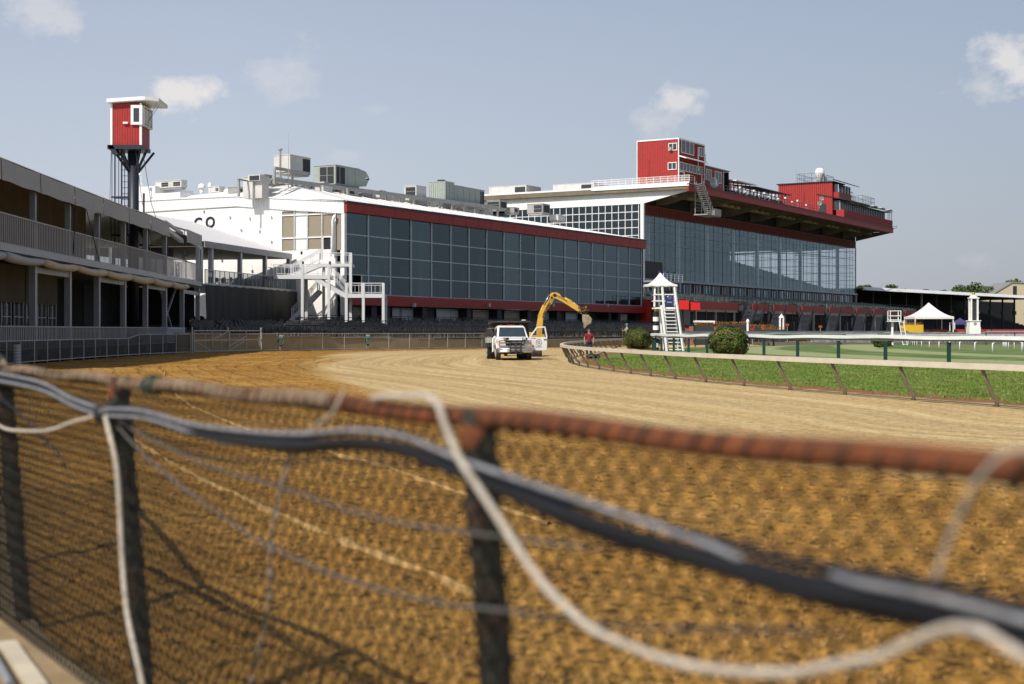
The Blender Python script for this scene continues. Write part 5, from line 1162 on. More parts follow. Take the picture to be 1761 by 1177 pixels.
def tz(s): return .95+1.15*s
strip('seating_terrace', FCv, BCv, 60, 16, M['apron'], z=lambda p, s: 0, kind='structure')
bpy.data.objects['seating_terrace'].hide_render = False
tm = bpy.data.objects['seating_terrace'].data
for i, v in enumerate(tm.vertices): v.co.z = tz((i % 17)/16)
cand = []
for r_ in range(12):
    s = .05+r_*.08; prev_ = None; line = [cr(FCv, t/30).lerp(cr(BCv, t/30), s) for t in range(0, 211)]
    line = resample(line, .66)
    for i, p in enumerate(line):
        if random.random() < .2: continue
        d = (line[min(i+1, len(line)-1)]-line[max(i-1, 0)]).normalized(); cand.append((p.length, p.x, p.y, tz(s), math.atan2(d.y, d.x)+random.uniform(-.25, .25)))
# first two rows nearest the fence read as separate chairs, the rest as a mass
cand.sort(key=lambda c: c[0]*(1)+0)
first = [c for c in cand if (CX+c[1]/c[2]*F) > 340][:300]; fs_ = set(id(c) for c in first)
chairs('terrace_chair', 'black metal chair in the front rows behind the tan retaining wall', [(c[1], c[2], c[3], c[4]) for c in first], 'black chairs on the clubhouse terrace', M['chairdark'])
m = MB(); cv, cf = cm_.v, cm_.f
for c in cand:
    if id(c) in fs_ or (CX+c[1]/c[2]*F) < 330: continue
    ca, sa = math.cos(c[4]), math.sin(c[4]); m.add([(c[1]+x*ca-y*sa, c[2]+x*sa+y*ca, c[3]+z) for x, y, z in cv], cf)
m.build('terrace_chairs', M['chairdark'], kind='stuff', label='mass of black metal chairs on the sloping terrace before the clubhouse', category='chairs')
tr_ = thing('terrace_guard_rails', 'black pipe guard rails between the chair rows of the clubhouse terrace', 'railing', (0, 140, 0))
for s in (.02, .45, .75, .93):
    m = MB(); ln = resample([cr(FCv, t/30).lerp(cr(BCv, t/30), s) for t in range(70, 211)], 1.5)
    for h in (.6, 1.1): m.tube([(p.x, p.y-140, tz(s)+h) for p in ln], .035, 5)
    for p in ln: m.bar((p.x, p.y-140, tz(s)), (p.x, p.y-140, tz(s)+1.1), .05)
    m.build('rail', M['black'], tr_)
# two green hose reels hung on the fence
for px, i in ((468, 0), (641, 1)):
    b = min(fp, key=lambda p: abs(CX+p.x/p.y*F-px)); o = thing('hose_bundle', ['green hose bundle hung on the outer fence just right of the gate', 'green hose bundle hung on the outer fence below the white stairs'][i], 'hose', (b.x+.1, b.y-.15, 0))
    m = MB()
    for k in range(6): m.tube([(math.cos(t*.63)*(.16+.02*k), -.03*k, .8+math.sin(t*.63)*(.42-.03*k)) for t in range(11)], .035, 5)
    m.build('coil', mat('green_hose', (.03, .12, .085), .5), o); MB().box(-.15, .15, 0, .04, 1.15, 1.3).build('hanger', M['steel'], o)
# ================================================================ INNER DIRT RAIL
foot = curve([Vector(s[2]) for s in ST], 10)
feet = []
targ = resample([p for p in foot if p.y > 14], 3.05)
dr_ = thing('dirt_rail', 'cream topped running rail on slanted brown posts curving round the inside of the dirt track', 'rail', (foot[40].x, foot[40].y, 0)); fo2 = foot[40]
top = offs(targ, .38); m = MB(); nn_ = len(targ)
fine_ = curve(top, 6)
for a, b in zip(fine_, fine_[1:]): m.bar((a.x-fo2.x, a.y-fo2.y, .88), (b.x-fo2.x, b.y-fo2.y, .88), .18, .13)
m.build('rail', M['raildirt'], dr_)
for i, (f, t) in enumerate(zip(targ[:60], top)):
    a = V(f.x-fo2.x, f.y-fo2.y, 0); b = V(t.x-fo2.x, t.y-fo2.y, .80); d = b-a
    MB().tube([a-V(0, 0, .05), a+V(0, 0, .16), a+d*.35+V(0, 0, .0), a+d*.7, b+V(0, 0, .02)], [.048, .048, .045, .042, .042], 8).build('post', M['railpost'], dr_, smooth=True)
# ================================================================ TURF RAIL WITH GREEN POSTS
t2 = [Vector(p) for p in TR]; tc = curve(t2, 10)
rl = thing('turf_rail', 'white topped turf rail on dark green posts running round the outside of the grass course', 'rail', (16.7, 63.5, 0)); c0 = Vector((16.7, 63.5))
m = MB(); tf = resample(tc, 1.0); rz = 1.36
def sag(i): return .02*math.sin(i*.9)+.015*math.sin(i*.37)
for i, (a, b) in enumerate(zip(tf, tf[1:])):
    m.bar((a.x-c0.x, a.y-c0.y, rz+sag(i)), (b.x-c0.x, b.y-c0.y, rz+sag(i+1)), .28, .15)
m.build('rail', M['white'], rl); m = MB()
for i, (a, b) in enumerate(zip(tf, tf[1:])): m.bar((a.x-c0.x, a.y-c0.y, rz-.12), (b.x-c0.x, b.y-c0.y, rz-.12), .10, .09)
m.build('rail_support', M['grey'], rl)
pp = [(20.35,56),(18.4,59.9),(16.7,63.6),(15.7,68.4),(14.5,72.2),(13.5,76.2),(12.5,80.3),(11.55,84.2),(10.95,88.2),(10.5,92.3),(10.2,97),(10.2,101.5),(10.5,106),(11.2,111),(12.6,117),(14.5,123),(17.6,129),(21.5,135),(26,141.5),(22.4,50.6)]
for x, y in pp: MB().box(x-c0.x-.07, x-c0.x+.07, y-c0.y-.07, y-c0.y+.07, .05, rz-.2).build('post', M['greenpost'], rl)
# grey rail beyond, far side of the homestretch
def farrail(name, label, pts, z, w, h, step, mt, pm, curved=False, off=.3):
    cv_ = resample(curve([Vector(p) for p in pts], 10), 1.0); o_ = cv_[0]; o = thing(name, label, 'rail', (o_.x, o_.y, 0)); m = MB()
    for a, b in zip(cv_, cv_[1:]): m.bar((a.x-o_.x, a.y-o_.y, z), (b.x-o_.x, b.y-o_.y, z), w, h)
    m.build('rail', M[mt], o); ps = resample(cv_, step); tp_ = offs(ps, off)
    for f, t in list(zip(ps, tp_))[:95]:
        a = V(f.x-o_.x, f.y-o_.y, .1); b = V(t.x-o_.x, t.y-o_.y, z-.05)
        if curved: MB().tube([a, a+V(0, 0, .65), a.lerp(b, .6)+V(0, 0, .17), b], .05, 6).build('post', M[pm], o, smooth=True)
        else: MB().bar(a, V(a.x, a.y, z-.05), .09).build('post', M[pm], o)
    return o
farrail('inner_turf_rail', 'white rail on curved white posts round the inside of the turf course', [(46,60),(38,80),(34.5,93),(33.6,98.4),(34.2,106),(34.6,110),(35.7,117),(36.3,122),(37.5,130),(38.7,136),(41.8,149),(44.6,161),(47,175),(52,192),(62,215)], 1.12, .12, .08, 5.2, 'white', 'white', True, -.35)
farrail('chute_rail', 'white rail on leaning white posts crossing the infield behind the inner turf rail', [(38,106),(40.5,113),(41.6,119),(45,130),(49,142),(55,158),(66,185)], 1.12, .12, .08, 3.6, 'white', 'white', True, .4)
farrail('homestretch_rail', 'thin grey rail far behind the turf course near the flower beds', [(13,128),(19,141),(29,158),(44,183),(60,210),(78,240),(100,277)], 1.5, .2, .22, 3, 'grey', 'greenpost')
farrail('far_turf_rail', 'grey green rail across the far infield before the white chairs', [(50,150),(62,150),(78,152),(95,156),(115,162)], 1.55, .12, .14, 3, 'grey', 'greenpost')
# ================================================================ BUSHES
def bush(label, x, y, r, h, n, z=0, grp='round clipped bushes inside the turf rail', cat='bush', lm='hedge'):
    o = thing('round_bush', label, cat, (x, y, z), 0, grp)
    m = MB().sph((0, 0, h*.5), 1, 16, 10, (r*.66, r*.66, h*.36)); m.build('shaded_core', mat('shaded_inner_leaves', (.02, .032, .010), .9, var=.4, scale=6), o, smooth=True)  # solid core coloured dark for the shade inside the leaves
    m = MB()
    for i in range(n):
        d = Vector((random.gauss(0, 1), random.gauss(0, 1), random.gauss(0, 1))).normalized()
        if d.z < -.75: continue
        k = .80+.24*noise.noise(d*1.8+Vector((x, y, 0)))+.14*noise.noise(d*5)+random.uniform(-.06, .12)
        q_ = Vector((d.x*r, d.y*r, d.z*h*.5))*k; q_.z += h*.5
        if abs(d.z) < .6: q_.x *= 1.04; q_.y *= 1.04
        nn = (d*1.2+Vector((random.gauss(0, .5), random.gauss(0, .5), random.gauss(0, .5)))).normalized(); m.leaf(q_, random.uniform(.035, .065), nn)
    for i in range(n//2):
        d = Vector((random.gauss(0, 1), random.gauss(0, 1), random.gauss(0, 1))).normalized(); k = random.uniform(.62, .84)*(.9+.2*noise.noise(d*1.8+Vector((x, y, 0)))); m.leaf((d.x*r*k, d.y*r*k, h*.5+d.z*h*.5*k), random.uniform(.05, .09))
    m.build('foliage', M[lm], o)
    return o
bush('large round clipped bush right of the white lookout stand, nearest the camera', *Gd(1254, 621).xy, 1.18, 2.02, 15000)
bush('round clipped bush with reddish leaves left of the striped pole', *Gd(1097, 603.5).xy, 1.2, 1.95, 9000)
p = P(1517, 575, 120); bush('small low orange tinged bush beyond the turf rail in the infield', p.x, p.y, .95, 1.25, 4500, .1)
p = P(1381, 572, 190); bush('tiny yellowish bush by the flower beds beyond the rails', p.x, p.y, 1.6, 1.2, 2500, .1)
# ================================================================ LOOKOUT STAND
p = Gd(1146, 606); ls_ = thing('lookout_stand', 'tall white lookout stand with ladder steps under a pointed white canopy', 'stand', (p.x, p.y, 0)); SY2 = p.y
def l3(x, y, dy=0): q_ = P(x, y, SY2); return V(q_.x-p.x, dy, q_.z)
def lbar(m, a, b, w=.09, da=0, db=0): m.bar(l3(*a, da), l3(*b, db), w)
for a, b, da, db in [((1137, 491), (1145, 606), -.6, -1.3), ((1158, 491), (1172, 606), -.6, -1.3), ((1125, 491), (1124, 528), -.5, -.5), ((1134, 491), (1143, 604), 1.2, 1.2), ((1161, 491), (1170, 604), 1.2, 1.2), ((1158, 526), (1161, 490), -.5, -.5), ((1135, 526), (1142, 606), -.9, -1.9)]:
    m = MB(); lbar(m, a, b, .13, da, db); m.build('leg', M['white'], ls_)
m = MB()
for i in range(12):
    y = 534+i*6.1; t = (y-526)/80; xa = lerp(1138, 1144, t)+1; xb = lerp(1157, 1169.5, t)-1; a = l3(xa, y, -.85-t*.6); b = l3(xb, y, -.85-t*.6); m.box(a.x, b.x, a.y-.1, a.y+.12, a.z-.03, a.z+.03)
m.build('ladder_treads', M['white'], ls_)
m = MB(); a = l3(1124, 529); b = l3(1160, 529); m.box(a.x, b.x, -.7, 1.3, a.z-.12, a.z); m.build('platform', M['white'], ls_)
m = MB()
for y in (507, 518):
    lbar(m, (1124, y), (1160, y), .07, -.6, -.6); lbar(m, (1124, y), (1160, y), .07, 1.2, 1.2); m.bar(l3(1124, y, -.6), l3(1124, y, 1.2), .07); m.bar(l3(1160, y, -.6), l3(1160, y, 1.2), .07)
m.build('guard_rail', M['white'], ls_)
a = l3(1143, 509); b = l3(1156, 524); MB().box(a.x, b.x, -.72, -.66, b.z, a.z).build('banner', M['blue'], ls_)
MB().tube([((a.x+b.x)/2+.012*t*math.cos(t*.6), -.75, (a.z+b.z)/2+.15+.012*t*math.sin(t*.6)) for t in range(2, 16)], .018, 5).box(a.x+.1, b.x-.1, -.75, -.73, b.z+.12, b.z+.2).build('banner_emblem', M['grey'], ls_)
MB().tube([l3(1150, 516, .3), l3(1150, 500, .3)], .2, 8).build('equipment_case', M['grille'], ls_)
m = MB(); cx_ = l3(1138, 470); rows = 7; vs = []; nseg = 24; hw = (l3(1165, 490)-l3(1108, 490)).x/2; cc = l3(1136, 490)
for i in range(rows+1):
    t = i/rows
    for k in range(nseg):
        a_ = 2*math.pi*k/nseg+math.pi/4; s_ = 1/max(abs(math.cos(a_-math.pi/4+math.pi/4)), abs(math.sin(a_))) if False else 1/max(abs(math.cos(a_)), abs(math.sin(a_)))
        r = hw*(t*.92+.03); zz = (1-t)**1.9*.92; vs.append((cc.x+r*s_*math.cos(a_), .3+r*s_*math.sin(a_)*.85, cc.z+.0+zz+(.03*math.sin(k*3) if i == rows else 0)))
for k in range(nseg): x, y, z = vs[rows*nseg+k]; vs.append((x, y, z-.14))
m.add(vs, [(i*nseg+k, i*nseg+(k+1) % nseg, (i+1)*nseg+(k+1) % nseg, (i+1)*nseg+k) for i in range(rows+1) for k in range(nseg)])
m.build('canopy', M['canvas'], ls_, smooth=False)
def tent(name, label, px, pyt, pye, x0, x1, Y, mt, legs=True, z0=0):
    c = P(px, HY, Y); o = thing(name, label, 'tent', (c.x, c.y, 0)); hw = (x1-x0)/2*Y/F; ze = CH+(HY-pye)*Y/F; zt_ = CH+(HY-pyt)*Y/F
    m = MB(); rows = 8; n = 24; vs = []
    for i in range(rows+1):
        t = i/rows
        for k in range(n):
            a_ = 2*math.pi*k/n; a_ = a_; s_ = 1/max(abs(math.cos(a_)), abs(math.sin(a_))); r = hw*(t*.97+.01); vs.append((r*s_*math.cos(a_), r*s_*math.sin(a_), ze+(zt_-ze)*(1-t)**1.6))
    for k in range(n): x, y, z = vs[rows*n+k]; vs.append((x, y, z-.35))
    m.add(vs, [(i*n+k, i*n+(k+1) % n, (i+1)*n+(k+1) % n, (i+1)*n+k) for i in range(rows+1) for k in range(n)]); m.build('roof', M[mt], o)
    for sx_ in (-1, 1):
        for sy_ in (-1, 1): MB().cyl((sx_*hw*.95, sy_*hw*.95, 0), (sx_*hw*.95, sy_*hw*.95, ze), .07, 8).build('leg', M['white'], o)
    return o
tent('frame_tent', 'white peaked frame tent standing before the low far stand', 1597, 521, 545, 1563, 1631, 215, 'canvas')
M['purple'] = mat('violet_canvas', (.06, .05, .16), .7)
tent('pop_up_tent', 'small dark violet pop up tent between the white tent and the white monument', 1651, 547, 555, 1637, 1665, 230, 'purple')
# striped pole with gold ball
p = P(1128, 580, 112); o = thing('striped_pole', 'thick black and white banded pole topped with a gold ball left of the lookout stand', 'pole', (p.x, p.y, 0)); sc_ = 112/F
zt_ = CH+(HY-538)*sc_; bands = [i*.36 for i in range(9)]
n = 9; 
for i in range(n):
    z0 = zt_*i/n; z1 = zt_*(i+1)/n; MB().cyl((0, 0, z0), (0, 0, z1), .235, 18).build('band', M['white'] if (n-i) % 2 == 0 else M['black'], o, smooth=False)
MB().sph((0, 0, zt_+.16), .15).build('ball', M['gold'], o, smooth=True); MB().lathe((0, 0, zt_), [(.24, 0), (.2, .03), (.05, .06)], 16).build('cap', M['black'], o)
# white monument post with open lantern shaft
p = P(1674, 570, 190); o = thing('winners_monument', 'tall white pedestal monument with slender open shaft and gold ball', 'monument', (p.x, p.y, 0)); k = 190/F
def mz(y): return CH+(HY-y)*k
MB().prism([(-.75, -.75, .3), (.75, -.75, .3), (.75, .75, .3), (-.75, .75, .3)], (0, 0, mz(563)-.3)).box(-.7, .7, -.7, .7, mz(563), mz(553)).box(-.8, .8, -.8, .8, mz(553), mz(551.5)).build('pedestal', M['white'], o, bevel=.03)
m = MB()
for sx_ in (-1, 1):
    for sy_ in (-1, 1): m.box(sx_*.42-.10, sx_*.42+.10, sy_*.42-.1, sy_*.42+.1, mz(551.5), mz(514))
m.build('shaft', M['white'], o); MB().box(-.30, .30, -.30, .30, mz(551), mz(515)).build('dark_core', M['grille'], o)
MB().box(-.6, .6, -.6, .6, mz(514), mz(512)).lathe((0, 0, mz(512)), [(.55, 0), (.5, .15), (.2, .35), (.1, .4)], 16).build('cap', M['white'], o); MB().sph((0, 0, mz(505.5)), .22).build('ball', M['gold'], o, smooth=True)
MB().sph((0, -.72, mz(557)), .22, 12, 6, (1, .1, 1)).build('emblem', M['steel'], o)
# small lantern cupola post and white post
p = P(1344, 570, 180); o = thing('lantern_post', 'small white lantern shaped post with gold finial among the flower beds', 'post', (p.x, p.y, 0)); k = 180/F
m = MB()
for sx_ in (-1, 1):
    for sy_ in (-1, 1): m.box(sx_*.2-.07, sx_*.2+.07, sy_*.2-.07, sy_*.2+.07, .2, CH+(HY-547)*k)
m.build('shaft', M['white'], o); MB().lathe((0, 0, CH+(HY-547)*k), [(.36, 0), (.33, .12), (.1, .4), (.04, .5)], 8).box(-.36, .36, -.36, .36, 0, .3).build('cap', M['white'], o); MB().sph((0, 0, CH+(HY-540)*k), .12).build('ball', M['gold'], o)
p = P(1286, 570, 170); o = thing('white_bollard', 'rounded white post above the large bush near the flower beds', 'post', (p.x, p.y, 0)); MB().cyl((0, 0, 0), (0, 0, CH+(HY-554)*170/F), .14, 14).build('post', M['white'], o); MB().sph((0, 0, CH+(HY-553)*170/F), .2, 12, 8, (1, 1, 1.4)).build('cap', M['white'], o)
# brick planter and flower beds
p = P(1212, 568, 165); o = thing('brick_planter', 'low pink brick planter with white canopy board beside the lookout stand', 'planter', (p.x, p.y, 0)); k = 165/F
M['pinkbrick'] = mat('pink_brick', (.34, .13, .10), .85, var=.35, scale=9)
MB().box(-1.8, 1.8, 0, 4, 0, CH+(HY-560)*k).build('wall', M['pinkbrick'], o); MB().box(-2.0, 2.0, -.1, 4.1, CH+(HY-560)*k, CH+(HY-558.5)*k).build('coping', M['navy'], o)
MB().prism([(-1.2, -.4, CH+(HY-555)*k), (.9, -.4, CH+(HY-555)*k), (1.05, -.4, CH+(HY-557.5)*k), (1.15, -.4, CH+(HY-552)*k), (-1.2, -.4, CH+(HY-551.5)*k)], (0, 1.5, 0)).build('canopy_board', M['white'], o)
MB().cyl((-1.1, .2, 0), (-1.1, .2, CH+(HY-554)*k), .05, 6).cyl((1.0, .2, 0), (1.0, .2, CH+(HY-554)*k), .05, 6).build('canopy_post', M['white'], o)
for i, (x0, x1, y, Y, lb) in enumerate([(1196, 1228, 557, 163, 'orange flower bed on top of the pink brick planter'), (1228, 1290, 556, 175, 'orange flower bed behind the large bush'), (1290, 1332, 560.5, 172, 'lower orange flower bed left of the lantern post'), (1308, 1350, 565, 165, 'nearest orange flower bed at the lantern post'), (1555, 1588, 557, 205, 'yellow flower bed under the white peaked tent')]):
    a = P(x0, y, Y); b = P(x1, y, Y); o = thing('flower_bed', lb, 'flower bed', ((a.x+b.x)/2, Y, 0), 0, 'orange flower beds in the infield'); hw = (b.x-a.x)/2; zb_ = a.z
    MB().box(-hw, hw, 0, 2, 0, zb_-.15).build('box', M['grille'] if i != 4 else mat('yellow_board', (.6, .38, .02), .6), o); m = MB()
    for j in range(int(900*hw/3)): m.leaf((random.uniform(-hw, hw), random.uniform(-.1, 1.2), zb_-.1+random.uniform(-.12, .28)), random.uniform(.04, .07))
    m.build('flowers', M['orange'], o)
for x, y, Y, lb in [(1312, 561, 168, 'small orange sign board left of the lantern post'), (1294, 566, 160, 'red board at the right side of the large bush'), (1354, 559, 175, 'orange box right of the lantern post'), (1411, 562, 180, 'small orange ball shaped marker further right')]:
    a = P(x, y, Y); o = thing('sign_board', lb, 'sign', (a.x, Y, 0)); MB().box(-.22, .22, 0, .06, a.z-.15, a.z+.15).build('board', mat('orange_board', (.30, .06, .015) if y != 566 else (.3, .02, .02), .5), o); MB().box(-.04, .04, .06, .12, 0, a.z-.2).build('post', M['grey'], o)
# camera stand
p = P(1538, 575, 150); o = thing('camera_stand', 'white railed camera platform on a post with a short ladder left of the white tent', 'stand', (p.x, p.y, 0)); k = 150/F
def cz(y): return CH+(HY-y)*k
m = MB(); z0, z1 = cz(552), cz(535)
for x in (-.55, .55):
    for y in (-.5, .5): m.bar((x, y, z0), (x, y, z1), .07)
for z in (z0+.1, (z0+z1)/2, z1):
    for y in (-.5, .5): m.bar((-.55, y, z), (.55, y, z), .06)
    for x in (-.55, .55): m.bar((x, -.5, z), (x, .5, z), .06)
m.build('railing', M['white'], o); MB().box(-.65, .65, -.6, .6, z0-.1, z0).build('platform', M['white'], o); MB().cyl((-.2, 0, 0), (-.2, 0, z0-.1), .13, 10).build('post', M['white'], o)
m = MB()
for x in (.3, .75): m.bar((x, -.7, z0), (x+.3, -1.3, 0), .06)
for i in range(6): t = (i+.5)/6; m.bar((lerp(.3, .6, t), lerp(-.7, -1.3, t), z0*(1-t)), (lerp(.75, 1.05, t), lerp(-.7, -1.3, t), z0*(1-t)), .05)
m.build('ladder', M['white'], o)
# white folding chairs
pts = []
for r_ in range(4):
    for i in range(70):
        x = lerp(1398, 1760, (i+.5*(r_ % 2))/70); Y = 158+r_*1.6
        if 1505 < x < 1532 or random.random() < .1: continue
        q_ = P(x, 570, Y); pts.append((q_.x, Y, .35, R(180)+random.uniform(-.12, .12)))
MB().box(28, 96, 156.5, 165.5, .0, .35).build('chair_platform', M['apron'], kind='structure')
cw = MB(); cw.box(-.22, .22, -.2, .2, .44, .48).box(-.22, .22, .18, .22, .55, .95)
for x in (-.2, .2): cw.bar((x, .22, 0), (x, .2, .95), .04); cw.bar((x, -.2, .0), (x, .1, .5), .04)
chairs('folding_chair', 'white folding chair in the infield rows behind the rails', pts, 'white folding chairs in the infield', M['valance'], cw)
pts = []
for r_ in range(2):
    for i in range(48):
        x = lerp(1560, 1765, (i+.5*(r_ % 2))/48); Y = 215+r_*2
        if random.random() < .15: continue
        q_ = P(x, 570, Y); pts.append((q_.x, Y, .9, R(180)))
for i in range(3): pass
chairs('red_chair', 'small red seat in the rows between the white tent and the low far stand', pts, 'red seats below the low far stand', M['redseat'], cw)
# ================================================================ TREES
def tree(label, x, Y, ytop, wpx, kind=0):
    c = P(x, HY, Y); h = CH+(HY-ytop)*Y/F; r = wpx*Y/F/2; o = thing('leafy_tree', label, 'tree', (c.x, c.y, 0), 0, 'trees beyond the low stand')
    MB().tube([(0, 0, 0), (.2, 0, h*.4), (0, .1, h*.7)], [h*.03, h*.022, h*.01], 7).tube([(.1, 0, h*.4), (r*.4, 0, h*.7)], [h*.013, h*.005], 5).tube([(.1, 0, h*.38), (-r*.4, .2, h*.68)], [h*.013, h*.005], 5).build('trunk', M['bark'], o)
    m = MB(); cl = []
    for i in range(26):
        a_ = random.uniform(0, 6.28); rr = r*math.sqrt(random.random())*.8; ct = h-r*.95; zz = ct+random.uniform(-.9, .72)*math.sqrt(max(.05, r*r-rr*rr)); cl.append((rr*math.cos(a_), rr*math.sin(a_), zz, r*random.uniform(.22, .38)))
    for (a_, b_, z_, cr_) in cl:
        for j in range(230):
            d = Vector((random.gauss(0, 1), random.gauss(0, 1), random.gauss(0, 1))).normalized()*cr_*random.uniform(.55, 1.05); m.leaf((a_+d.x, b_+d.y, z_+d.z*.8), r*random.uniform(.05, .09))
    m.build('crown', M['foliage'], o); return o
for x, Y, yt, w, lb in [(1541, 470, 486, 42, 'rounded tree standing alone behind the roof of the low stand'), (1483, 400, 487, 20, 'thin pale tree just right of the glass grandstand'), (1581, 480, 496, 20, 'small tree top right of the lone rounded tree'), (1614, 480, 498, 20, 'tiny tree crown low above the roof of the low stand'),
    (1652, 470, 490, 34, 'leftmost crown of the tree group by the cream building'), (1674, 480, 484, 44, 'broad crown in the middle of the tree group'), (1703, 490, 482, 42, 'tall crown rising just left of the cream roof'), (1737, 520, 479, 50, 'crown behind the ridge of the cream building'), (1765, 500, 482, 40, 'crown cut by the right edge of the picture'), (1598, 500, 500, 16, 'smallest crown between the lone tree and the tree group')]: tree(lb, x, Y, yt, w*2.0)
# distant wooded horizon, one mass
m = MB()
for i in range(9000):
    x = random.uniform(-300, 900); y = random.uniform(700, 760); h = 16+8*noise.noise(Vector((x*.02, 0, 0)))
    m.leaf((x, y, random.uniform(0, h)), random.uniform(1.2, 2.4))
m.build('distant_woods', M['foliage'], kind='stuff', label='dark distant woods along the horizon', category='woods')
# ================================================================ PICKUP DUMP TRUCK
tk = thing('dump_truck', 'white pickup dump truck with open driver door facing the camera on the dirt track', 'truck', (.17, 79.2, 0), R(186.0) if False else R(6.5))
# local: front faces -y, x to the viewer's right
WH = mat('truck_white', (.80, .80, .80), .28, var=.03, dirt=(.42, .34, .24), dirt_amt=.35, dscale=1.5, coat=.4)
hw = .96
m = MB()
def shell(m, secs):                            # secs: list of (y, [(x, z)...]) closed rings with equal counts
    n = len(secs[0][1]); vs = [(x, y, z) for y, r in secs for x, z in r]
    m.add(vs, [(i*n+k, i*n+(k+1) % n, (i+1)*n+(k+1) % n, (i+1)*n+k) for i in range(len(secs)-1) for k in range(n)]+[tuple(range(n)), tuple((len(secs)-1)*n+k for k in range(n))[::-1]])
def ring(w, z0, z1, wt, r=.08): return [(-w, z0), (w, z0), (w, z1-r*1.5), (w-.03, z1-r), (wt, z1), (-wt, z1), (-w+.03, z1-r), (-w, z1-r*1.5)]
shell(m, [(0, ring(hw-.06, .55, 1.14, hw-.16)), (.12, ring(hw-.02, .5, 1.20, hw-.14)), (1.2, ring(hw, .5, 1.27, hw-.12)), (1.35, ring(hw, .45, 1.29, hw-.1)), (2.95, ring(hw, .45, 1.29, hw-.1))])
body = m.build('body', WH, tk, bevel=.03)
m = MB(); shell(m, [(1.28, ring(hw-.06, 1.22, 1.30, hw-.1, .03)), (1.95, ring(hw-.16, 1.22, 1.90, hw-.24, .06)), (2.3, ring(hw-.15, 1.22, 1.95, hw-.25, .06)), (2.92, ring(hw-.14, 1.22, 1.92, hw-.25, .06))])
m.build('cab_roof', WH, tk, bevel=.02)
gl = mat('truck_glass', (.03, .045, .055), .06, var=.15, spec=.9)
MB().add([(-.78, 1.27, 1.31), (.78, 1.27, 1.31), (.69, 1.80, 1.84), (-.69, 1.80, 1.84)], [(0, 1, 2, 3)]).build('windshield', gl, tk)
MB().add([(-.885, 1.62, 1.36), (-.885, 2.8, 1.36), (-.80, 2.75, 1.82), (-.80, 2.02, 1.82)], [(0, 1, 2, 3)]).build('side_window', gl, tk)
MB().bar((-.5, 1.36, 1.36), (-.1, 1.52, 1.47), .025).bar((.3, 1.36, 1.36), (.7, 1.5, 1.45), .025).build('wiper', M['black'], tk)
MB().box(-.97, -.955, 1.4, 2.6, .55, 1.2).box(-.99, -.955, 1.5, 1.62, 1.05, 1.1).build('passenger_door', WH, tk)
for x in (-.55, -.15, 0, .15, .55): MB().box(x-.045, x+.045, 1.98, 2.1, 1.945, 1.985).build('marker_light', M['amber'], tk)
MB().box(-.55, .55, -.045, -.005, 1.02, 1.10).box(-.5, .5, -.05, -.005, .82, .93).build('grille', M['black'], tk)
MB().box(-.9, .9, -.07, -.01, .945, .985).box(-.9, .9, -.07, -.01, 1.11, 1.135).box(-.9, .9, -.07, -.01, .765, .795).build('grille_trim', M['chrome'], tk)
for s_ in (-1, 1):
    hl = MB().box(min(s_*.5, s_*.84), max(s_*.5, s_*.84), -.06, -.01, 1.0, 1.1).box(min(s_*.5, s_*.84), max(s_*.5, s_*.84), -.06, -.01, .82, .93).build('headlight', M['lens'], tk)
    MB().box(min(s_*.85, s_*.93), max(s_*.85, s_*.93), -.055, .0, 1.0, 1.1).box(min(s_*.85, s_*.93), max(s_*.85, s_*.93), -.055, .0, .82, .93).build('indicator', M['amber'], hl)
    pl_ = MB().box(s_*.52-.14, s_*.52+.14, -.28, -.12, 1.14, 1.27).build('plow_light', M['black'], tk); MB().box(s_*.52-.12, s_*.52+(-.02 if s_ < 0 else .04), -.30, -.282, 1.16, 1.25).build('lens', M['amber'] if s_ < 0 else M['lens'], pl_); MB().box(s_*.52-.02, s_*.52+.02, -.22, -.18, .8, 1.14).build('bracket', M['black'], pl_)
m = MB(); m.tube([(-.94, .05, .62), (-.88, -.17, .62), (0, -.22, .62), (.88, -.17, .62), (.94, .05, .62)], .085, 10).tube([(-.93, .0, .5), (-.86, -.15, .5), (0, -.19, .5), (.86, -.15, .5), (.93, .0, .5)], .08, 10); m.build('bumper', M['chrome'], tk, smooth=True)
m = MB()
for x in (-.30, .30): m.bar((x, -.33, .38), (x, -.33, 1.0), .06)
for z in (.5, .72, .97): m.bar((-.36, -.33, z), (.36, -.33, z), .05)
m.bar((0, -.36, .35), (0, -.36, .92), .09).box(-.42, .42, -.28, -.1, .36, .44); m.build('plow_mount', M['grille'], tk)
MB().bar((0, -.41, .5), (0, -.41, .95), .05).build('tow_bar', M['rust'], tk)
MB().box(-.85, .85, .1, 5.4, .34, .52).build('chassis', M['black'], tk)
for s_, y, w_, dual in [(-1, .85, .24, 0), (1, .85, .24, 0), (-1, 4.3, .5, 1), (1, 4.3, .5, 1)]:
    x0 = s_*.98; x1 = s_*(.98-w_) if not dual else s_*(.62); x0 = s_*(1.0 if not dual else 1.16)
    wh = MB().cyl((x0, y, .385), (x1, y, .385), .385, 26).build('wheel', M['rubber'], tk, bevel=.03); MB().cyl((x0+s_*.012, y, .385), (x0-s_*.1, y, .385), .225, 18).build('rim', M['unit'], wh); MB().cyl((x0+s_*.06, y, .385), (x0, y, .385), .08, 10).build('hub', M['chrome'], wh)
m = MB()
for s_ in (-1, 1): m.tube([(s_*.975, .35, .62), (s_*.985, .5, .84), (s_*.985, .85, .92), (s_*.985, 1.2, .84), (s_*.975, 1.35, .62)], .03, 6)
m.build('wheel_arch', WH, tk, smooth=True)
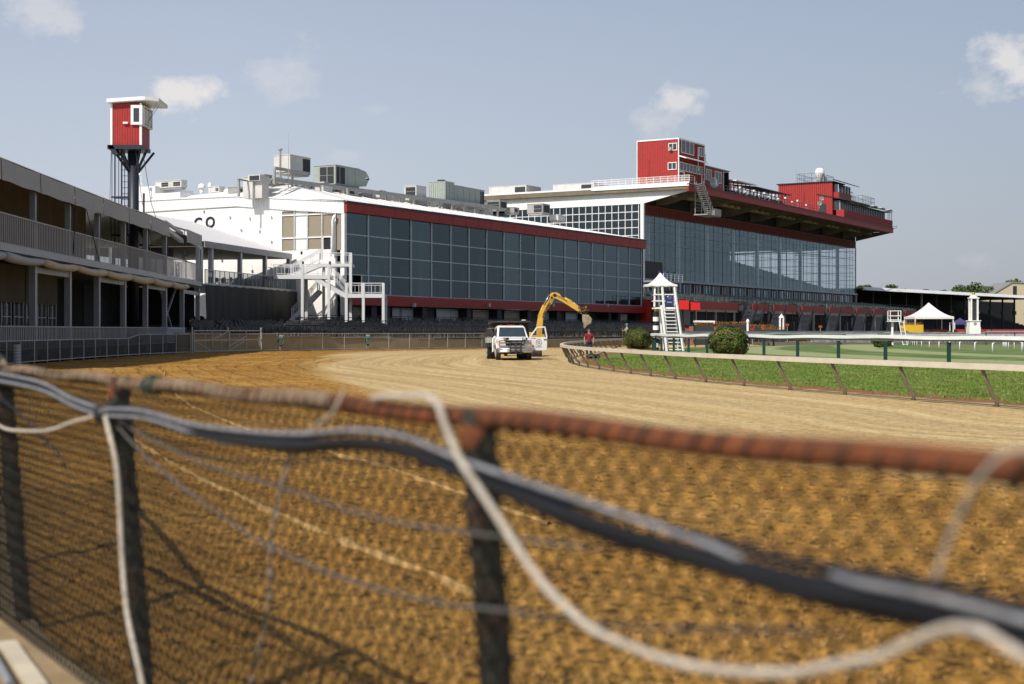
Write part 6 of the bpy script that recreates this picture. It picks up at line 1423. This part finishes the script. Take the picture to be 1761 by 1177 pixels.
for s_ in (-1,):
    mi = MB().box(-1.48, -1.28, 1.42, 1.5, 1.36, 1.72).build('mirror', M['grille'], tk, bevel=.02); MB().tube([(-.92, 1.5, 1.8), (-1.25, 1.47, 1.78), (-1.4, 1.47, 1.76)], .015, 5).tube([(-.95, 1.5, 1.2), (-1.3, 1.47, 1.3), (-1.4, 1.47, 1.32)], .015, 5).build('mirror_arm', M['chrome'], mi)
# open driver door (viewer's right)
hinge = V(.97, 1.38, 0); dd = Vector((.985, .17, 0)).normalized()
def dp(s_, z, o_=0): q_ = hinge+dd*s_; return V(q_.x+dd.y*o_, q_.y-dd.x*o_, z)
m = MB(); m.prism([dp(0.02, .52, .03), dp(1.02, .52, .03), dp(1.06, .8, .03), dp(1.06, 1.28, .03), dp(.02, 1.28, .03)], (dd.y*-.09, dd.x*.09, 0)); dor = m.build('driver_door', WH, tk, bevel=.015)
m = MB(); m.bar(dp(.03, 1.27), dp(.45, 1.83), .06, .07).bar(dp(.43, 1.84), dp(.92, 1.86), .06, .07).bar(dp(.92, 1.87), dp(1.04, 1.27), .06, .07); m.build('window_frame', WH, dor)
MB().add([dp(.1, 1.3), dp(1.0, 1.3), dp(.9, 1.82), dp(.46, 1.80)], [(0, 1, 2, 3)]).build('door_window', glassmat('clear_glass', (.75, .78, .78), .6), dor)
MB().prism([dp(.86, 1.12, .035), dp(1.02, 1.12, .035), dp(1.02, 1.17, .035), dp(.86, 1.17, .035)], (dd.y*.02, -dd.x*.02, 0)).build('handle', M['black'], dor)
ml = MB(); c_ = dp(.56, .98, .045)
for r0, r1 in ((.17, .15), (.075, .05)):
    vs = []; 
    for k in range(20):
        a_ = 6.283*k/20
        for r in (r0, r1): vs.append(c_+dd*(r*math.cos(a_))+V(0, 0, r*math.sin(a_)*1.1))
    ml.add(vs, [(2*k, 2*k+1, (2*k+3) % 40, (2*k+2) % 40) for k in range(20)])
ml.build('door_emblem', M['soffit'], dor)
ml = MB()
for (a_, b_, z_) in [(.08, .28, .80), (.2, .30, .755), (.35, .75, .72), (.10, .4, 1.21)]: ml.prism([dp(a_, z_, .035), dp(b_, z_, .035), dp(b_, z_+.022, .035), dp(a_, z_+.022, .035)], (dd.y*.006, -dd.x*.006, 0))
ml.build('door_lettering', M['grille'], dor)
MB().box(.9, 1.25, 1.5, 2.6, .36, .44).build('running_board', M['rust'], tk)
m = MB(); m.tube([(.6, 1.7, 1.28), (.3, 1.55, 1.3)], .02); 
DB = mat('dump_body_dark', (.035, .036, .04), .6, var=.4, dirt=(.14, .07, .04), dirt_amt=.5, dscale=2)
m = MB().box(-1.15, 1.15, 3.05, 3.12, .7, 2.12).box(-1.18, -1.1, 3.05, 6.0, .75, 1.55).box(1.1, 1.18, 3.05, 6.0, .75, 1.55).box(-1.15, 1.15, 5.9, 6.0, .75, 1.5).box(-1.15, 1.15, 3.05, 6.0, .7, .78)
m.prism([(-1.2, 2.5, 2.12), (1.2, 2.5, 2.12), (1.2, 3.12, 2.12), (-1.2, 3.12, 2.12)], (0, 0, .10)).prism([(-1.2, 2.5, 2.0), (-.9, 2.5, 2.12), (-1.2, 2.5, 2.2)], (0, .6, 0))
m.build('dump_body', DB, tk)
MB().box(-1.3, -1.0, 3.0, 3.9, .95, 1.25).box(1.0, 1.25, 3.0, 3.9, .85, 1.2).build('tool_box', M['unitgreen'], tk); MB().box(-1.2, -.75, 3.75, 3.8, .3, .8).build('mud_flap', M['black'], tk); MB().box(.75, 1.2, 3.75, 3.8, .3, .8).build('mud_flap', M['black'], tk)
MB().sph((.85, 2.9, 2.24), .09, 10, 6, (1.7, 1, .6)).build('bundle_on_canopy', M['cream'], tk, smooth=True)
MB().box(-1.02, -.96, 1.45, 1.6, .68, .82).build('fuel_door', M['black'], tk)
# ================================================================ BACKHOE behind the truck
BY = 92.0
bh = thing('backhoe', 'yellow digger behind the truck with raised arm and muddy bucket', 'excavator', (P(900, HY, BY).x, BY, 0)); bX = P(900, HY, BY).x
def b3(x, y, dy=0): q_ = P(x, y, BY); return V(q_.x-bX, dy, q_.z)
def plate(pts, w, dy=0): m = MB(); m.prism([b3(x, y, dy-w/2) for x, y in pts], (0, w, 0)); return m
MB().box(-1.1, .9, .2, 2.6, .5, 1.35).box(-.9, .6, .5, 2.2, 1.35, 1.55).build('machine_body', M['yellow'], bh, bevel=.04)
MB().box(-.8, .5, .6, 2.0, 1.36, 1.8).build('seat_console', M['black'], bh)
for x in (-1.15, 1.1): MB().tube([(x, .2, .3), (x, .5, .08), (x, 2.4, .08), (x, 2.7, .3), (x, 2.4, .5), (x, .5, .5), (x, .2, .3)], .12, 8).build('track', M['rubber'], bh)
a = b3(924, 613); MB().cyl((a.x-.2, -2.0, .28), (a.x+.25, -2.0, .28), .28, 16).cyl((a.x-.62, -2.0, .2), (a.x-.2, -2.0, .2), .2, 12).build('front_roller', M['rubber'], bh); MB().box(a.x-.6, a.x+.2, -2.2, -1.4, .5, .56).bar((a.x-.2, -1.8, .4), (a.x-.4, .4, .7), .2).build('blade_arm', M['rust'], bh)
MB().prism([b3(921, 590, -.25), b3(938, 590, -.25), b3(936, 575, -.25), b3(923, 575, -.25)], (0, .5, 0)).build('swing_post', M['yellow'], bh)
boom = plate([(922.5, 590), (922.5, 560), (925, 546), (931, 534), (944, 515), (946, 510), (953, 513), (949, 522), (937, 541), (934, 552), (932.5, 566), (931, 590)], .26).build('boom', M['yellow'], bh)
tx = letter('KOMATSU', (0, 0, 0), .22, 0, M['grille'], boom, 'boom_lettering'); 
a = b3(933.5, 547); b = b3(946, 520); ang = math.atan2(b.z-a.z, b.x-a.x); tx.data.transform(Matrix.Rotation(-ang, 4, 'Y')); tx.data.transform(Matrix.Translation(((a.x+b.x)/2, -.165, (a.z+b.z)/2)))
plate([(945, 507), (949, 503.5), (956, 503), (962, 505.5), (966, 511), (976, 515), (990, 523), (998, 532), (1000, 535), (994, 536), (984, 530), (970, 521), (957, 514), (952, 513), (946, 511)], .22).build('dipper_arm', M['yellow'], bh)
MB().cyl(b3(954, 508, -.15), b3(954, 508, .15), .10, 12).cyl(b3(948.5, 512, -.17), b3(948.5, 512, .17), .07, 12).build('pivot_pin', M['grille'], bh)
for (p0, p1, p2, nm) in [((926, 545), (935, 525), (944.5, 507.5), 'boom_cylinder'), ((971, 513), (985, 520), (998, 529), 'bucket_cylinder')]:
    a, b, c = b3(*p0), b3(*p1), b3(*p2); cy = MB().cyl(a, b, .075, 10).build(nm, M['yellow'], bh, smooth=True); MB().cyl(b, c, .04, 8).build('piston_rod', M['chrome'], cy, smooth=True)
MB().tube([b3(934, 556, -.2), b3(934, 540, -.3), b3(944, 520, -.25), b3(952, 506, -.2), b3(966, 512, -.2), b3(975, 518, -.2)], .018, 5).build('hose', M['black'], bh)
MB().bar(b3(998, 530), b3(1001, 540), .10).bar(b3(995, 536), b3(1001, 540), .08).build('linkage', M['rust'], bh)
MUD = mat('muddy_bucket_steel', (.30, .24, .16), .8, var=.35, scale=3, bump=.8, bscale=6)
m = MB(); m.prism([b3(1001, 541, -.4), b3(1012, 542, -.4), b3(1018, 549, -.4), b3(1016, 557, -.4), b3(1005, 562, -.4), b3(1002, 553, -.4)], (0, .8, 0)); m.build('bucket', MUD, bh, bevel=.05)
m = MB()
for i in range(5): y = -.36+i*.18; m.prism([b3(1003, 560, y-.04), b3(1009, 560, y-.04), b3(1005, 565, y-.04)], (0, .08, 0))
m.build('bucket_teeth', MUD, bh)
m = MB()
for i in range(260): a = b3(random.gauss(1004, 3.5), random.gauss(535, 2.6), random.uniform(-.3, .3)); m.leaf(a, random.uniform(.05, .13))
m.build('clinging_sod', mat('sod_roots', (.16, .12, .05), .95, var=.5), bh)
# ================================================================ PEOPLE
def skin_obj(name, nodes_, edges, m_, parent, sub=2, root=0):
    me = bpy.data.meshes.new(name); me.from_pydata([n[0] for n in nodes_], edges, []); o = bpy.data.objects.new(name, me); S.collection.objects.link(o); me.materials.append(m_)
    md = o.modifiers.new('skin', 'SKIN'); sv = me.skin_vertices[0].data
    for i, n in enumerate(nodes_): r = n[1]; sv[i].radius = r if isinstance(r, tuple) else (r, r)
    sv[root].use_root = True; md.use_smooth_shade = True
    s = o.modifiers.new('sub', 'SUBSURF'); s.levels = sub; s.render_levels = sub
    if parent: o.parent = parent
    return o
def person(label, loc, rz, shirt, trouser, pose, hat=None, scale=1.0, hair=(.05, .03, .02)):
    o = thing('person', label, 'person', loc, rz); o.scale = (scale,)*3
    # facing -y; pose gives elbow/hand offsets for both arms
    B = [((0, 0, .96), (.15, .11)), ((0, 0, 1.15), (.14, .10)), ((0, 0, 1.36), (.17, .11)), ((0, 0, 1.47), (.07, .07)), ((0, -.01, 1.55), (.055, .055)), ((0, -.02, 1.64), (.085, .10)), ((0, -.015, 1.71), (.075, .09)),
         ((.09, 0, .90), .09), ((.11, -.02, .5), .062), ((.12, .01, .10), .042), ((.13, -.12, .04), .035), ((-.09, 0, .90), .09), ((-.12, .02, .5), .062), ((-.14, .05, .10), .042), ((-.15, -.08, .04), .035)]
    E_ = [(0, 1), (1, 2), (2, 3), (3, 4), (4, 5), (5, 6), (0, 7), (7, 8), (8, 9), (9, 10), (0, 11), (11, 12), (12, 13), (13, 14)]
    hands = []
    for s_, (el, ha) in zip((1, -1), pose):
        n = len(B); B += [((s_*.19, 0, 1.41), .058), (el, .042), (ha, .030)]; E_ += [(2, n), (n, n+1), (n+1, n+2)]
        d = (Vector(ha)-Vector(el)).normalized(); side = d.cross(Vector((0, 1, 0))).normalized(); pm = Vector(ha)+d*.07
        B.append((tuple(pm), (.032, .02))); E_.append((n+2, n+3)); k = n+3
        for j in range(4): f = pm+side*(-.03+.02*j)+d*(.05 if j in (0, 3) else .06); g_ = f+d*.03+Vector((0, -.015, -.005)); B += [(tuple(f), .0095), (tuple(g_), .008)]; E_ += [(k, len(B)-2), (len(B)-2, len(B)-1)]
        th = Vector(ha)+d*.05+side*.045; B.append((tuple(th), .010)); E_.append((k, len(B)-1))
    skin_obj('body', B, E_, M['skin'], o)
    sh = [((0, 0, .86), (.175, .135)), ((0, 0, .97), (.175, .135)), ((0, 0, 1.12), (.17, .13)), ((0, 0, 1.36), (.19, .13)), ((0, 0, 1.46), (.085, .08))]; se = [(0, 1), (1, 2), (2, 3), (3, 4)]
    for s_, (el, ha) in zip((1, -1), pose):
        e_ = Vector((s_*.19, 0, 1.41)).lerp(Vector(el), .75); sh += [((s_*.19, 0, 1.40), .078), (tuple(e_), .064)]; se += [(3, len(sh)-2), (len(sh)-2, len(sh)-1)]
    skin_obj('shirt', sh, se, shirt, o)
    skin_obj('trousers', [((0, 0, 1.03), (.165, .125)), ((.09, 0, .88), .105), ((.11, -.02, .5), .082), ((.12, .01, .12), .07), ((-.09, 0, .88), .105), ((-.12, .02, .5), .082), ((-.14, .05, .12), .07)], [(0, 1), (1, 2), (2, 3), (0, 4), (4, 5), (5, 6)], trouser, o)
    for x, y in ((.125, -.05), (-.145, -.01)): MB().sph((x, y, .05), 1, 10, 6, (.055, .14, .055)).build('boot', M['black'], o, smooth=True)
    hm = mat('hair', hair, .8)
    MB().sph((0, .012, 1.69), 1, 12, 8, (.093, .105, .085)).build('hair', hm, o, smooth=True)
    fc = MB(); fc.sph((0, -.125, 1.645), .014, 6, 4, (1, 1.2, 1.4)); fc.build('nose', M['skin'], o, smooth=True)
    fc = MB(); fc.sph((.035, -.105, 1.67), .01, 6, 4).sph((-.035, -.105, 1.67), .01, 6, 4).box(-.025, .025, -.115, -.105, 1.598, 1.604); fc.build('face_features', M['black'], o)
    MB().sph((.09, 0, 1.65), .02, 6, 4).sph((-.09, 0, 1.65), .02, 6, 4).build('ears', M['skin'], o)
    if hat:
        h_ = MB().sph((0, .0, 1.715), 1, 14, 7, (.108, .12, .085)); h_.box(-.075, .075, -.21, -.08, 1.70, 1.715); h_.build('cap', hat, o, smooth=False)
    return o
RS = mat('dark_red_shirt', (.20, .012, .02), .8, var=.2); JN = mat('navy_jeans', (.02, .03, .07), .85, var=.3)
g_ = Gd(1013, 615); person('person in a dark red short sleeved shirt and navy jeans standing behind the inner rail', (g_.x, g_.y, .06), R(8), RS, JN, (((.30, -.02, 1.16), (.26, -.14, .97)), ((-.31, -.03, 1.16), (-.30, -.12, .95))), None, .97)
GS = mat('grey_tshirt', (.28, .30, .28), .85, var=.15); DK = mat('dark_trousers', (.035, .04, .045), .85)
g_ = P(1078, HY, 118); o = person('person in a grey shirt and green cap leaning on a tool beside the reddish bush', (g_.x, 118, .42), R(-75), GS, DK, (((.26, -.1, 1.18), (.16, -.30, 1.20)), ((-.24, -.14, 1.18), (-.10, -.33, 1.28))), mat('green_cap', (.03, .35, .2), .6), 1.02)
q_ = o.matrix_basis if False else None
simple('long_handled_tool', 'long wooden tool handle held upright by the person in the green cap', 'tool', MB().cyl((g_.x-.36, 118.05, .45), (g_.x-.33, 118.0, 2.0), .02, 6).box(g_.x-.45, g_.x-.27, 118, 118.1, .40, .47), M['soffit'], (g_.x-.36, 118, .42))
# raised grassy mound the person stands on
m = MB(); n = 20
vs = [(0, 0, .42)]
for i in range(1, 6):
    for k in range(n): a_ = 6.283*k/n; r = 2.6*i/5; vs.append((r*math.cos(a_)*1.2, r*math.sin(a_), .42*(.5+.5*math.cos(math.pi*i/5))))
m.add(vs, [(0, 1+k, 1+(k+1) % n) for k in range(n)]+[(1+(i-1)*n+k, 1+i*n+k, 1+i*n+(k+1) % n, 1+(i-1)*n+(k+1) % n) for i in range(1, 5) for k in range(n)])
o = m.build('grass_mound', M['verge'], kind='structure', smooth=True); o.location = (g_.x+.8, 118.2, 0)
# tools lying by the red shirted person
g_ = Gd(1020, 619); o = thing('push_mower', 'small dark mower lying on the verge at the feet of the person in red', 'mower', (g_.x, g_.y, .05)); MB().sph((0, 0, .15), 1, 12, 6, (.42, .3, .14)).build('deck', M['black'], o); MB().cyl((-.3, -.28, .1), (-.3, -.2, .1), .1, 12).build('wheel', M['rubber'], o); MB().cyl((.3, -.28, .1), (.3, -.2, .1), .1, 12).build('wheel', M['rubber'], o); MB().tube([(.1, 0, .2), (1.6, .4, .75)], .03, 6).build('handle', M['grille'], o)
# ================================================================ NEAR FENCE
RZ_ = 1.435
def fl(px):                                    # rail centre line of the near fence at photo column px
    v = 66+.1022*px; Y = (CH-RZ_)*F/v; return Vector(((px-CX)*Y/F, Y))
FA_ = fl(1900); FB_ = fl(8); FC_ = Vector((-3.62, 10.1)); FD_ = Vector((-5.3, 14.5)); fdir = (FB_-FA_).normalized(); fn = Vector((-fdir.y, fdir.x))
if fn.dot(Vector((-1, -1))) < 0: fn = -fn         # toward the camera side
line = [FA_, fl(1400), fl(822), fl(205), FB_, FC_, FD_]
nf = thing('near_fence', 'rusty pipe and chain link fence hung with cables crossing the foreground', 'fence', (fl(822).x, fl(822).y, 0)); n0 = fl(822)
def W3(p, z, o=0.0): return V(p.x-n0.x+fn.x*o, p.y-n0.y+fn.y*o, z)
pl = resample(line, .06)
cut = min(range(len(pl)), key=lambda i: (pl[i]-fl(575)).length)
for a_, b_, mt in ((0, cut+1, 'rust'), (cut, len(pl), 'rustpale')): MB().tube([W3(pl[i], RZ_+.006*math.sin(i*.31)) for i in range(a_, b_)], .0265, 14).build('top_pipe', M[mt], nf, smooth=True)
for p, b, nm in [(fl(822), (.11, -.05), 'post'), (fl(205), (.15, -.10), 'post'), (FB_, (.13, -.06), 'post'), (FC_, (.1, -.03), 'post'), (fl(2400), (.1, 0), 'post')]:
    m = MB(); k = 14; m.tube([W3(p, 0, .0)+V(b[0]*(1-j/k), b[1]*(1-j/k), RZ_*j/k-.05+(.07 if j == k else 0)) for j in range(k+1)], [.043+.002*math.sin(j*2.1) for j in range(k+1)], 14)
    po = m.build(nm, M['rustgreen'], nf, smooth=True); MB().lathe(W3(p, RZ_-.075), [(.044, 0), (.045, .01), (.044, .05), (.037, .08), (.01, .09)], 14).build('post_cap', M['rust'], po, smooth=True)
# chain link fabric
m = MB(); pitch = .037; LT = sum((b-a).length for a, b in zip(line, line[1:])); cols_ = int(LT/pitch)
acc = [0]; 
for a, b in zip(line, line[1:]): acc.append(acc[-1]+(b-a).length)
def along(s):
    for i in range(len(line)-1):
        if s <= acc[i+1] or i == len(line)-2: return line[i].lerp(line[i+1], (s-acc[i])/(acc[i+1]-acc[i]))
H_ = RZ_-.03; rows_ = int(H_/.037)
for c in range(cols_):
    pts = []
    for r in range(rows_+1):
        s = pitch*(c+(1.04 if (r+c) % 2 else -.04)); z = .035+r*.037; p = along(max(0, min(LT, s)))
        bow = .012*math.sin(s*2.3)*math.sin(z*2.2)+.018*math.sin(z*2.2)
        pts.append(W3(p, z, .028+bow+(.003 if r % 2 else -.003)))
    m.tube(pts, .0050, 3, False)
m.build('chain_link', M['wire'], nf)
# knuckles and tie wire wrapped round the pipe
m = MB(); s = .02; k = 0
while s < LT:
    p = along(s); c = W3(p, RZ_); d3 = V(fdir.x, fdir.y, 0); n3 = V(fn.x, fn.y, 0); pts = []
    for j in range(9): a_ = j/8*-3.3+.9; pts.append(c+n3*(.0255*math.cos(a_))+V(0, 0, .0255*math.sin(a_))+d3*(j/8*.055-.027))
    m.tube(pts, random.uniform(.0045, .0085), 5, False); s += .074+random.uniform(-.014, .016); k += 1
m.build('tie_wires', mat('dark_tie_wire', (.035, .022, .016), .8), nf)
for s0, L_ in ((LT-5.4, .5), (LT-4.3, .35), (4.2, .16)):
    pts = []
    for j in range(40): t = j/39; a_ = t*6*math.pi; p = along(min(LT, s0+L_*t)); pts.append(W3(p, RZ_)+V(fn.x, fn.y, 0)*(.036*math.cos(a_))+V(0, 0, .036*math.sin(a_)))
    MB().tube(pts, .005, 5).build('green_binding_wire', M['greenpost'], nf)
# cables and ropes: each follows the fence plane; points are where it crosses, given as photo column, row and distance off the mesh
def on_fence(px, py, off):
    kx = (px-CX)/F; q_ = FA_+fn*off; Y = (q_.x*fdir.y-q_.y*fdir.x)/(kx*fdir.y-fdir.x)
    return P(px, py, Y)
def cable(name, label, cat, pts, r, m_, grp=None, wob=.0, n=10, twist=None):
    W_ = [on_fence(*p) for p in pts]; c = curve(W_, 10); 
    if wob: c = [p+V(0, 0, wob*noise.noise(Vector((i*.15, r*500, 0)))) for i, p in enumerate(c)]
    o = MB().tube(c, r, n).build(name, m_, smooth=True); recenter(o, c[0]); return tag(o, label, cat, grp)
M['thin'] = mat('weathered_wire', (.10, .095, .09), .6, var=.4, scale=30)
CG = 'cables tied along the near fence'
main = [(-60, 640, .06), (60, 660, .06), (120, 688, .07), (175, 706, .06), (240, 712, .06), (330, 738, .07), (430, 752, .07), (520, 758, .07), (600, 752, .07), (690, 762, .07), (790, 800, .06), (900, 840, .07), (1000, 880, .08), (1120, 918, .08), (1250, 955, .09), (1370, 985, .09), (1500, 1010, .09), (1640, 1040, .09), (1761, 1072, .09), (1900, 1110, .09)]
def sh(pts, dy, do, k=1.0, f=0): return [(x, y+dy*(.2+.8*min(1.3, (max(x, 0)/1250)**1.5))+3*math.sin(x*.013+f), o+do) for x, y, o in pts]
cable('black_cable', 'thickest black cable of the bundle slung along the near fence', 'cable', sh(main, 10, 0), .0125, M['cable'], CG)
cable('black_cable', 'black cable running along the underside of the slung bundle', 'cable', sh(main, 34, -.01, f=1), .0105, M['cable'], CG)
cable('black_cable', 'black cable along the upper back of the slung bundle', 'cable', sh(main, -18, -.02, f=2), .0095, M['cable'], CG)
cable('black_cable', 'black cable at the middle front of the slung bundle', 'cable', sh(main, 22, .012, f=3), .0085, M['cable'], CG)
cable('grey_cable', 'light grey cable riding on top of the black bundle from left to centre', 'cable', [(-60, 632, .09), (60, 655, .09), (120, 684, .09), (175, 702, .09), (240, 706, .09), (330, 730, .09), (430, 742, .09), (520, 746, .09), (600, 740, .09), (690, 750, .09), (790, 790, .09), (900, 828, .10), (1020, 868, .11), (1130, 906, .11), (1230, 942, .10), (1300, 975, .085), (1360, 1000, .05)], .0062, M['cablegrey'], CG)
cable('grey_cable', 'short light grey cable on the bundle at the lower right corner', 'cable', [(1420, 985, .06), (1480, 1003, .11), (1560, 1018, .12), (1640, 1036, .12), (1740, 1062, .12), (1900, 1100, .12)], .0062, M['cablegrey'], CG)
cable('grey_cable', 'second thin light grey cable beside the first on the left half', 'cable', [(-60, 646, .08), (60, 668, .09), (130, 700, .09), (180, 714, .09), (250, 720, .09), (330, 745, .08), (380, 762, .07), (430, 768, .05)], .0058, M['cablegrey'], CG)
RG = 'ropes hung on the near fence'
cable('white_rope', 'thick white rope looping down from the pipe and up to the lower right', 'rope', [(640, 684, .035), (700, 680, .04), (745, 686, .06), (765, 730, .10), (785, 780, .12), (830, 850, .12), (885, 935, .12), (940, 1010, .12), (1010, 1075, .12), (1090, 1115, .12), (1180, 1143, .12), (1290, 1157, .12), (1400, 1152, .12), (1500, 1132, .12), (1570, 1105, .12), (1630, 1082, .13), (1680, 1082, .14), (1720, 1105, .14), (1800, 1150, .14)], .0085, M['rope'], RG, wob=.004)
cable('white_rope', 'white rope hanging straight down from the knot at the left', 'rope', [(178, 708, .09), (188, 745, .10), (200, 800, .10), (206, 880, .10), (210, 960, .10), (218, 1050, .11), (232, 1120, .12), (250, 1200, .12)], .0095, M['rope'], RG, wob=.006)
cable('white_rope', 'thin white cord sagging from the left edge to the knot', 'rope', [(-60, 690, .08), (0, 732, .08), (40, 742, .08), (90, 738, .08), (140, 722, .08), (178, 712, .09)], .0075, M['rope'], RG, wob=.008)
cable('old_rope', 'faded grey rope hanging from the pipe left of the centre post', 'rope', [(592, 672, .04), (570, 712, .06), (530, 745, .05), (495, 800, .04), (475, 880, .04), (465, 960, .04), (462, 1040, .04), (445, 1120, .04), (425, 1200, .04)], .0060, M['ropegrey'], RG, wob=.006)
cable('old_rope', 'faded grey rope hanging from the pipe near the right edge', 'rope', [(1790, 770, .05), (1725, 785, .06), (1680, 830, .06), (1650, 890, .05), (1620, 960, .05), (1608, 1010, .05), (1612, 1060, .04)], .0048, M['ropegrey'], RG, wob=.003)
cable('thin_wire', 'upper dark thin wire fanning right from the knot on the second post', 'cable', [(190, 712, .05), (240, 738, .05), (330, 778, .05), (440, 795, .05), (560, 792, .05), (680, 798, .05), (790, 812, .05)], .0042, M['cable'], CG)
cable('thin_wire', 'middle grey thin wire fanning right from the knot to the centre post', 'cable', [(190, 716, .05), (270, 762, .05), (380, 808, .05), (480, 838, .05), (600, 878, .05), (720, 905, .05), (850, 922, .05), (1000, 940, .04), (1150, 950, .03)], .0046, M['thin'], CG)
cable('thin_wire', 'lower grey thin wire drooping from the knot past the centre post', 'cable', [(190, 720, .05), (250, 785, .05), (330, 850, .05), (430, 920, .05), (540, 975, .05), (640, 1010, .05), (760, 1038, .05), (880, 1052, .04), (1050, 1075, .03), (1250, 1085, .03), (1450, 1085, .03)], .0050, M['thin'], CG)
cable('thin_wire', 'thin dark wire drooping at the far left below the knot', 'cable', [(-60, 650, .05), (20, 700, .05), (90, 770, .05), (110, 800, .04)], .005, M['cable'], CG)
# knot and straps on the second post and centre
p = on_fence(185, 712, .075); o = thing('cable_tie', 'black tape binding the cables to the second post', 'cable tie', p); MB().tube([(-.05, 0, .0), (-.02, 0, 0), (.02, 0, 0), (.05, 0, 0)], [.035, .042, .042, .035], 10).build('tape', M['black'], o, smooth=True)
# painted board lying on the concrete
a = Gd(12, 1112, .07); b = Gd(66, 1190, .07); o = MB().bar(V(a.x, a.y, .085), V(b.x, b.y, .085), .085, .03).build('white_board', mat('pale_board', (.55, .48, .36), .7, var=.2)); recenter(o, (a+b)/2); tag(o, 'pale painted board lying on the concrete at the lower left corner', 'board')
a = Gd(-20, 1120, .07); b = Gd(18, 1190, .07); o = MB().cyl(V(a.x, a.y, .1), V(b.x, b.y, .1), .02, 8).build('grey_conduit', M['cablegrey']); recenter(o, (a+b)/2); tag(o, 'grey pipe at the very corner of the concrete walk', 'pipe')
